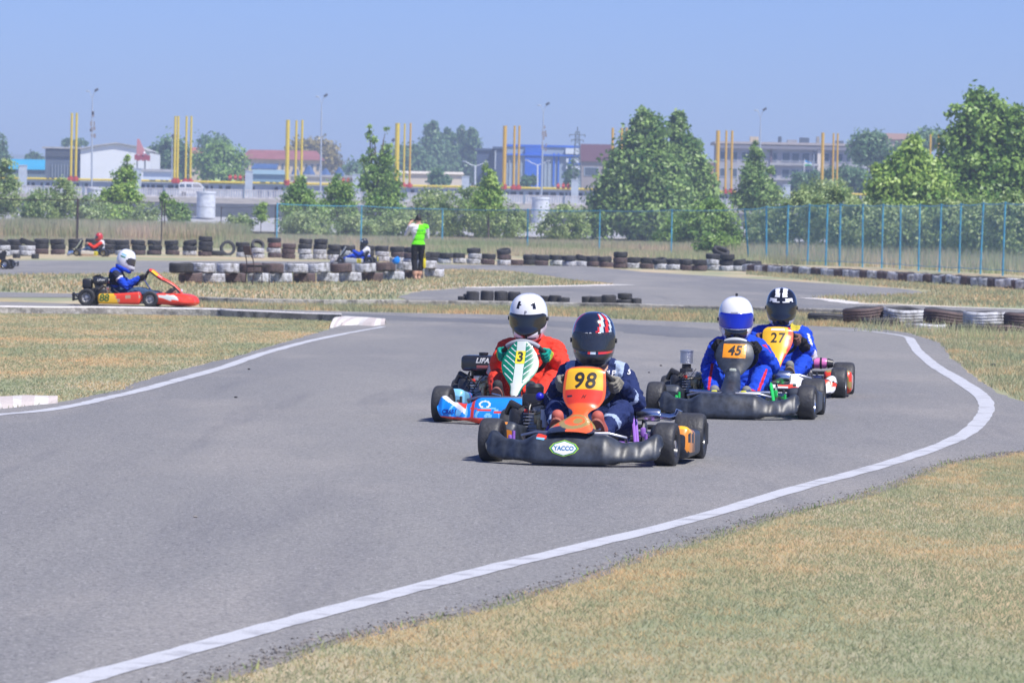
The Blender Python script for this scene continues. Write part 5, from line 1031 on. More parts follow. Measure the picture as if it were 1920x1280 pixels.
def panel(root, name, rows, fn, mats, nx=48, th=0.006, sub=6, tilt=0.0):
    """shell swept down a spine; rows (y, z, half width, bulge, lower edge droop); fn(x, z, u, s) -> material"""
    rs = []; n = len(rows)
    def cr(k, f, c): 
        a, b_, c_, d = (rows[min(max(q, 0), n - 1)][c] for q in (k - 1, k, k + 1, k + 2)); return 0.5 * (2 * b_ + (c_ - a) * f + (2 * a - 5 * b_ + 4 * c_ - d) * f * f + (3 * b_ - a - 3 * c_ + d) * f ** 3)
    for k in range(n - 1):
        for q in range(sub): rs.append([cr(k, q / sub, c) for c in range(4)])
    rs.append(list(rows[-1])); G_ = []; info = []
    for i, (y, z, w, b) in enumerate(rs):
        a0 = rs[max(0, i - 1)]; a1 = rs[min(len(rs) - 1, i + 1)]; d = Vector((0, a1[0] - a0[0], a1[1] - a0[1])).normalized(); nr = Vector((0, -d.z, d.y))
        if nr.y < 0 and abs(nr.y) > 0.05: nr = -nr
        if nr.z < 0 and abs(nr.y) < 0.05: nr = -nr
        row = []; inf = []
        for j in range(nx + 1):
            u = -1 + 2 * j / nx; off = b * (1 - abs(u) ** 2.4); row.append(Vector((w * u, y, z)) + nr * off); inf.append((w * u, z, u, i / (len(rs) - 1)))
        G_.append(row); info.append(inf)
    mb = MB(); mb.grid(G_, mf=lambda i, j: fn(*[(p + q) / 2 for p, q in zip(info[i][j], info[i + 1][j + 1])]))
    back = [[p + Vector((0, -th, -th * 0.4)) for p in r] for r in G_]; k0 = len(mb.v); mb.grid(back, mi=len(mats) - 1)
    W = nx + 1; E = []
    for i in range(len(G_) - 1):
        for j in (0, nx): E.append((i * W + j, (i + 1) * W + j, k0 + (i + 1) * W + j, k0 + i * W + j))
    for j in range(nx):
        for i in (0, len(G_) - 1): E.append((i * W + j, i * W + j + 1, k0 + i * W + j + 1, k0 + i * W + j))
    mb.f += E; mb.m += [len(mats) - 1] * len(E)
    return mb.build(name, mats, root, angle=50)
def bumper(root, st, fn, mats, name='front_fairing', nx=110, m=34):
    """closed shell across the nose; st rows (x, y_front, z_low, z_high, depth) from the centre outwards"""
    n = len(st)
    def at(x):
        a = abs(x); k = 0
        while k < n - 2 and a > st[k + 1][0]: k += 1
        f = min(1, max(0, (a - st[k][0]) / (st[k + 1][0] - st[k][0]))); f = f * f * (3 - 2 * f); return [p + (q - p) * f for p, q in zip(st[k][1:], st[k + 1][1:])]
    W = st[-1][0]; rows = []; inf = []
    for i in range(nx + 1):
        x = -W + 2 * W * i / nx; y, z0, z1, d = at(x); row = []; ir = []; e = min(1.0, (W - abs(x)) / 0.045); sq = math.sqrt(max(0.02, 1 - (1 - e) ** 2))
        for j in range(m):
            an = 2 * math.pi * j / m; cy, cz = math.cos(an), math.sin(an); cy = math.copysign(abs(cy) ** 0.75, cy); cz = math.copysign(abs(cz) ** 0.8, cz)
            zc = (z0 + z1) / 2; hz_ = (z1 - z0) / 2; q = Vector((x, y - d / 2 + 0.01 + (d / 2 - 0.01) * cy * sq - 0.042 * cz, zc + hz_ * cz * sq)); row.append(q); ir.append((x, q.z, (cz + 1) / 2, cy))
        rows.append(row); inf.append(ir)
    mb = MB(); mb.grid(rows, closed=True, mf=lambda i, j: fn(*[(p + q) / 2 for p, q in zip(inf[i][j], inf[i + 1][(j + 1) % m])]))
    mb.add(rows[0], [tuple(range(m))]); mb.add(rows[-1], [tuple(range(m - 1, -1, -1))])
    return mb.build(name, mats, root, angle=50)
def sidepod(root, sx, fn, mats, y0=-0.30, y1=0.36, x0=0.40, x1=0.645, h=0.23, name='side_pod'):
    rows = []; inf = []; m = 26; ny = 48
    for i in range(ny + 1):
        y = y0 + (y1 - y0) * i / ny; e = min(1, (y1 - y) / 0.05 + 0.12, (y - y0) / 0.04 + 0.15); e = math.sqrt(max(0.03, 1 - (1 - e) ** 2)); f = (y - y0) / (y1 - y0); row = []; ir = []
        top = h * (0.80 + 0.2 * f ** 2); cx = (x0 + x1) / 2; hw = (x1 - x0) / 2 * (0.92 + 0.08 * f)
        for j in range(m):
            an = 2 * math.pi * j / m; cx_ = math.copysign(abs(math.cos(an)) ** 0.32, math.cos(an)); cz = math.copysign(abs(math.sin(an)) ** 0.36, math.sin(an))
            q = Vector((sx * (cx + hw * cx_ * (0.6 + 0.4 * e)), y, 0.035 + top / 2 - 0.01 + (top / 2 - 0.012) * cz * e)); row.append(q); ir.append((q.x, q.y, q.z, f))
        rows.append(row); inf.append(ir)
    mb = MB(); mb.grid(rows, closed=True, mf=lambda i, j: fn(*[(p + q) / 2 for p, q in zip(inf[i][j], inf[i + 1][(j + 1) % m])]))
    mb.add(rows[0], [tuple(range(m))], fn(*inf[0][0])); mb.add(rows[-1], [tuple(range(m - 1, -1, -1))], fn(*inf[-1][0]))
    return mb.build(name, mats, root, angle=50)
def engine(root, kind, side=1):
    c = Vector((side * 0.36, root.get('ey', -0.27), 0.0)); e = mb = MB()
    mb.box(c + Vector((0, 0, 0.17)), (0.20, 0.24, 0.20), bev=0.03); mb.box(c + Vector((0, 0.02, 0.075)), (0.26, 0.30, 0.03), bev=0.008)
    mb.box(c + Vector((side * 0.10, 0.05, 0.20)), (0.15, 0.21, 0.23), bev=0.05, seg=3); mb.tube([c + Vector((side * 0.10, 0.13, 0.30)), c + Vector((side * 0.16, 0.1, 0.33)), c + Vector((side * 0.20, 0.02, 0.27))], 0.022, 8)
    en = mb.build('engine', mat('engine_black', (0.025, 0.025, 0.028), 0.45, bump=0.2), root)
    mb = MB()
    for k in range(7): mb.box(c + Vector((0.0, 0.06 + 0.0, 0.17 + 0.020 * k)), (0.155, 0.22, 0.009), bev=0.003)
    mb.box(c + Vector((0, 0.06, 0.24)), (0.11, 0.17, 0.16)); mb.build('cooling_fins', M_alu, en)
    mb = MB(); mb.lathe([(0.02, 0), (0.115, 0.0), (0.125, 0.02), (0.11, 0.055), (0.03, 0.06)], c + Vector((side * 0.10, 0, 0.17)), (side, 0, 0), 24); mb.build('starter_cover', M_blk, en)
    mb = MB(); mb.tube([c + Vector((-0.09, 0.16, 0.28)), c + Vector((-0.03, 0.16, 0.28))], 0.03, 12); mb.box(c + Vector((-0.06, 0.155, 0.235)), (0.05, 0.05, 0.06), bev=0.01); mb.tube([c + Vector((-0.06, 0.17, 0.20)), c + Vector((-0.06, 0.17, 0.12))], 0.022, 10); mb.box(c + Vector((-0.02, 0.17, 0.245)), (0.06, 0.05, 0.07), bev=0.012); mb.tube([c + Vector((-0.03, 0.2, 0.18)), c + Vector((-0.03, 0.2, 0.235))], 0.020, 10); mb.tube([c + Vector((0.0, 0.2, 0.27)), c + Vector((-0.07, 0.19, 0.30)), c + Vector((-0.11, 0.17, 0.26))], 0.007, 6); mb.build('carburettor', mat('brassy', (0.45, 0.36, 0.20), 0.4, metal=0.8, var=0.4, vscale=40), en)
    mb = MB(); rn = random.Random(int(abs(root.location.x * 100)))
    for k in range(9):
        a = c + Vector((rn.uniform(-.11, .11), rn.uniform(.10, .17), rn.uniform(.12, .34))); d = c + Vector((rn.uniform(-.14, .12), rn.uniform(.10, .20), rn.uniform(.08, .36))); mb.tube([a, a.lerp(d, 0.3) + Vector((rn.uniform(-.03, .03), .04, rn.uniform(-.03, .05))), a.lerp(d, 0.7) + Vector((0, .04, rn.uniform(-.05, .03))), d], rn.choice([.003, .005, .007]), 6)
    mb.build('cable', M_blk, en)
    mb = MB(); 
    for k in range(10): mb.box(c + Vector((rn.uniform(-.12, .13), rn.uniform(.12, .17), rn.uniform(.08, .33))), (rn.uniform(.015, .04), .02, rn.uniform(.012, .04)), bev=0.004)
    mb.build('fittings', M_alu, en)
    MB().box(c + Vector((0.055, 0.16, 0.285)), (0.035, 0.03, 0.022), bev=0.006).build('ignition_cap', mat('cap_red', (0.6, 0.04, 0.02), 0.4), en)
    mb = MB(); mb.tube([c + Vector((-0.02, -0.02, 0.2)), c + Vector((-0.08, -0.14, 0.26)), c + Vector((-0.2, -0.2, 0.2))], 0.018, 10); mb.build('exhaust_pipe', M_chrome, en)
    if kind == 'tank':
        t = MB().box(c + Vector((0.0, 0.05, 0.41)), (0.30, 0.24, 0.115), bev=0.03, seg=3).build('fuel_tank', mat('tank_black', (0.02, 0.021, 0.025), 0.25, coat=0.3), en)
        MB().box(c + Vector((0.02, -0.17, 0.36)), (0.20, 0.16, 0.17), bev=0.035, seg=3).build('air_cleaner', M_blk, en)
        MB().lathe([(0.03, 0), (0.035, 0.005), (0.035, 0.02), (0.01, 0.022)], c + Vector((0.0, 0.05, 0.468)), (0, 0, 1), 14).build('filler_cap', M_blk, en)
        decal('maker_name', text_geo('LIFAN', 0.050, 0.03, 0.3, 1.05), t, c + Vector((-0.03 * side, 0.1, 0.43)), (-1, 0, 0), (0, 0, 1), 0.002, M_wht, t)
        decal('maker_name', text_geo('LIFAN', 0.045, 0.03, 0.3, 1.05), t, c + Vector((side * 0.1, 0.06, 0.425)), (0, side, 0), (0, 0, 1), 0.002, M_wht, t)
        decal('warning_label', poly_geo([(-0.05, -0.012), (0.05, -0.012), (0.05, 0.012), (-0.05, 0.012)]), t, c + Vector((-0.02, 0.1, 0.385)), (-1, 0, 0), (0, 0, 1), 0.002, mat('label_red', (0.30, 0.08, 0.08), 0.5), t)
    if kind == 'can':
        mb = MB(); mb.lathe([(0.03, 0), (0.036, 0.0), (0.036, 0.12), (0.030, 0.12)], c + Vector((0.06, 0, 0.26)), n=16); mb.box(c + Vector((0.06, 0.0, 0.30)), (0.10, 0.09, 0.10), bev=0.015); mb.build('intake', M_blk, en)
        MB().lathe([(0.045, 0), (0.050, 0.0), (0.050, 0.088), (0.054, 0.09), (0.054, 0.1), (0.01, 0.104)], c + Vector((0.06, 0, 0.385)), n=24).build('air_filter', mat('filter_chrome', (0.55, 0.57, 0.58), 0.3, metal=0.8, bump=0.4, bscale=200), en)
    if kind == 'plain':
        mb = MB(); mb.box(c + Vector((0.02, 0.02, 0.34)), (0.16, 0.16, 0.10), bev=0.02); mb.lathe([(0.03, 0), (0.055, 0.0), (0.058, 0.05), (0.04, 0.07)], c + Vector((0.03, 0.03, 0.38)), n=18); mb.build('air_box', M_blk, en)
        MB().ball(c + Vector((-0.02, 0.15, 0.375)), 0.026, 12).build('filter_cap', mat('cap_blue', (0.015, 0.015, 0.45), 0.4), en)
        MB().tube([c + Vector((-0.055, 0.19, 0.19)), c + Vector((-0.055, 0.19, 0.30))], 0.022, 12).build('fuel_filter', mat('milky', (0.6, 0.6, 0.62), 0.4), en)
def wheel_graphics(): pass
def make_kart(pos, rz, label, sp, group='racing karts'):
    root = empty('racing_kart', pos, rz, label, 'kart', group); fm = sp['frame']; TF, TR = sp.get('tf', 0.525), sp.get('tr', 0.545)
    # frame: two rails, hoops, cross tubes
    mb = MB(); r = 0.015
    for s in (-1, 1):
        mb.tube([(s * 0.30, -0.62, 0.09), (s * 0.32, -0.3, 0.065), (s * 0.30, 0.1, 0.065), (s * 0.20, 0.45, 0.07), (s * 0.19, 0.72, 0.08)], r, 8); mb.tube([(s * 0.28, 0.50, 0.07), (s * 0.40, 0.50, 0.11)], 0.014, 8)
    for y, w in ((-0.60, 0.3), (-0.25, 0.32), (0.15, 0.29), (0.48, 0.28), (0.72, 0.19)): mb.tube([(-w, y, 0.07), (w, y, 0.07)], r * 0.9, 8)
    for s in (-1, 1): mb.tube([(s * 0.3, -0.18, 0.07), (s * 0.56, -0.16, 0.10), (s * 0.56, 0.24, 0.10), (s * 0.3, 0.22, 0.07)], 0.010, 6); mb.tube([(s * 0.29, 0.02, 0.07), (s * 0.24, -0.22, 0.24)], 0.012, 8)
    mb.tube([(0.06, 0.30, 0.07), (0.0, 0.27, 0.26), (-0.06, 0.30, 0.07)], 0.011, 8); fr = mb.build('frame', fm, root)
    mb = MB(); mb.box((0, 0.28, 0.048), (0.5, 0.78, 0.008)); mb.build('floor_tray', M_alu, root, smooth=False)
    mb = MB()
    for s in (-1, 1): mb.box((s * 0.42, 0.50, 0.13), (0.022, 0.035, 0.07), bev=0.008); mb.tube([(s * 0.235, -0.12, 0.27), (s * 0.30, 0.20, 0.08)], 0.011, 8); mb.tube([(s * 0.40, 0.50, 0.09), (s * 0.40, 0.50, 0.19)], 0.010, 8); mb.tube([(s * 0.40, 0.45, 0.12), (s * 0.03, 0.36, 0.15)], 0.007, 6)
    mb.build('stub_axle', fm, root)
    MB().tube([(-TR - 0.04, -0.52, 0.142), (TR + 0.04, -0.52, 0.142)], 0.020, 12).build('rear_axle', M_chrome, root)
    MB().lathe([(0.03, -0.006), (0.085, -0.006), (0.085, 0.006), (0.03, 0.006)], (-0.26, -0.52, 0.142), (1, 0, 0), 24).build('brake_disc', M_alu, root)
    MB().box((-0.26, -0.44, 0.16), (0.03, 0.06, 0.06), bev=0.01).build('brake_caliper', sp.get('accent', fm), root)
    MB().lathe([(0.03, -0.004), (0.10, -0.004), (0.10, 0.004), (0.03, 0.004)], (0.24, -0.52, 0.142), (1, 0, 0), 32).build('sprocket', M_blkm, root)
    rm = sp.get('rim', M_alu); st = sp.get('steer', 0.0)
    for s in (-1, 1):
        kart_wheel(root, s * TF, 0.52, 0.132, 0.130, rm, st, s); kart_wheel(root, s * TR, -0.52, 0.142, 0.185, rm, 0, s)
    # bumper tubes
    mb = MB(); mb.tube([(-0.30, 0.60, 0.10), (-0.31, 0.74, 0.175), (-0.22, 0.80, 0.198), (0.22, 0.80, 0.198), (0.31, 0.74, 0.175), (0.30, 0.60, 0.10)], 0.010, 8); mb.tube([(-0.2, 0.70, 0.07), (-0.2, 0.84, 0.12), (0.2, 0.84, 0.12), (0.2, 0.70, 0.07)], 0.010, 8); mb.build('bumper_bar', mat('dull_steel', (0.30, 0.31, 0.35), 0.35, metal=0.8), root)
    mb = MB(); mb.tube([(-0.60, -0.72, 0.16), (-0.5, -0.76, 0.18), (0.5, -0.76, 0.18), (0.60, -0.72, 0.16)], 0.016, 8); mb.tube([(-0.5, -0.74, 0.10), (0.5, -0.74, 0.10)], 0.014, 8)
    for s in (-1, 1): mb.tube([(s * 0.3, -0.6, 0.09), (s * 0.3, -0.76, 0.18)], 0.012, 8); mb.box((s * 0.55, -0.735, 0.15), (0.16, 0.03, 0.14), bev=0.012)
    mb.build('rear_bumper', sp.get('rearm', M_blk), root)
    # seat: thin bucket shell
    mb = MB(); rows = []; 
    for i in range(15):
        t = i / 14; cy = -0.06 - 0.34 * min(1, t * 2.0) - 0.09 * max(0, t - 0.5) * 2; cz = 0.075 - 0.02 * math.sin(min(1, t * 2) * math.pi) + 0.40 * max(0, t - 0.42) / 0.58 + (0.05 * max(0, 0.25 - t) / 0.25)
        w = 0.17 + 0.03 * math.sin(t * 3.14); row = []
        for j in range(17):
            u = -1 + 2 * j / 16; up = abs(u) ** 3 * 0.13; row.append((w * u * 1.12, cy + up * (0.8 if t > 0.5 else 0.15), cz + up * (0.3 if t > 0.5 else 1.0)))
        rows.append(row)
    mb.grid(rows); mb.grid([[(p[0] * 1.03, p[1] - 0.008, p[2] - 0.008) for p in r_] for r_ in rows]); mb.build('seat', sp.get('seat', M_blk), root)
    hub = Vector(sp.get('hub', (0, .16, .47))); R = 0.155; n_ = Vector((0, -0.66, 0.75)); n = Vector((0, -0.75, 0.66))
    mb = MB(); mb.tube([wheel_pts(hub, R, 2 * math.pi * k / 40) for k in range(40)], 0.0155, 10, closed=True); sw = mb.build('steering_wheel', sp.get('rimtop', M_blkm), root)
    if sp.get('topbar'):
        mb = MB(); a0, a1 = sp['topbar_a']; mb.tube([wheel_pts(hub, R, a0 + (a1 - a0) * k / 14) for k in range(15)], 0.0185, 12); mb.build('top_grip', sp['topbar'], sw)
    mb = MB()
    for th in (0.25, math.pi - 0.25, -math.pi / 2): mb.tube([wheel_pts(hub, R, th), hub - n * 0.03], 0.009, 6)
    mb.lathe([(0.01, -0.02), (0.035, -0.02), (0.035, 0.0), (0.01, 0.005)], hub - n * 0.02, n, 16); mb.build('spoke', M_alu, sw)
    MB().tube([hub - n * 0.03, (0, hub.y + 0.14, 0.27), (0, hub.y + 0.21, 0.13)], 0.011, 8).build('steering_column', M_chrome, root)
    mb = MB()
    for s in (-1, 1): mb.tube([(s * 0.09, 0.62, 0.08), (s * 0.09, 0.655, 0.21), (s * 0.15, 0.66, 0.22)], 0.007, 6)
    mb.build('pedal', M_chrome, root)
    MB().box((0.0, 0.22, 0.13), (0.20, 0.17, 0.13), bev=0.03).build('fuel_tank', mat('tank_milky', (0.5, 0.5, 0.42), 0.4), root)
    if sp.get('engine'):
        root['ey'] = sp.get('ey', -0.27); engine(root, sp['engine']); del root['ey']
    if sp.get('muffler'):
        m, rr, x0, x1, z, kind = sp['muffler']; mb = MB(); o = Vector((x0, -0.50, z)); L = x1 - x0
        mb.lathe([(rr * 0.5, 0), (rr * 0.9, 0.006), (rr, 0.02), (rr, L - 0.02), (rr * 0.9, L - 0.006), (rr * 0.5, L)], o, (1, 0, 0), 22); mu = mb.build('silencer', m, root)
        if kind == 'tail':
            MB().tube([(x0 + 0.01, -0.50, z - 0.005), (x0 - 0.06, -0.50, z - 0.012), (x0 - 0.10, -0.50, z + 0.0), (x0 - 0.115, -0.50, z + 0.035)], [0.021, 0.021, 0.022, 0.023], 12).build('tail_pipe', M_chrome, mu)
        if kind == 'clamp':
            mb = MB()
            for f in (0.28, 0.62): mb.lathe([(rr, -0.008), (rr * 1.12, -0.008), (rr * 1.12, 0.008), (rr, 0.008)], o + Vector((L * f, 0, 0)), (1, 0, 0), 20, closed=True)
            mb.lathe([(rr * 0.6, 0), (rr * 1.02, 0), (rr * 0.7, -0.05), (rr * 0.4, -0.05)], o, (1, 0, 0), 20); mb.build('clamp', M_blk, mu)
        MB().tube([(x0 + L * 0.7, -0.5, z - rr), (x0 + L * 0.7, -0.46, 0.09)], 0.006, 6).build('bracket', M_blk, mu)
        MB().tube([(x1 - 0.01, -0.5, z), (0.0, -0.60, z - 0.05), (0.2, -0.5, 0.2)], 0.018, 8).build('exhaust_pipe', M_chrome, root)
    bp = bumper(root, sp['bumper'], sp['bfn'], sp['bmats'], nx=sp.get('bnx', 110), m=sp.get('bm', 34))
    for s in (-1, 1): sidepod(root, s, sp['podfn'], sp['podmats'], **sp.get('pod', {}))
    pn = panel(root, 'nose_panel', sp['panel'], sp['pfn'], sp['pmats'], sub=sp.get('psub', 8), nx=sp.get('pnx', 48), th=sp.get('pth', 0.006))
    return root, bp, pn
# ------------------------------------------------------------------ the seven karts and their drivers
def kart_at(px_, py_, yaw_deg, dy=0.52, heading='cam'):
    p = G(px_, py_); th = rad(180 - yaw_deg) if heading == 'cam' else rad(yaw_deg); f = Vector((-math.sin(th), math.cos(th), 0)); return p - f * dy, th
C_ = lambda k, c, **q: mat(k, c, **{**dict(rough=0.35, coat=0.25), **q})
M_white = C_('gloss_white', (0.72, 0.72, 0.73)); M_yelp = C_('plate_yellow', (0.82, 0.46, 0.02)); M_orp = C_('plate_orange', (0.85, 0.30, 0.01)); M_lem = C_('plate_lemon', (0.72, 0.62, 0.03))
M_or = C_('panel_orange', (0.78, 0.115, 0.025)); M_rd = C_('panel_red', (0.72, 0.05, 0.02)); M_num = mat('number_black', (0.015, 0.015, 0.015), 0.5)
M_gp = mat('grey_plastic', (0.036, 0.045, 0.064), 0.44, var=0.7, vscale=13, bump=0.12, bscale=14, spec=0.5); M_gold = C_('dull_gold', (0.30, 0.24, 0.08)); M_dk = C_('gloss_dark', (0.02, 0.025, 0.04))
M_grn = C_('panel_green', (0.0, 0.17, 0.10)); M_silv = C_('panel_silver', (0.55, 0.60, 0.56)); M_bl = C_('kart_blue', (0.01, 0.23, 0.72)); M_lb = C_('light_blue', (0.20, 0.50, 0.75))
M_purple = mat('purple_frame', (0.30, 0.14, 0.55), 0.4, coat=0.2); M_gframe = mat('green_frame', (0.02, 0.50, 0.10), 0.4, coat=0.2); M_dframe = mat('dark_frame', (0.05, 0.05, 0.06), 0.5)
STD_B = [(0, 0.94, 0.014, 0.198, 0.16), (0.19, 0.93, 0.014, 0.195, 0.16), (0.31, 0.88, 0.032, 0.148, 0.12), (0.40, 0.82, 0.036, 0.155, 0.11), (0.485, 0.77, 0.045, 0.198, 0.11), (0.53, 0.745, 0.055, 0.205, 0.09)]
def swirl(x, z, k=1.0): return math.sin(38 * k * math.hypot(x - 0.30 * (1 if x > 0 else -1), z - 0.14) + 2.0 * math.atan2(z - 0.14, x))
def plain(i): return lambda *a: i

# ---- 98: orange plate, black fairing
P98 = [(.285, .570, .085, .012), (.30, .548, .118, .020), (.315, .50, .126, .028), (.335, .44, .130, .034), (.355, .385, .124, .034), (.385, .340, .096, .026), (.43, .318, .060, .016), (.50, .300, .048, .014), (.57, .282, .062, .018), (.65, .262, .092, .022), (.73, .240, .122, .024), (.80, .222, .138, .022), (.87, .208, .138, .016), (.91, .200, .110, .010)]
def f98(x, z, u, s):
    if z > 0.345:
        if abs(u) > 0.86 or z > 0.56: return 0
        if z > 0.435: return 4
        if z > 0.43: return 5
        return 1 if not (0.55 < u < 0.8 and z < 0.40 and z > 0.385) else 3
    if z > 0.295: return 0
    if abs(u) > 0.88: return 3 if s > 0.85 else 2
    if math.hypot(x + 0.02, (z - 0.245) * 1.8) < 0.028: return 2
    if abs(math.hypot(x * 0.8, (z - 0.245) * 2.0) - 0.062) < 0.013: return 2
    return 3 if (z < 0.222 and x > 0.03) else 0
k98, z98 = kart_at(1085, 870, 9.0)
root98, bp98, pn98 = make_kart(k98, z98, 'leading kart with a black front fairing and an orange panel numbered 98', dict(frame=M_purple, accent=M_purple, engine='plain', hub=(0, .16, .452), muffler=(M_chrome, 0.040, -0.36, -0.20, 0.265, 'tail'), tf=0.525, rim=M_dk,
    bumper=STD_B, bfn=plain(0), bmats=[M_gp], podfn=lambda x, y, z, f: (1 if (y > 0.05 and abs(x) > 0.47 and z > 0.09 and noise.noise(Vector((x * 40, y * 24, z * 42))) > 0.06) else (2 if (y > 0.2 and z > 0.17 and abs(x) > 0.58) else 0)), podmats=[M_gp, C_('pod_orange', (0.70, 0.25, 0.03)), M_yelp],
    panel=P98, pfn=f98, pmats=[M_or, M_rd, M_gold, M_dk, M_yelp, M_rd, M_blk], steer=rad(-4)))
decal('race_number', text_geo('98', 0.128, 0.022, 0.12, 1.12), pn98, (0.0, 0.6, 0.492), (-1, 0, 0), (0, 0, 1), 0.0025, M_num)
decal('wing_mark', text_geo('H', 0.03, 0.01, 0.5), pn98, (0.0, 0.6, 0.40), (-1, 0, 0), (0, 0, 1), 0.0025, M_num)
hexo = [(-0.115, 0.0), (-0.085, 0.035), (0, 0.062), (0.085, 0.035), (0.115, 0), (0.085, -0.035), (0, -0.062), (-0.085, -0.035)]
sc_ = lambda P_, k: [(x * k, y * k) for x, y in P_]
for k, m, of in ((0.78, C_('decal_green', (0.30, 0.52, 0.03)), .002), (0.71, C_('decal_teal', (0.0, 0.22, 0.16)), .003), (0.64, M_white, .004)): decal('sticker', poly_geo(sc_(hexo, k)), bp98, (0.03, 1.1, 0.112), (-1, 0, 0), (0, 0, 1), of, m)
decal('sticker_lettering', text_geo('YACCO', 0.034, 0.03, 0, 1.0), bp98, (0.03, 1.1, 0.112), (-1, 0, 0), (0, 0, 1), 0.0055, C_('decal_blue', (0.0, 0.16, 0.36)))
decal('sticker', poly_geo([(-0.03, -0.006), (0.03, -0.016), (0.034, 0.003), (-0.022, 0.016)]), bp98, (0.175, 1.1, 0.178), (-1, 0, 0), (0, 0, 1), .002, M_rd)
decal('sticker', poly_geo([(-0.03, -0.010), (0.02, -0.016), (0.024, -0.004), (-0.026, 0.0)]), bp98, (0.175, 1.1, 0.172), (-1, 0, 0), (0, 0, 1), .003, M_lb)

# ---- 3: leaf shaped green panel, blue fairing
P3 = [(.275, .585, .045, .010), (.285, .55, .078, .014), (.30, .50, .110, .020), (.325, .45, .132, .026), (.355, .405, .134, .028), (.39, .36, .118, .026), (.43, .315, .086, .020), (.475, .275, .054, .016), (.53, .245, .040, .014), (.58, .220, .033, .012), (.61, .202, .016, .006)]
def f3(x, z, u, s):
    if z < 0.285 and z > 0.215: return 1 if abs(u) < 0.85 else 0
    if z <= 0.215: return 1
    if abs(x) < 0.032: return 1
    if abs(x) < 0.037: return 0
    if abs(u) > 0.94: return 0
    return 2 if (z - abs(x) * 0.9 + 1.0) % 0.042 < 0.0070 and abs(u) < 0.9 else 0
def b3(x, z, v, cy):
    a = abs(x)
    if z < 0.055: return 1
    e = z - 0.055 - (a - 0.30) * 0.55
    if a > 0.30 and e > 0.055: return 1
    if a > 0.30 and e > 0.020: return 2
    if a > 0.27: return 3 if math.sin(110 * math.hypot(a - 0.36, z - 0.085)) > 0.35 and math.hypot(a - 0.36, z - 0.085) < 0.075 else 0
    if 0.235 < a <= 0.262: return 1
    if abs(z - 0.105 - 0.1 * (a - 0.1)) < 0.006: return 1
    if abs(math.hypot((a - 0.16) * 0.6, z - 0.15) - 0.022) < 0.004: return 2
    return 3 if math.sin(90 * math.hypot(a - 0.13, (z - 0.07) * 1.5)) > 0.6 and a > 0.05 and z < 0.13 else 0
k3, z3 = kart_at(966, 795, 9.0)
root3, bp3, pn3 = make_kart(k3, z3, 'kart with a leaf shaped green panel numbered 3 and a blue and red front fairing', dict(frame=M_dframe, engine='tank', tf=0.525, rim=M_alu, bumper=STD_B, bnx=260, bm=64, bfn=b3, bmats=[M_bl, M_rd, M_white, M_lb],
    podfn=lambda x, y, z, f: 1 if z > 0.14 and y > 0.1 else (2 if (y * 8) % 1 < 0.2 else 0), podmats=[M_bl, M_lb, M_rd], panel=P3, psub=16, pnx=90, pfn=f3, pmats=[M_grn, M_silv, M_white, M_blk], topbar=mat('grip_grey', (0.30, 0.32, 0.36), 0.6), topbar_a=(0.75, math.pi - 0.75), steer=rad(-4)))
pl = decal('number_plate', poly_geo([(-0.034, -0.045), (0.034, -0.045), (0.034, 0.045), (-0.034, 0.045)]), pn3, (0, 0.6, 0.475), (-1, 0, 0), (0, 0, 1), .002, M_lem)
decal('race_number', text_geo('3', 0.092, 0.035), pn3, (0.0, 0.6, 0.475), (-1, 0, 0), (0, 0, 1), 0.004, M_num)
decal('fairing_lettering', text_geo('CR651', 0.042, 0.03, 0, 0.95), bp3, (0.43, 1.0, 0.088), (-1, 0, 0), (0, 0.0, 1), 0.003, C_('deep_blue', (0.01, 0.03, 0.25)))

# ---- 45: all dark grey bodywork
P45 = [(.27, .575, .085, .014), (.285, .555, .118, .024), (.305, .51, .140, .034), (.325, .46, .146, .040), (.35, .405, .128, .036), (.385, .355, .088, .026), (.41, .325, .062, .020)]
N45 = [(.40, .372, .026, .010), (.425, .362, .046, .020), (.455, .335, .056, .028), (.50, .29, .062, .032), (.57, .25, .070, .034), (.68, .215, .074, .034), (.78, .198, .070, .026), (.84, .190, .052, .016), (.87, .186, .022, .006)]
k45, z45 = kart_at(1371, 784, 7.5)
root45, bp45, pn45 = make_kart(k45, z45, 'kart with plain dark grey bodywork and an orange plate numbered 45', dict(frame=M_gframe, accent=M_gframe, engine='can', muffler=(M_chrome, 0.055, -0.37, -0.21, 0.285, 'none'), tf=0.57, rim=M_chrome,
    bumper=STD_B, bfn=plain(0), bmats=[M_gp], podfn=lambda x, y, z, f: 1 if (y > 0.1 and abs(abs(x) - 0.672) < 0.012 and z > 0.06) else 0, podmats=[M_gp, C_('pod_ochre', (0.35, 0.20, 0.06))], panel=P45, pfn=plain(0), pmats=[M_gp, M_blk], topbar=mat('grip_silver', (0.45, 0.47, 0.48), 0.5), topbar_a=(1.05, math.pi - 1.05), steer=rad(-3)))
nn = panel(root45, 'nose_cone', N45, plain(0), [M_gp, M_blk]); MB().box((0, 0.46, 0.36), (0.055, 0.035, 0.03), bev=0.012).build('cap', mat('pale_cap', (0.40, 0.44, 0.38), 0.6), root45)
decal('number_plate', poly_geo([(-0.090, -0.052), (0.085, -0.055), (0.090, 0.050), (-0.085, 0.052)]), pn45, (0, 0.6, 0.505), (-1, 0, 0), (0, 0, 1), .0025, M_orp)
decal('race_number', text_geo('45', 0.098, 0.032, 0.2, 1.05), pn45, (0.0, 0.6, 0.505), (-1, 0, 0), (0, 0, 1), 0.005, M_num)
[MB().tube([(s * 0.10, 0.74, 0.2), (s * 0.30, 0.70, 0.205)], 0.016, 10).build('bumper_tube', M_chrome, root45) for s in (-1, 1)]
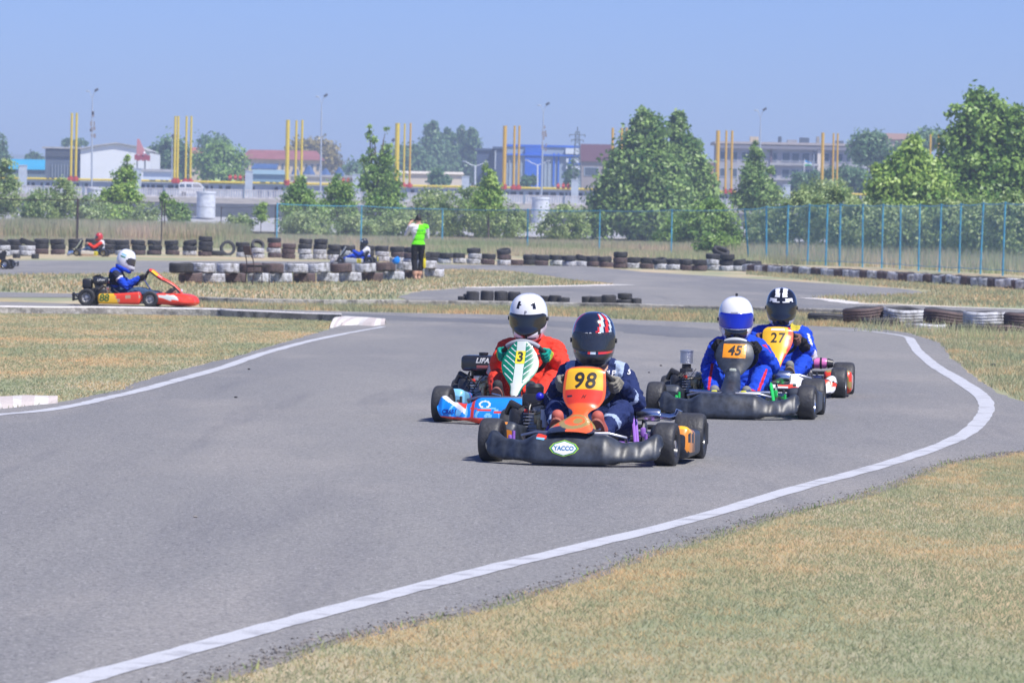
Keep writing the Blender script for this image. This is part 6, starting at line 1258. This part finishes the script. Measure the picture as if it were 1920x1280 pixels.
for s in (-1, 1): MB().box((s * 0.11, 0.775, 0.205), (0.045, 0.03, 0.028), bev=0.01).build('clip', mat('clip_yellow', (0.60, 0.58, 0.05), 0.5), root45)

# ---- 27: tall yellow panel with flames
P27 = [(.27, .590, .095, .012), (.285, .565, .125, .020), (.30, .52, .132, .026), (.325, .47, .128, .030), (.36, .42, .112, .026), (.40, .36, .080, .020), (.45, .30, .050, .014), (.51, .25, .035, .010), (.58, .20, .022, .008)]
def f27(x, z, u, s):
    n = noise.noise(Vector((x * 26, z * 30, 2))); e = abs(u) + 0.35 * n - 0.35 * max(0, (0.42 - z))
    if x < 0 and e > 0.78: return 1 if n > 0 else 2
    return 2 if (e > 0.97 and z < 0.5) else 0
def b27(x, z, v, cy):
    q = (abs(x) * 0.8 + z * 2.6) % 0.34
    return 1 if q < 0.09 else (2 if q < 0.115 else (3 if z < 0.055 else 0))
k27, z27 = kart_at(1454, 744, 6.0)
root27, bp27, pn27 = make_kart(k27, z27, 'rearmost kart of the group with white and red bodywork and a yellow panel numbered 27', dict(frame=M_dframe, engine='plain', muffler=(C_('pink_can', (0.62, 0.16, 0.42)), 0.046, -0.40, -0.20, 0.27, 'clamp'), tf=0.54, rim=M_alu,
    bumper=STD_B, bfn=b27, bmats=[M_white, M_rd, M_num, M_num], podfn=lambda x, y, z, f: 1 if (z + y * 0.3) % 0.13 < 0.06 else (2 if y > 0.28 else 0), podmats=[M_white, M_rd, M_gold], panel=P27, pfn=f27, pmats=[M_yelp, M_rd, M_or, M_blk], seat=mat('seat_grey', (0.16, 0.18, 0.2), 0.5), steer=rad(-2)))
decal('race_number', text_geo('27', 0.115, 0.02, 0.05, 1.15), pn27, (0.0, 0.6, 0.50), (-1, 0, 0), (0, 0, 1), 0.003, M_num)
decal('panel_strip', poly_geo([(-0.06, -0.009), (0.06, -0.009), (0.055, 0.009), (-0.055, 0.009)]), pn27, (0.0, 0.6, 0.574), (-1, 0, 0), (0, 0, 1), .002, M_white)

# ---- 88: red and yellow, seen from its right side
P88 = [(.42, .585, .09, .02), (.45, .590, .12, .034), (.50, .565, .135, .045), (.57, .51, .120, .042), (.65, .455, .085, .036), (.75, .41, .055, .030), (.85, .35, .042, .026), (.93, .28, .042, .024), (1.0, .20, .055, .018)]
k88, z88 = kart_at(229, 573.5, -92.0, dy=0.0, heading='abs')
root88, bp88, pn88 = make_kart(k88, z88, 'red and yellow kart numbered 88 seen side on behind the left kerb', dict(frame=M_dframe, engine='tank', tf=0.525, rim=M_alu, ey=-0.36, hub=(0, .33, .46), bumper=[(a, y + 0.33 - 0.25 * a, z0, z1 + 0.03, d + 0.40) for a, y, z0, z1, d in STD_B], bfn=lambda x, z, v, cy: 1 if (0.12 < z < 0.20 and abs(x) > 0.495 and cy > -0.2 + (0.2 - z) * 8) else 0, bmats=[M_rd, M_silv],
    podfn=lambda x, y, z, f: 1 if y < -0.04 + (z - 0.12) * -0.6 + 0.02 else (2 if (noise.noise(Vector((y * 9, z * 26, 1))) > 0.18 and 0.08 < z < 0.17) else 0), podmats=[M_rd, M_yelp, C_('panel_tan', (0.45, 0.28, 0.18))], pod=dict(y0=-0.33, y1=0.37, h=0.24),
    panel=P88, pth=0.03, pfn=lambda x, z, u, s: 1 if (abs(u) > 0.45 and z > 0.5 and z < 0.575) else (2 if 0.2 < s < 0.5 and abs(abs(u) - 0.7) < 0.06 else 0), pmats=[M_rd, M_yelp, M_white, M_blk]))
pods = [c for c in root88.children if c.name.startswith('side_pod')]
for pd in pods:
    sx = 1 if sum(v.co.x for v in pd.data.vertices) > 0 else -1
    decal('race_number', text_geo('88', 0.165, 0.025, 0.12, 0.95), pd, (sx * 0.6, -0.225, 0.135), (0, sx, 0), (0, 0, 1), 0.003, mat('number_green', (0.03, 0.12, 0.02), 0.5), pd)
MB().box((0, 0.98, 0.27), (0.10, 0.03, 0.05), bev=0.01).build('clip', M_white, root88)

# ---- 14: far away on the left, heading left
k14, z14 = kart_at(172, 480.5, 88.0, dy=0.0, heading='abs')
podp = [M_lem, C_('pod_pale', (0.55, 0.50, 0.40)), C_('pod_rust', (0.50, 0.22, 0.12))]
root14, bp14, pn14 = make_kart(k14, z14, 'far pale kart with a yellow number 14 driving left along the left tyre stacks', dict(frame=M_dframe, engine='plain', bumper=STD_B, bfn=lambda x, z, v, cy: 1 if z > 0.13 else 0, bmats=[C_('fair_grey', (0.40, 0.42, 0.42)), C_('fair_blue', (0.15, 0.25, 0.5))], rim=M_gold,
    podfn=lambda x, y, z, f: 0 if y < -0.16 else (2 if z < 0.09 else 1), pth=0.05, podmats=podp, panel=[(y + 0.12, z + 0.03, w * 0.9, b + 0.03) for y, z, w, b in P27], pfn=lambda x, z, u, s: 0 if abs(u) > 0.5 else 1, pmats=[C_('pale_lime', (0.62, 0.64, 0.35)), C_('pale_grey', (0.5, 0.52, 0.5)), M_blk]))
for pd in [c for c in root14.children if c.name.startswith('side_pod')]:
    sx = 1 if sum(v.co.x for v in pd.data.vertices) > 0 else -1; decal('race_number', text_geo('14', 0.16, 0.03), pd, (sx * 0.6, -0.24, 0.13), (0, sx, 0), (0, 0, 1), 0.004, M_num, pd)
# ---- far kart behind the island wall
kB, zB = kart_at(668, 495, 86.0, dy=0.0, heading='abs')
rootB, bpB, pnB = make_kart(kB, zB, 'far grey kart with yellow number plates passing behind the low island wall', dict(frame=M_dframe, engine='can', bumper=STD_B, bfn=plain(0), bmats=[C_('fair_pale', (0.45, 0.42, 0.38))], rim=M_dk,
    podfn=lambda x, y, z, f: 1 if -0.25 < y < -0.08 else 0, pth=0.04, podmats=[C_('pod_grey', (0.38, 0.40, 0.40)), M_lem], panel=[(y + 0.1, z + 0.02, w * 0.8, b + 0.03) for y, z, w, b in P27], pfn=plain(0), pmats=[C_('panel_pale', (0.45, 0.47, 0.42)), M_blk]))
MB().box((0.0, -0.78, 0.20), (0.24, 0.02, 0.16), bev=0.008).build('number_plate', M_lem, rootB)
for pd in [c for c in rootB.children if c.name.startswith('side_pod')]:
    sx = 1 if sum(v.co.x for v in pd.data.vertices) > 0 else -1; decal('race_number', text_geo('22', 0.12, 0.03), pd, (sx * 0.6, -0.165, 0.13), (0, sx, 0), (0, 0, 1), 0.004, M_num, pd)
# ---- kart cut by the left edge
kC, zC = kart_at(-21, 504, 88.0, dy=0.0, heading='abs')
rootC, bpC, pnC = make_kart(kC, zC, 'red and yellow rear of a kart cut off by the left edge', dict(frame=M_dframe, engine='plain', bumper=STD_B, bfn=plain(0), bmats=[M_rd], rim=M_chrome,
    podfn=lambda x, y, z, f: 0 if y < -0.12 else 1, hub=(0, .33, .46), podmats=[M_yelp, M_rd], pod=dict(y0=-0.42, h=0.30), panel=P88, pfn=plain(0), pmats=[M_rd, M_blk]))

# ------------------------------------------------------------------ drivers
def driver(kroot, label, sp, group='kart drivers'):
    root = empty('person', kroot.location, kroot.rotation_euler.z, label, 'person', group); sp.setdefault('hub', (0, .16, .47)); sp.setdefault('hands', std_hands(sp['hub'])); seated(root, sp)
    h = helmet(sp.get('head', (0, -0.27, 0.745)), sp.get('face', 0.0), sp['hfn'], sp['hmats'], sp['visor'], root, sp.get('hs', 1.0), sp.get('tilt', rad(-8)), open_port=sp.get('open', False), vz=sp.get('vz', (-0.062, 0.052)), vdip=sp.get('vdip', 0.0)); return root, h
cloth = lambda k, c, **q: mat(k, c, 0.88, bump=1.0, bscale=20, spec=0.2, **q)
M_navy_s = cloth('navy_suit', (0.018, 0.030, 0.105)); M_refl = cloth('reflective_tape', (0.34, 0.42, 0.58)); M_red_s = cloth('orange_red_suit', (0.72, 0.050, 0.028)); M_blue_s = cloth('royal_suit', (0.012, 0.06, 0.50)); M_wh_s = cloth('white_cloth', (0.62, 0.62, 0.66)); M_rd_s = cloth('red_stripe', (0.62, 0.03, 0.05)); M_bal = cloth('balaclava', (0.02, 0.02, 0.025)); M_blk_s = cloth('black_cloth', (0.018, 0.018, 0.022)); M_navy_p = cloth('denim', (0.05, 0.09, 0.17))
def c98(b, p, H):
    nm, t, sx, d = b
    if nm == 'fore' and 0.38 < t < 0.52: return 2
    if 0.125 < abs(p.x - 0.03) < 0.18 and p.z > 0.50 and nm in ('torso', 'upper'): return 2
    if nm == 'shin' and 0.5 < t < 0.6: return 2
    if nm == 'torso' and abs(p.x) < 0.05 and p.z > 0.53: return 1
    return 0
d98, h98 = driver(root98, 'driver in a navy suit and a black, red and silver helmet in kart 98', dict(mats=[M_navy_s, M_skin, M_refl], classify=c98, glove=M_knit, glove_cuff=M_knit, sole=mat('terracotta_sole', (0.34, 0.11, 0.08), 0.8, bump=0.6, bscale=140), shoe=mat('shoe_red', (0.45, 0.10, 0.07), 0.7), hub=(0, .16, .452), bulk=0.99, seed=3, lean=0.03, head=(0.035, -0.27, 0.735), az=0.175, toe=0.115,
    hfn=lambda az, z: (3 if z < -0.075 and abs(az) < 1.2 else (lambda q: 1 if (0.16 < q < 0.26 or 0.58 < q < 0.76 or (z < -0.02 and 0.75 < q < 1.5)) else (2 if (0.26 < q < 0.46 or 0.82 < q < 1.0) else (1 if 1.0 < az - z * 1.5 < 1.2 else 0)))(-az - (z - 0.06) * 3.0)) if z < 0.152 else 0,
    hmats=[C_('helmet_navy', (0.012, 0.018, 0.04), coat=1.0, rough=0.15), C_('helmet_red', (0.62, 0.03, 0.02), coat=0.8, rough=0.2), C_('helmet_silver', (0.50, 0.58, 0.66), coat=0.8, rough=0.2), C_('helmet_black', (0.012, 0.012, 0.015), coat=0.6)], visor=glassy('smoked_visor', (0.03, 0.035, 0.045), 0.80), open=True, face=rad(7), tilt=rad(-6), hs=1.02))
decal('maker_name', text_geo('MDS', 0.036, 0.03, 0.25, 1.0), h98, (0.07, 0.0, 0.83), (-1, 0, 0), (0, -0.5, 0.86), 0.003, M_white, h98)
body98 = [c for c in d98.children if c.name.startswith('body')][0]
decal('chest_mark', text_geo('iLP', 0.048, 0.02, 0.0, 0.9), body98, (-0.078, 0.1, 0.522), (-1, 0, 0), (0, 0, 1), 0.010, M_wh_s, body98)
decal('sleeve_mark', text_geo('S', 0.045, 0.03, 0.0, 0.9), body98, (-0.190, 0.1, 0.535), (-1, 0, 0), (0, 0, 1), 0.009, M_wh_s, body98)
def c3(b, p, H):
    nm, t, sx, d = b
    if nm == 'fore' and sx > 0 and 0.05 < t < 0.42 and d.y > -0.02: return 2
    return 0
M_wmask = C_('helmet_white', (0.74, 0.75, 0.78), coat=0.8, rough=0.2); M_hblk = C_('helmet_gloss_black', (0.01, 0.01, 0.012), coat=0.8, rough=0.15)
def h3fn(az, z):
    a = abs(az)
    if z > 0.075 and z < 0.125 and 0.30 < a < 0.62 and (a - 0.30) * 0.16 > abs(z - 0.10) - 0.002: return 1
    if z < -0.04 and 0.40 < a + z * 2.2 < 0.62 and a < 0.9: return 1
    if z < -0.06 and a < 0.14 and z > -0.12 : return 1 if z < -0.095 else 0
    return 0
d3, h3 = driver(root3, 'driver in an orange red suit and white helmet with black visor in kart 3', dict(mats=[M_red_s, M_bal, cloth('pale_patch', (0.60, 0.42, 0.38))], classify=c3, glove=mat('glove_green', (0.0, 0.30, 0.22), 0.95, bump=0.4, bscale=150), glove_cuff=mat('glove_lime', (0.36, 0.55, 0.05), 0.95, bump=0.4, bscale=150), bulk=1.06, seed=8, lean=0.03,
    hands=std_hands((0, .16, .47), th=(0.12, math.pi - 0.12)), hfn=h3fn, hmats=[M_wmask, M_hblk], visor=mat('dark_visor', (0.012, 0.012, 0.014), 0.08, coat=0.6), hs=1.06, head=(0.04, -0.27, 0.758), face=rad(0), tilt=rad(-10), vz=(-0.062, 0.038), vdip=0.055))
decal('helmet_mark', text_geo('IP', 0.030, 0.02, 0, 0.8), h3, (0.04, 0, 0.84), (-1, 0, 0), (0, -0.4, 0.9), 0.003, mat('mark_grey', (0.2, 0.2, 0.22), 0.5), h3)
def c45(b, p, H):
    nm, t, sx, d = b
    if nm == 'upper' and sx < 0 and d.y > 0.0 and abs(d.x + 0.012) < 0.014 and 0.25 < t: return 2
    if nm in ('thigh', 'shin'):
        k = Vector((sx * 0.20, 0.12, 0.31)); e = p - k; 
        if abs(e.x * -sx - 0.018 + (0.0)) < 0.010 and e.y > -0.02 and sx > 0 and e.z > -0.14: return 2
        if sx < 0 and e.y > -0.02 and (abs((e.x + 0.02) + 0.25 * e.z) < 0.010 and -0.13 < e.z < 0.06 or (abs(e.z + 0.12 - 0.4 * (e.x)) < 0.010 and e.x > -0.01)): return 2
    return 0
def h45fn(az, z):
    if z < -0.07: return 1 if (abs(az) < 0.55) else (2 if (math.sin(az * 30) * math.sin(z * 160) > 0.2) else 0)
    return 0
d45, h45 = driver(root45, 'driver in blue with red stripes, white helmet and blue mirror visor, in kart 45', dict(mats=[M_blue_s, M_bal, M_rd_s], classify=c45, glove=M_blk_s, shoe=mat('shoe_grey', (0.20, 0.20, 0.18), 0.8), sole=mat('sole_grey', (0.24, 0.23, 0.19), 0.8, bump=0.5, bscale=120), bulk=0.98, seed=5, kz=0.33, lean=0.03, head=(0.045, -0.27, 0.745),
    hands=std_hands((0, .16, .47), th=(0.55, math.pi - 0.45)), hfn=h45fn, hmats=[M_wmask, M_hblk, C_('helmet_mixed', (0.35, 0.08, 0.10))], visor=mat('blue_mirror', (0.01, 0.025, 0.45), 0.12, metal=0.4, coat=0.8), hs=1.03, face=rad(6), elbow=((0.235, -0.08, 0.36), (-0.255, -0.08, 0.38)), ay=0.52, az=0.115, toe=0.10))
MB().box((0.045, -0.30, 0.915), (0.02, 0.03, 0.035), bev=0.006).build('camera_mount', M_blk, h45)
decal('helmet_mark', text_geo('SHOEI', 0.020, 0.02, 0, 1.0), h45, (0.045, 0, 0.838), (-1, 0, 0), (0, -0.4, 0.9), 0.003, mat('mark_grey', (0.2, 0.2, 0.22), 0.5), h45)
def c27(b, p, H):
    nm, t, sx, d = b
    if nm == 'upper' and sx < 0 and d.y > -0.02 and 0.25 < t < 0.85 and abs(d.x + 0.03) < 0.010: return 2
    if nm == 'fore' and sx < 0 and t < 0.25 and d.y > 0: return 2
    if nm == 'torso' and p.z > 0.55 and abs(p.x) > 0.08 and p.x < 0: return 3
    if nm == 'fore' and t > 0.55 and sx < 0: return 4
    return 0
def h27fn(az, z):
    a = abs(az)
    r = 0.132 * math.sqrt(max(0, 1 - (max(z, 0) / 0.162) ** 2)); xx = abs(r * math.sin(az))
    if z > 0.092 and math.cos(az) > 0 and 0.012 < xx < 0.045: return 1
    if 0.050 + 0.012 * math.cos(az * 9) < z < 0.086 - 0.02 * (a < 0.25) and a < 0.85: return 1
    if z < -0.1 and 0.5 < a < 1.2: return 1
    return 0
d27, h27 = driver(root27, 'driver in a blue suit and black helmet with white stripes in kart 27', dict(mats=[M_blue_s, M_bal, M_wh_s, cloth('yellow_patch', (0.5, 0.42, 0.05)), M_blk_s], classify=c27, glove=mat('glove_brown', (0.20, 0.10, 0.07), 0.9, bump=0.4), glove_cuff=M_blk_s, shoe=mat('shoe_grey', (0.20, 0.20, 0.18), 0.8), sole=mat('sole_brown', (0.20, 0.14, 0.10), 0.8), bulk=1.12, seed=11, kx=0.23, kz=0.29,
    hfn=h27fn, hmats=[M_hblk, M_wmask], visor=mat('dark_visor', (0.012, 0.012, 0.014), 0.08, coat=0.6), hs=1.02, vdip=0.06, head=(0, -0.27, 0.765)))
def c88(b, p, H):
    nm, t, sx, d = b
    if nm in ('thigh', 'shin'): return 4
    if nm == 'torso': return 3 if p.z > 0.34 and p.z < 0.55 else 0
    if nm == 'upper' and t < 0.30: return 3
    if nm == 'upper' and t < 0.42: return 2
    return 0
d88, h88 = driver(root88, 'driver in a blue suit and plain white helmet looking down in kart 88', dict(mats=[M_blue_s, M_bal, M_wh_s, cloth('dark_vest', (0.03, 0.035, 0.06)), M_navy_p], classify=c88, glove=M_blk_s, seed=2, kz=0.25, ky=0.30, ay=0.72, hub=(0, .33, .46), hipy=-0.16, chy=-0.10, elbow=((0.25, 0.08, 0.33), (-0.25, 0.08, 0.33)),
    hands=std_hands((0, .33, .46)), hfn=lambda az, z: 1 if (1.7 < abs(az) < 2.4 and 0.045 < z < 0.075) else (2 if (1.7 < abs(az) < 2.4 and 0.015 < z < 0.04) else 0), hmats=[M_wmask, M_lb, M_grn], visor=mat('grey_visor', (0.05, 0.05, 0.06), 0.1, coat=0.6), hs=1.05, tilt=rad(-20), head=(0, 0.06, 0.765), open=False))
# thick blue collar of that driver
H_ = Vector((0, 0.06, 0.765)); mb = MB(); mb.tube([H_ + Vector((math.cos(t) * 0.095, -0.05 + math.sin(t) * 0.10, -0.15 - 0.05 * math.sin(t))) for t in [2 * math.pi * k / 20 for k in range(20)]], 0.035, 10, closed=True); mb.build('neck_brace', M_blue_s, d88)
def simple(col_t, col_a, col_l): return lambda b, p, H: {'torso': col_t, 'upper': col_a, 'fore': col_a, 'thigh': col_l, 'shin': col_l}[b[0]]
d14, h14 = driver(root14, 'driver in an orange suit and a red helmet leaning back in the far kart 14', dict(mats=[M_red_s, M_bal, M_wh_s, M_navy_p], classify=simple(2, 0, 3), glove=M_skin, seed=1, hfn=plain(0), hmats=[C_('helmet_red2', (0.50, 0.03, 0.03), coat=0.7)], visor=mat('grey_visor', (0.05, 0.05, 0.06), 0.1, coat=0.6), head=(0, -0.27, 0.76)))
dB, hB = driver(rootB, 'driver in blue and white with a black helmet in the far grey kart', dict(mats=[M_blue_s, M_bal, M_wh_s], classify=lambda b, p, H: 2 if (b[0] == 'torso' or (b[0] == 'upper' and b[1] < 0.4)) else 0, glove=M_blk_s, seed=4, hfn=lambda az, z: 1 if (0.9 < abs(az) < 1.4 and z > 0.05 and z < 0.09) else 0, hmats=[M_hblk, M_silv], visor=mat('dark_visor', (0.012, 0.012, 0.014), 0.08), head=(0, -0.27, 0.77)))
dC, hC = driver(rootC, 'driver in the kart cut off by the left edge of the photo', dict(mats=[M_blue_s, M_bal], classify=plain(0), glove=M_blk_s, seed=6, head=(0, 0.10, 0.765), chy=-0.06, hipy=-0.12, hub=(0, .33, .46), hands=std_hands((0, .33, .46)), ay=0.7, ky=0.3, kz=0.25, hfn=plain(0), hmats=[M_wmask], visor=MATS['dark_visor']))

# ------------------------------------------------------------------ man in the green vest filming, back to the camera
def standing_man():
    base = G(783, 525); root = empty('person', base, rad(14), 'man in a lime green vest and black trousers filming with a phone', 'person'); mb = MB(); H = Vector((0.0, 0.03, 1.60))
    # facing +Y (away); x to his right
    hipL, hipR = Vector((-0.09, 0, 0.92)), Vector((0.09, 0, 0.92)); ch = Vector((0.0, 0.0, 1.28))
    mb.ball((0, 0, 0.95), (0.17, 0.12, 0.13), 18); mb.ball((0, 0.0, 1.12), (0.165, 0.115, 0.18), 18); mb.ball(ch, (0.20, 0.125, 0.17), 18); capsule(mb, (-0.16, 0, 1.40), (0.16, 0, 1.40), 0.075, 0.075); capsule(mb, (0, 0, 1.42), H - Vector((0, 0.0, 0.05)), 0.06, 0.055); mb.ball(H, (0.078, 0.095, 0.115), 18); mb.ball(H + Vector((0.08, 0, -0.01)), (0.012, 0.02, 0.03), 8); mb.ball(H + Vector((-0.08, 0, -0.01)), (0.012, 0.02, 0.03), 8); mb.ball(H + Vector((0, 0.1, -0.01)), (0.015, 0.02, 0.025), 8)
    arms = [(Vector((-0.21, 0, 1.39)), Vector((-0.30, 0.16, 1.17)), Vector((-0.17, 0.30, 1.47))), (Vector((0.21, 0, 1.39)), Vector((0.27, 0.10, 1.12)), Vector((0.10, 0.30, 1.30)))]
    for sh, el, wr in arms: capsule(mb, sh, el, 0.068, 0.052); capsule(mb, el, wr, 0.050, 0.032)
    legs = [(hipL, Vector((-0.10, 0.03, 0.50)), Vector((-0.07, -0.05, 0.07))), (hipR, Vector((0.11, 0.06, 0.50)), Vector((0.04, 0.02, 0.07)))]
    for a, k, f in legs: capsule(mb, a, k, 0.095, 0.075); capsule(mb, k, f.lerp(k, 0.25), 0.078, 0.070); capsule(mb, k, f, 0.055, 0.036); capsule(mb, f + Vector((0, -0.04, -0.03)), f + Vector((0.01, 0.13, -0.04)), 0.036, 0.028)
    def cl(p):
        if p.z > 1.66 or ((p - H).length < 0.14 and p.y < H.y + 0.03 and p.z > 1.555): return 4
        if p.z > 1.455 and abs(p.x) < 0.11: return 3
        for i, (sh, el, wr) in enumerate(arms):
            t1, d1 = seg_t(p, sh, el); t2, d2 = seg_t(p, el, wr)
            if (d2 < 0.07 and t2 > 0.05) or (d1 < 0.08 and t1 > 0.1 and abs(p.x) > 0.17): return 3 if (t2 > 0.75 and d2 < 0.06) else 1
        if p.z > 0.93: return 1 if (p.x < -0.03 - 0.16 * (1.45 - p.z) / 0.5 + 0.02 and p.z > 1.0) else 0
        if p.z > 0.24: return 2
        return 3
    b_ = remesh(mb, 'body', [cloth('hivis_green', (0.16, 0.78, 0.02)), M_wh_s, M_blk_s, M_skin, mat('hair_black', (0.02, 0.018, 0.018), 0.7)], 0.013, cl, root, 4, wrinkle=0.006, wscale=8)
    # hands with fingers round the phone
    for i, (wr, tgt) in enumerate(((arms[0][2], Vector((-0.11, 0.34, 1.55))), (arms[1][2], Vector((0.05, 0.34, 1.36))))):
        mb = MB(); d = (tgt - wr); capsule(mb, wr, wr + d * 0.55, 0.03, 0.034, 10)
        for k in range(4): a = wr + d * 0.6 + Vector((0.016 * (k - 1.5), 0, 0.004 * k)); capsule(mb, a, a + d * 0.3 + Vector((0.02, 0, 0.01)), 0.010, 0.009, 8); capsule(mb, a + d * 0.3 + Vector((0.02, 0, 0.01)), a + d * 0.4 + Vector((0.045, 0.005, 0)), 0.009, 0.008, 8)
        capsule(mb, wr + d * 0.2 + Vector((0.025, 0, 0)), wr + d * 0.75 + Vector((0.05, 0.01, 0)), 0.012, 0.010, 8); remesh(mb, 'hand', [M_skin], 0.006, None, root, 2)
    decal('vest_lettering', text_geo('SECURITY', 0.062, 0.02), b_, (0.05, -0.2, 1.30), (1, 0, 0), (0, 0, 1), 0.006, mat('vest_print', (0.05, 0.35, 0.03), 0.8), b_)
    ph = MB().box((-0.07, 0.36, 1.56), (0.15, 0.012, 0.075), bev=0.006).build('phone', M_blk, None); ph.location = base; ph.rotation_euler = (0, 0, rad(14)); tag(ph, 'black phone held up by the man in the green vest', 'phone')
    bg_ = MB(); bg_.box((0.17, -0.0, 0.44), (0.08, 0.08, 0.26), bev=0.035); bg_.tube([(0.15, 0, 0.56), (0.17, 0, 0.80), (0.19, 0, 0.56)], 0.006, 6); o = bg_.build('yellow_bag', mat('yellow_cloth', (0.65, 0.55, 0.02), 0.8, bump=0.4)); o.location = base; tag(o, 'small yellow bag beside the leg of the man in the green vest', 'bag')
standing_man()
# ------------------------------------------------------------------ chair, bags, stones
def chair():
    base = G(483, 534.5); root = empty('chair', base, rad(-62), 'old metal framed chair with a maroon back standing before the island wall', 'chair'); r = 0.012
    for sx in (-1, 1):
        MB().tube([(sx * 0.20, 0.20, 0), (sx * 0.19, 0.19, 0.43)], r, 8).build('leg', M_rust, root); MB().tube([(sx * 0.20, -0.22, 0), (sx * 0.19, -0.18, 0.43)], r, 8).build('leg', M_rust, root)
        MB().tube([(sx * 0.19, -0.18, 0.43), (sx * 0.18, -0.22, 0.62), (sx * 0.18, -0.29, 0.88)], r, 8).build('back_post', M_rust, root)
    MB().tube([(-0.19, 0.19, 0.42), (0.19, 0.19, 0.42), (0.19, -0.18, 0.42), (-0.19, -0.18, 0.42)], r, 8, closed=True).build('seat_frame', M_rust, root)
    MB().box((0, 0, 0.445), (0.40, 0.38, 0.03), bev=0.012).build('seat', M_blkm, root); MB().box((0, -0.27, 0.78), (0.38, 0.03, 0.22), Matrix.Rotation(rad(15), 3, 'X'), bev=0.012).build('backrest', M_tm, root)
chair()
def lump(name, p, sz, m, label, cat, seed):
    mb = MB(); mb.ball((0, 0, sz[2] * 0.8), sz, 16); mb.v = [tuple(Vector(v) * (1 + 0.30 * noise.noise(Vector(v) * (1.2 / max(sz)) + Vector((seed, 0, 0))))) for v in mb.v]; tag(mb.build(name, m, None, p, angle=30), label, cat)
lump('plastic_bag', G(741, 528.5) + Vector((0, 0.45, 0.46)), (0.10, 0.08, 0.09), mat('bag_blue', (0.0, 0.18, 0.62), 0.5), 'crumpled bright blue plastic bag on the island tyre wall left of the standing man', 'bag', 3)
lump('stone', G(1862, 687), (0.032, 0.03, 0.018), M_rubd, 'small dark stone on the dry grass at the right, outside the white line', 'stone', 5)
for i, (x, y, s, l) in enumerate([(467, 694, .014, 'dark crumb of rubber on the asphalt left of the white line, left one'), (442, 747, .014, 'dark crumb of rubber on the asphalt below the left white line'), (1239, 687, .014, 'tiny dark stone on the asphalt above kart 45, near its engine'), (1217, 700, .012, 'tiny pebble on the asphalt beside the tiny dark stone'), (366, 972, .010, 'tiny pale pebble on the empty foreground asphalt')]):
    lump('stone', G(x, y) + Vector((0, 0, 0.006)), (s, s, s * 0.5), M_rubd if i < 4 else M_tan, l, 'stone', i)
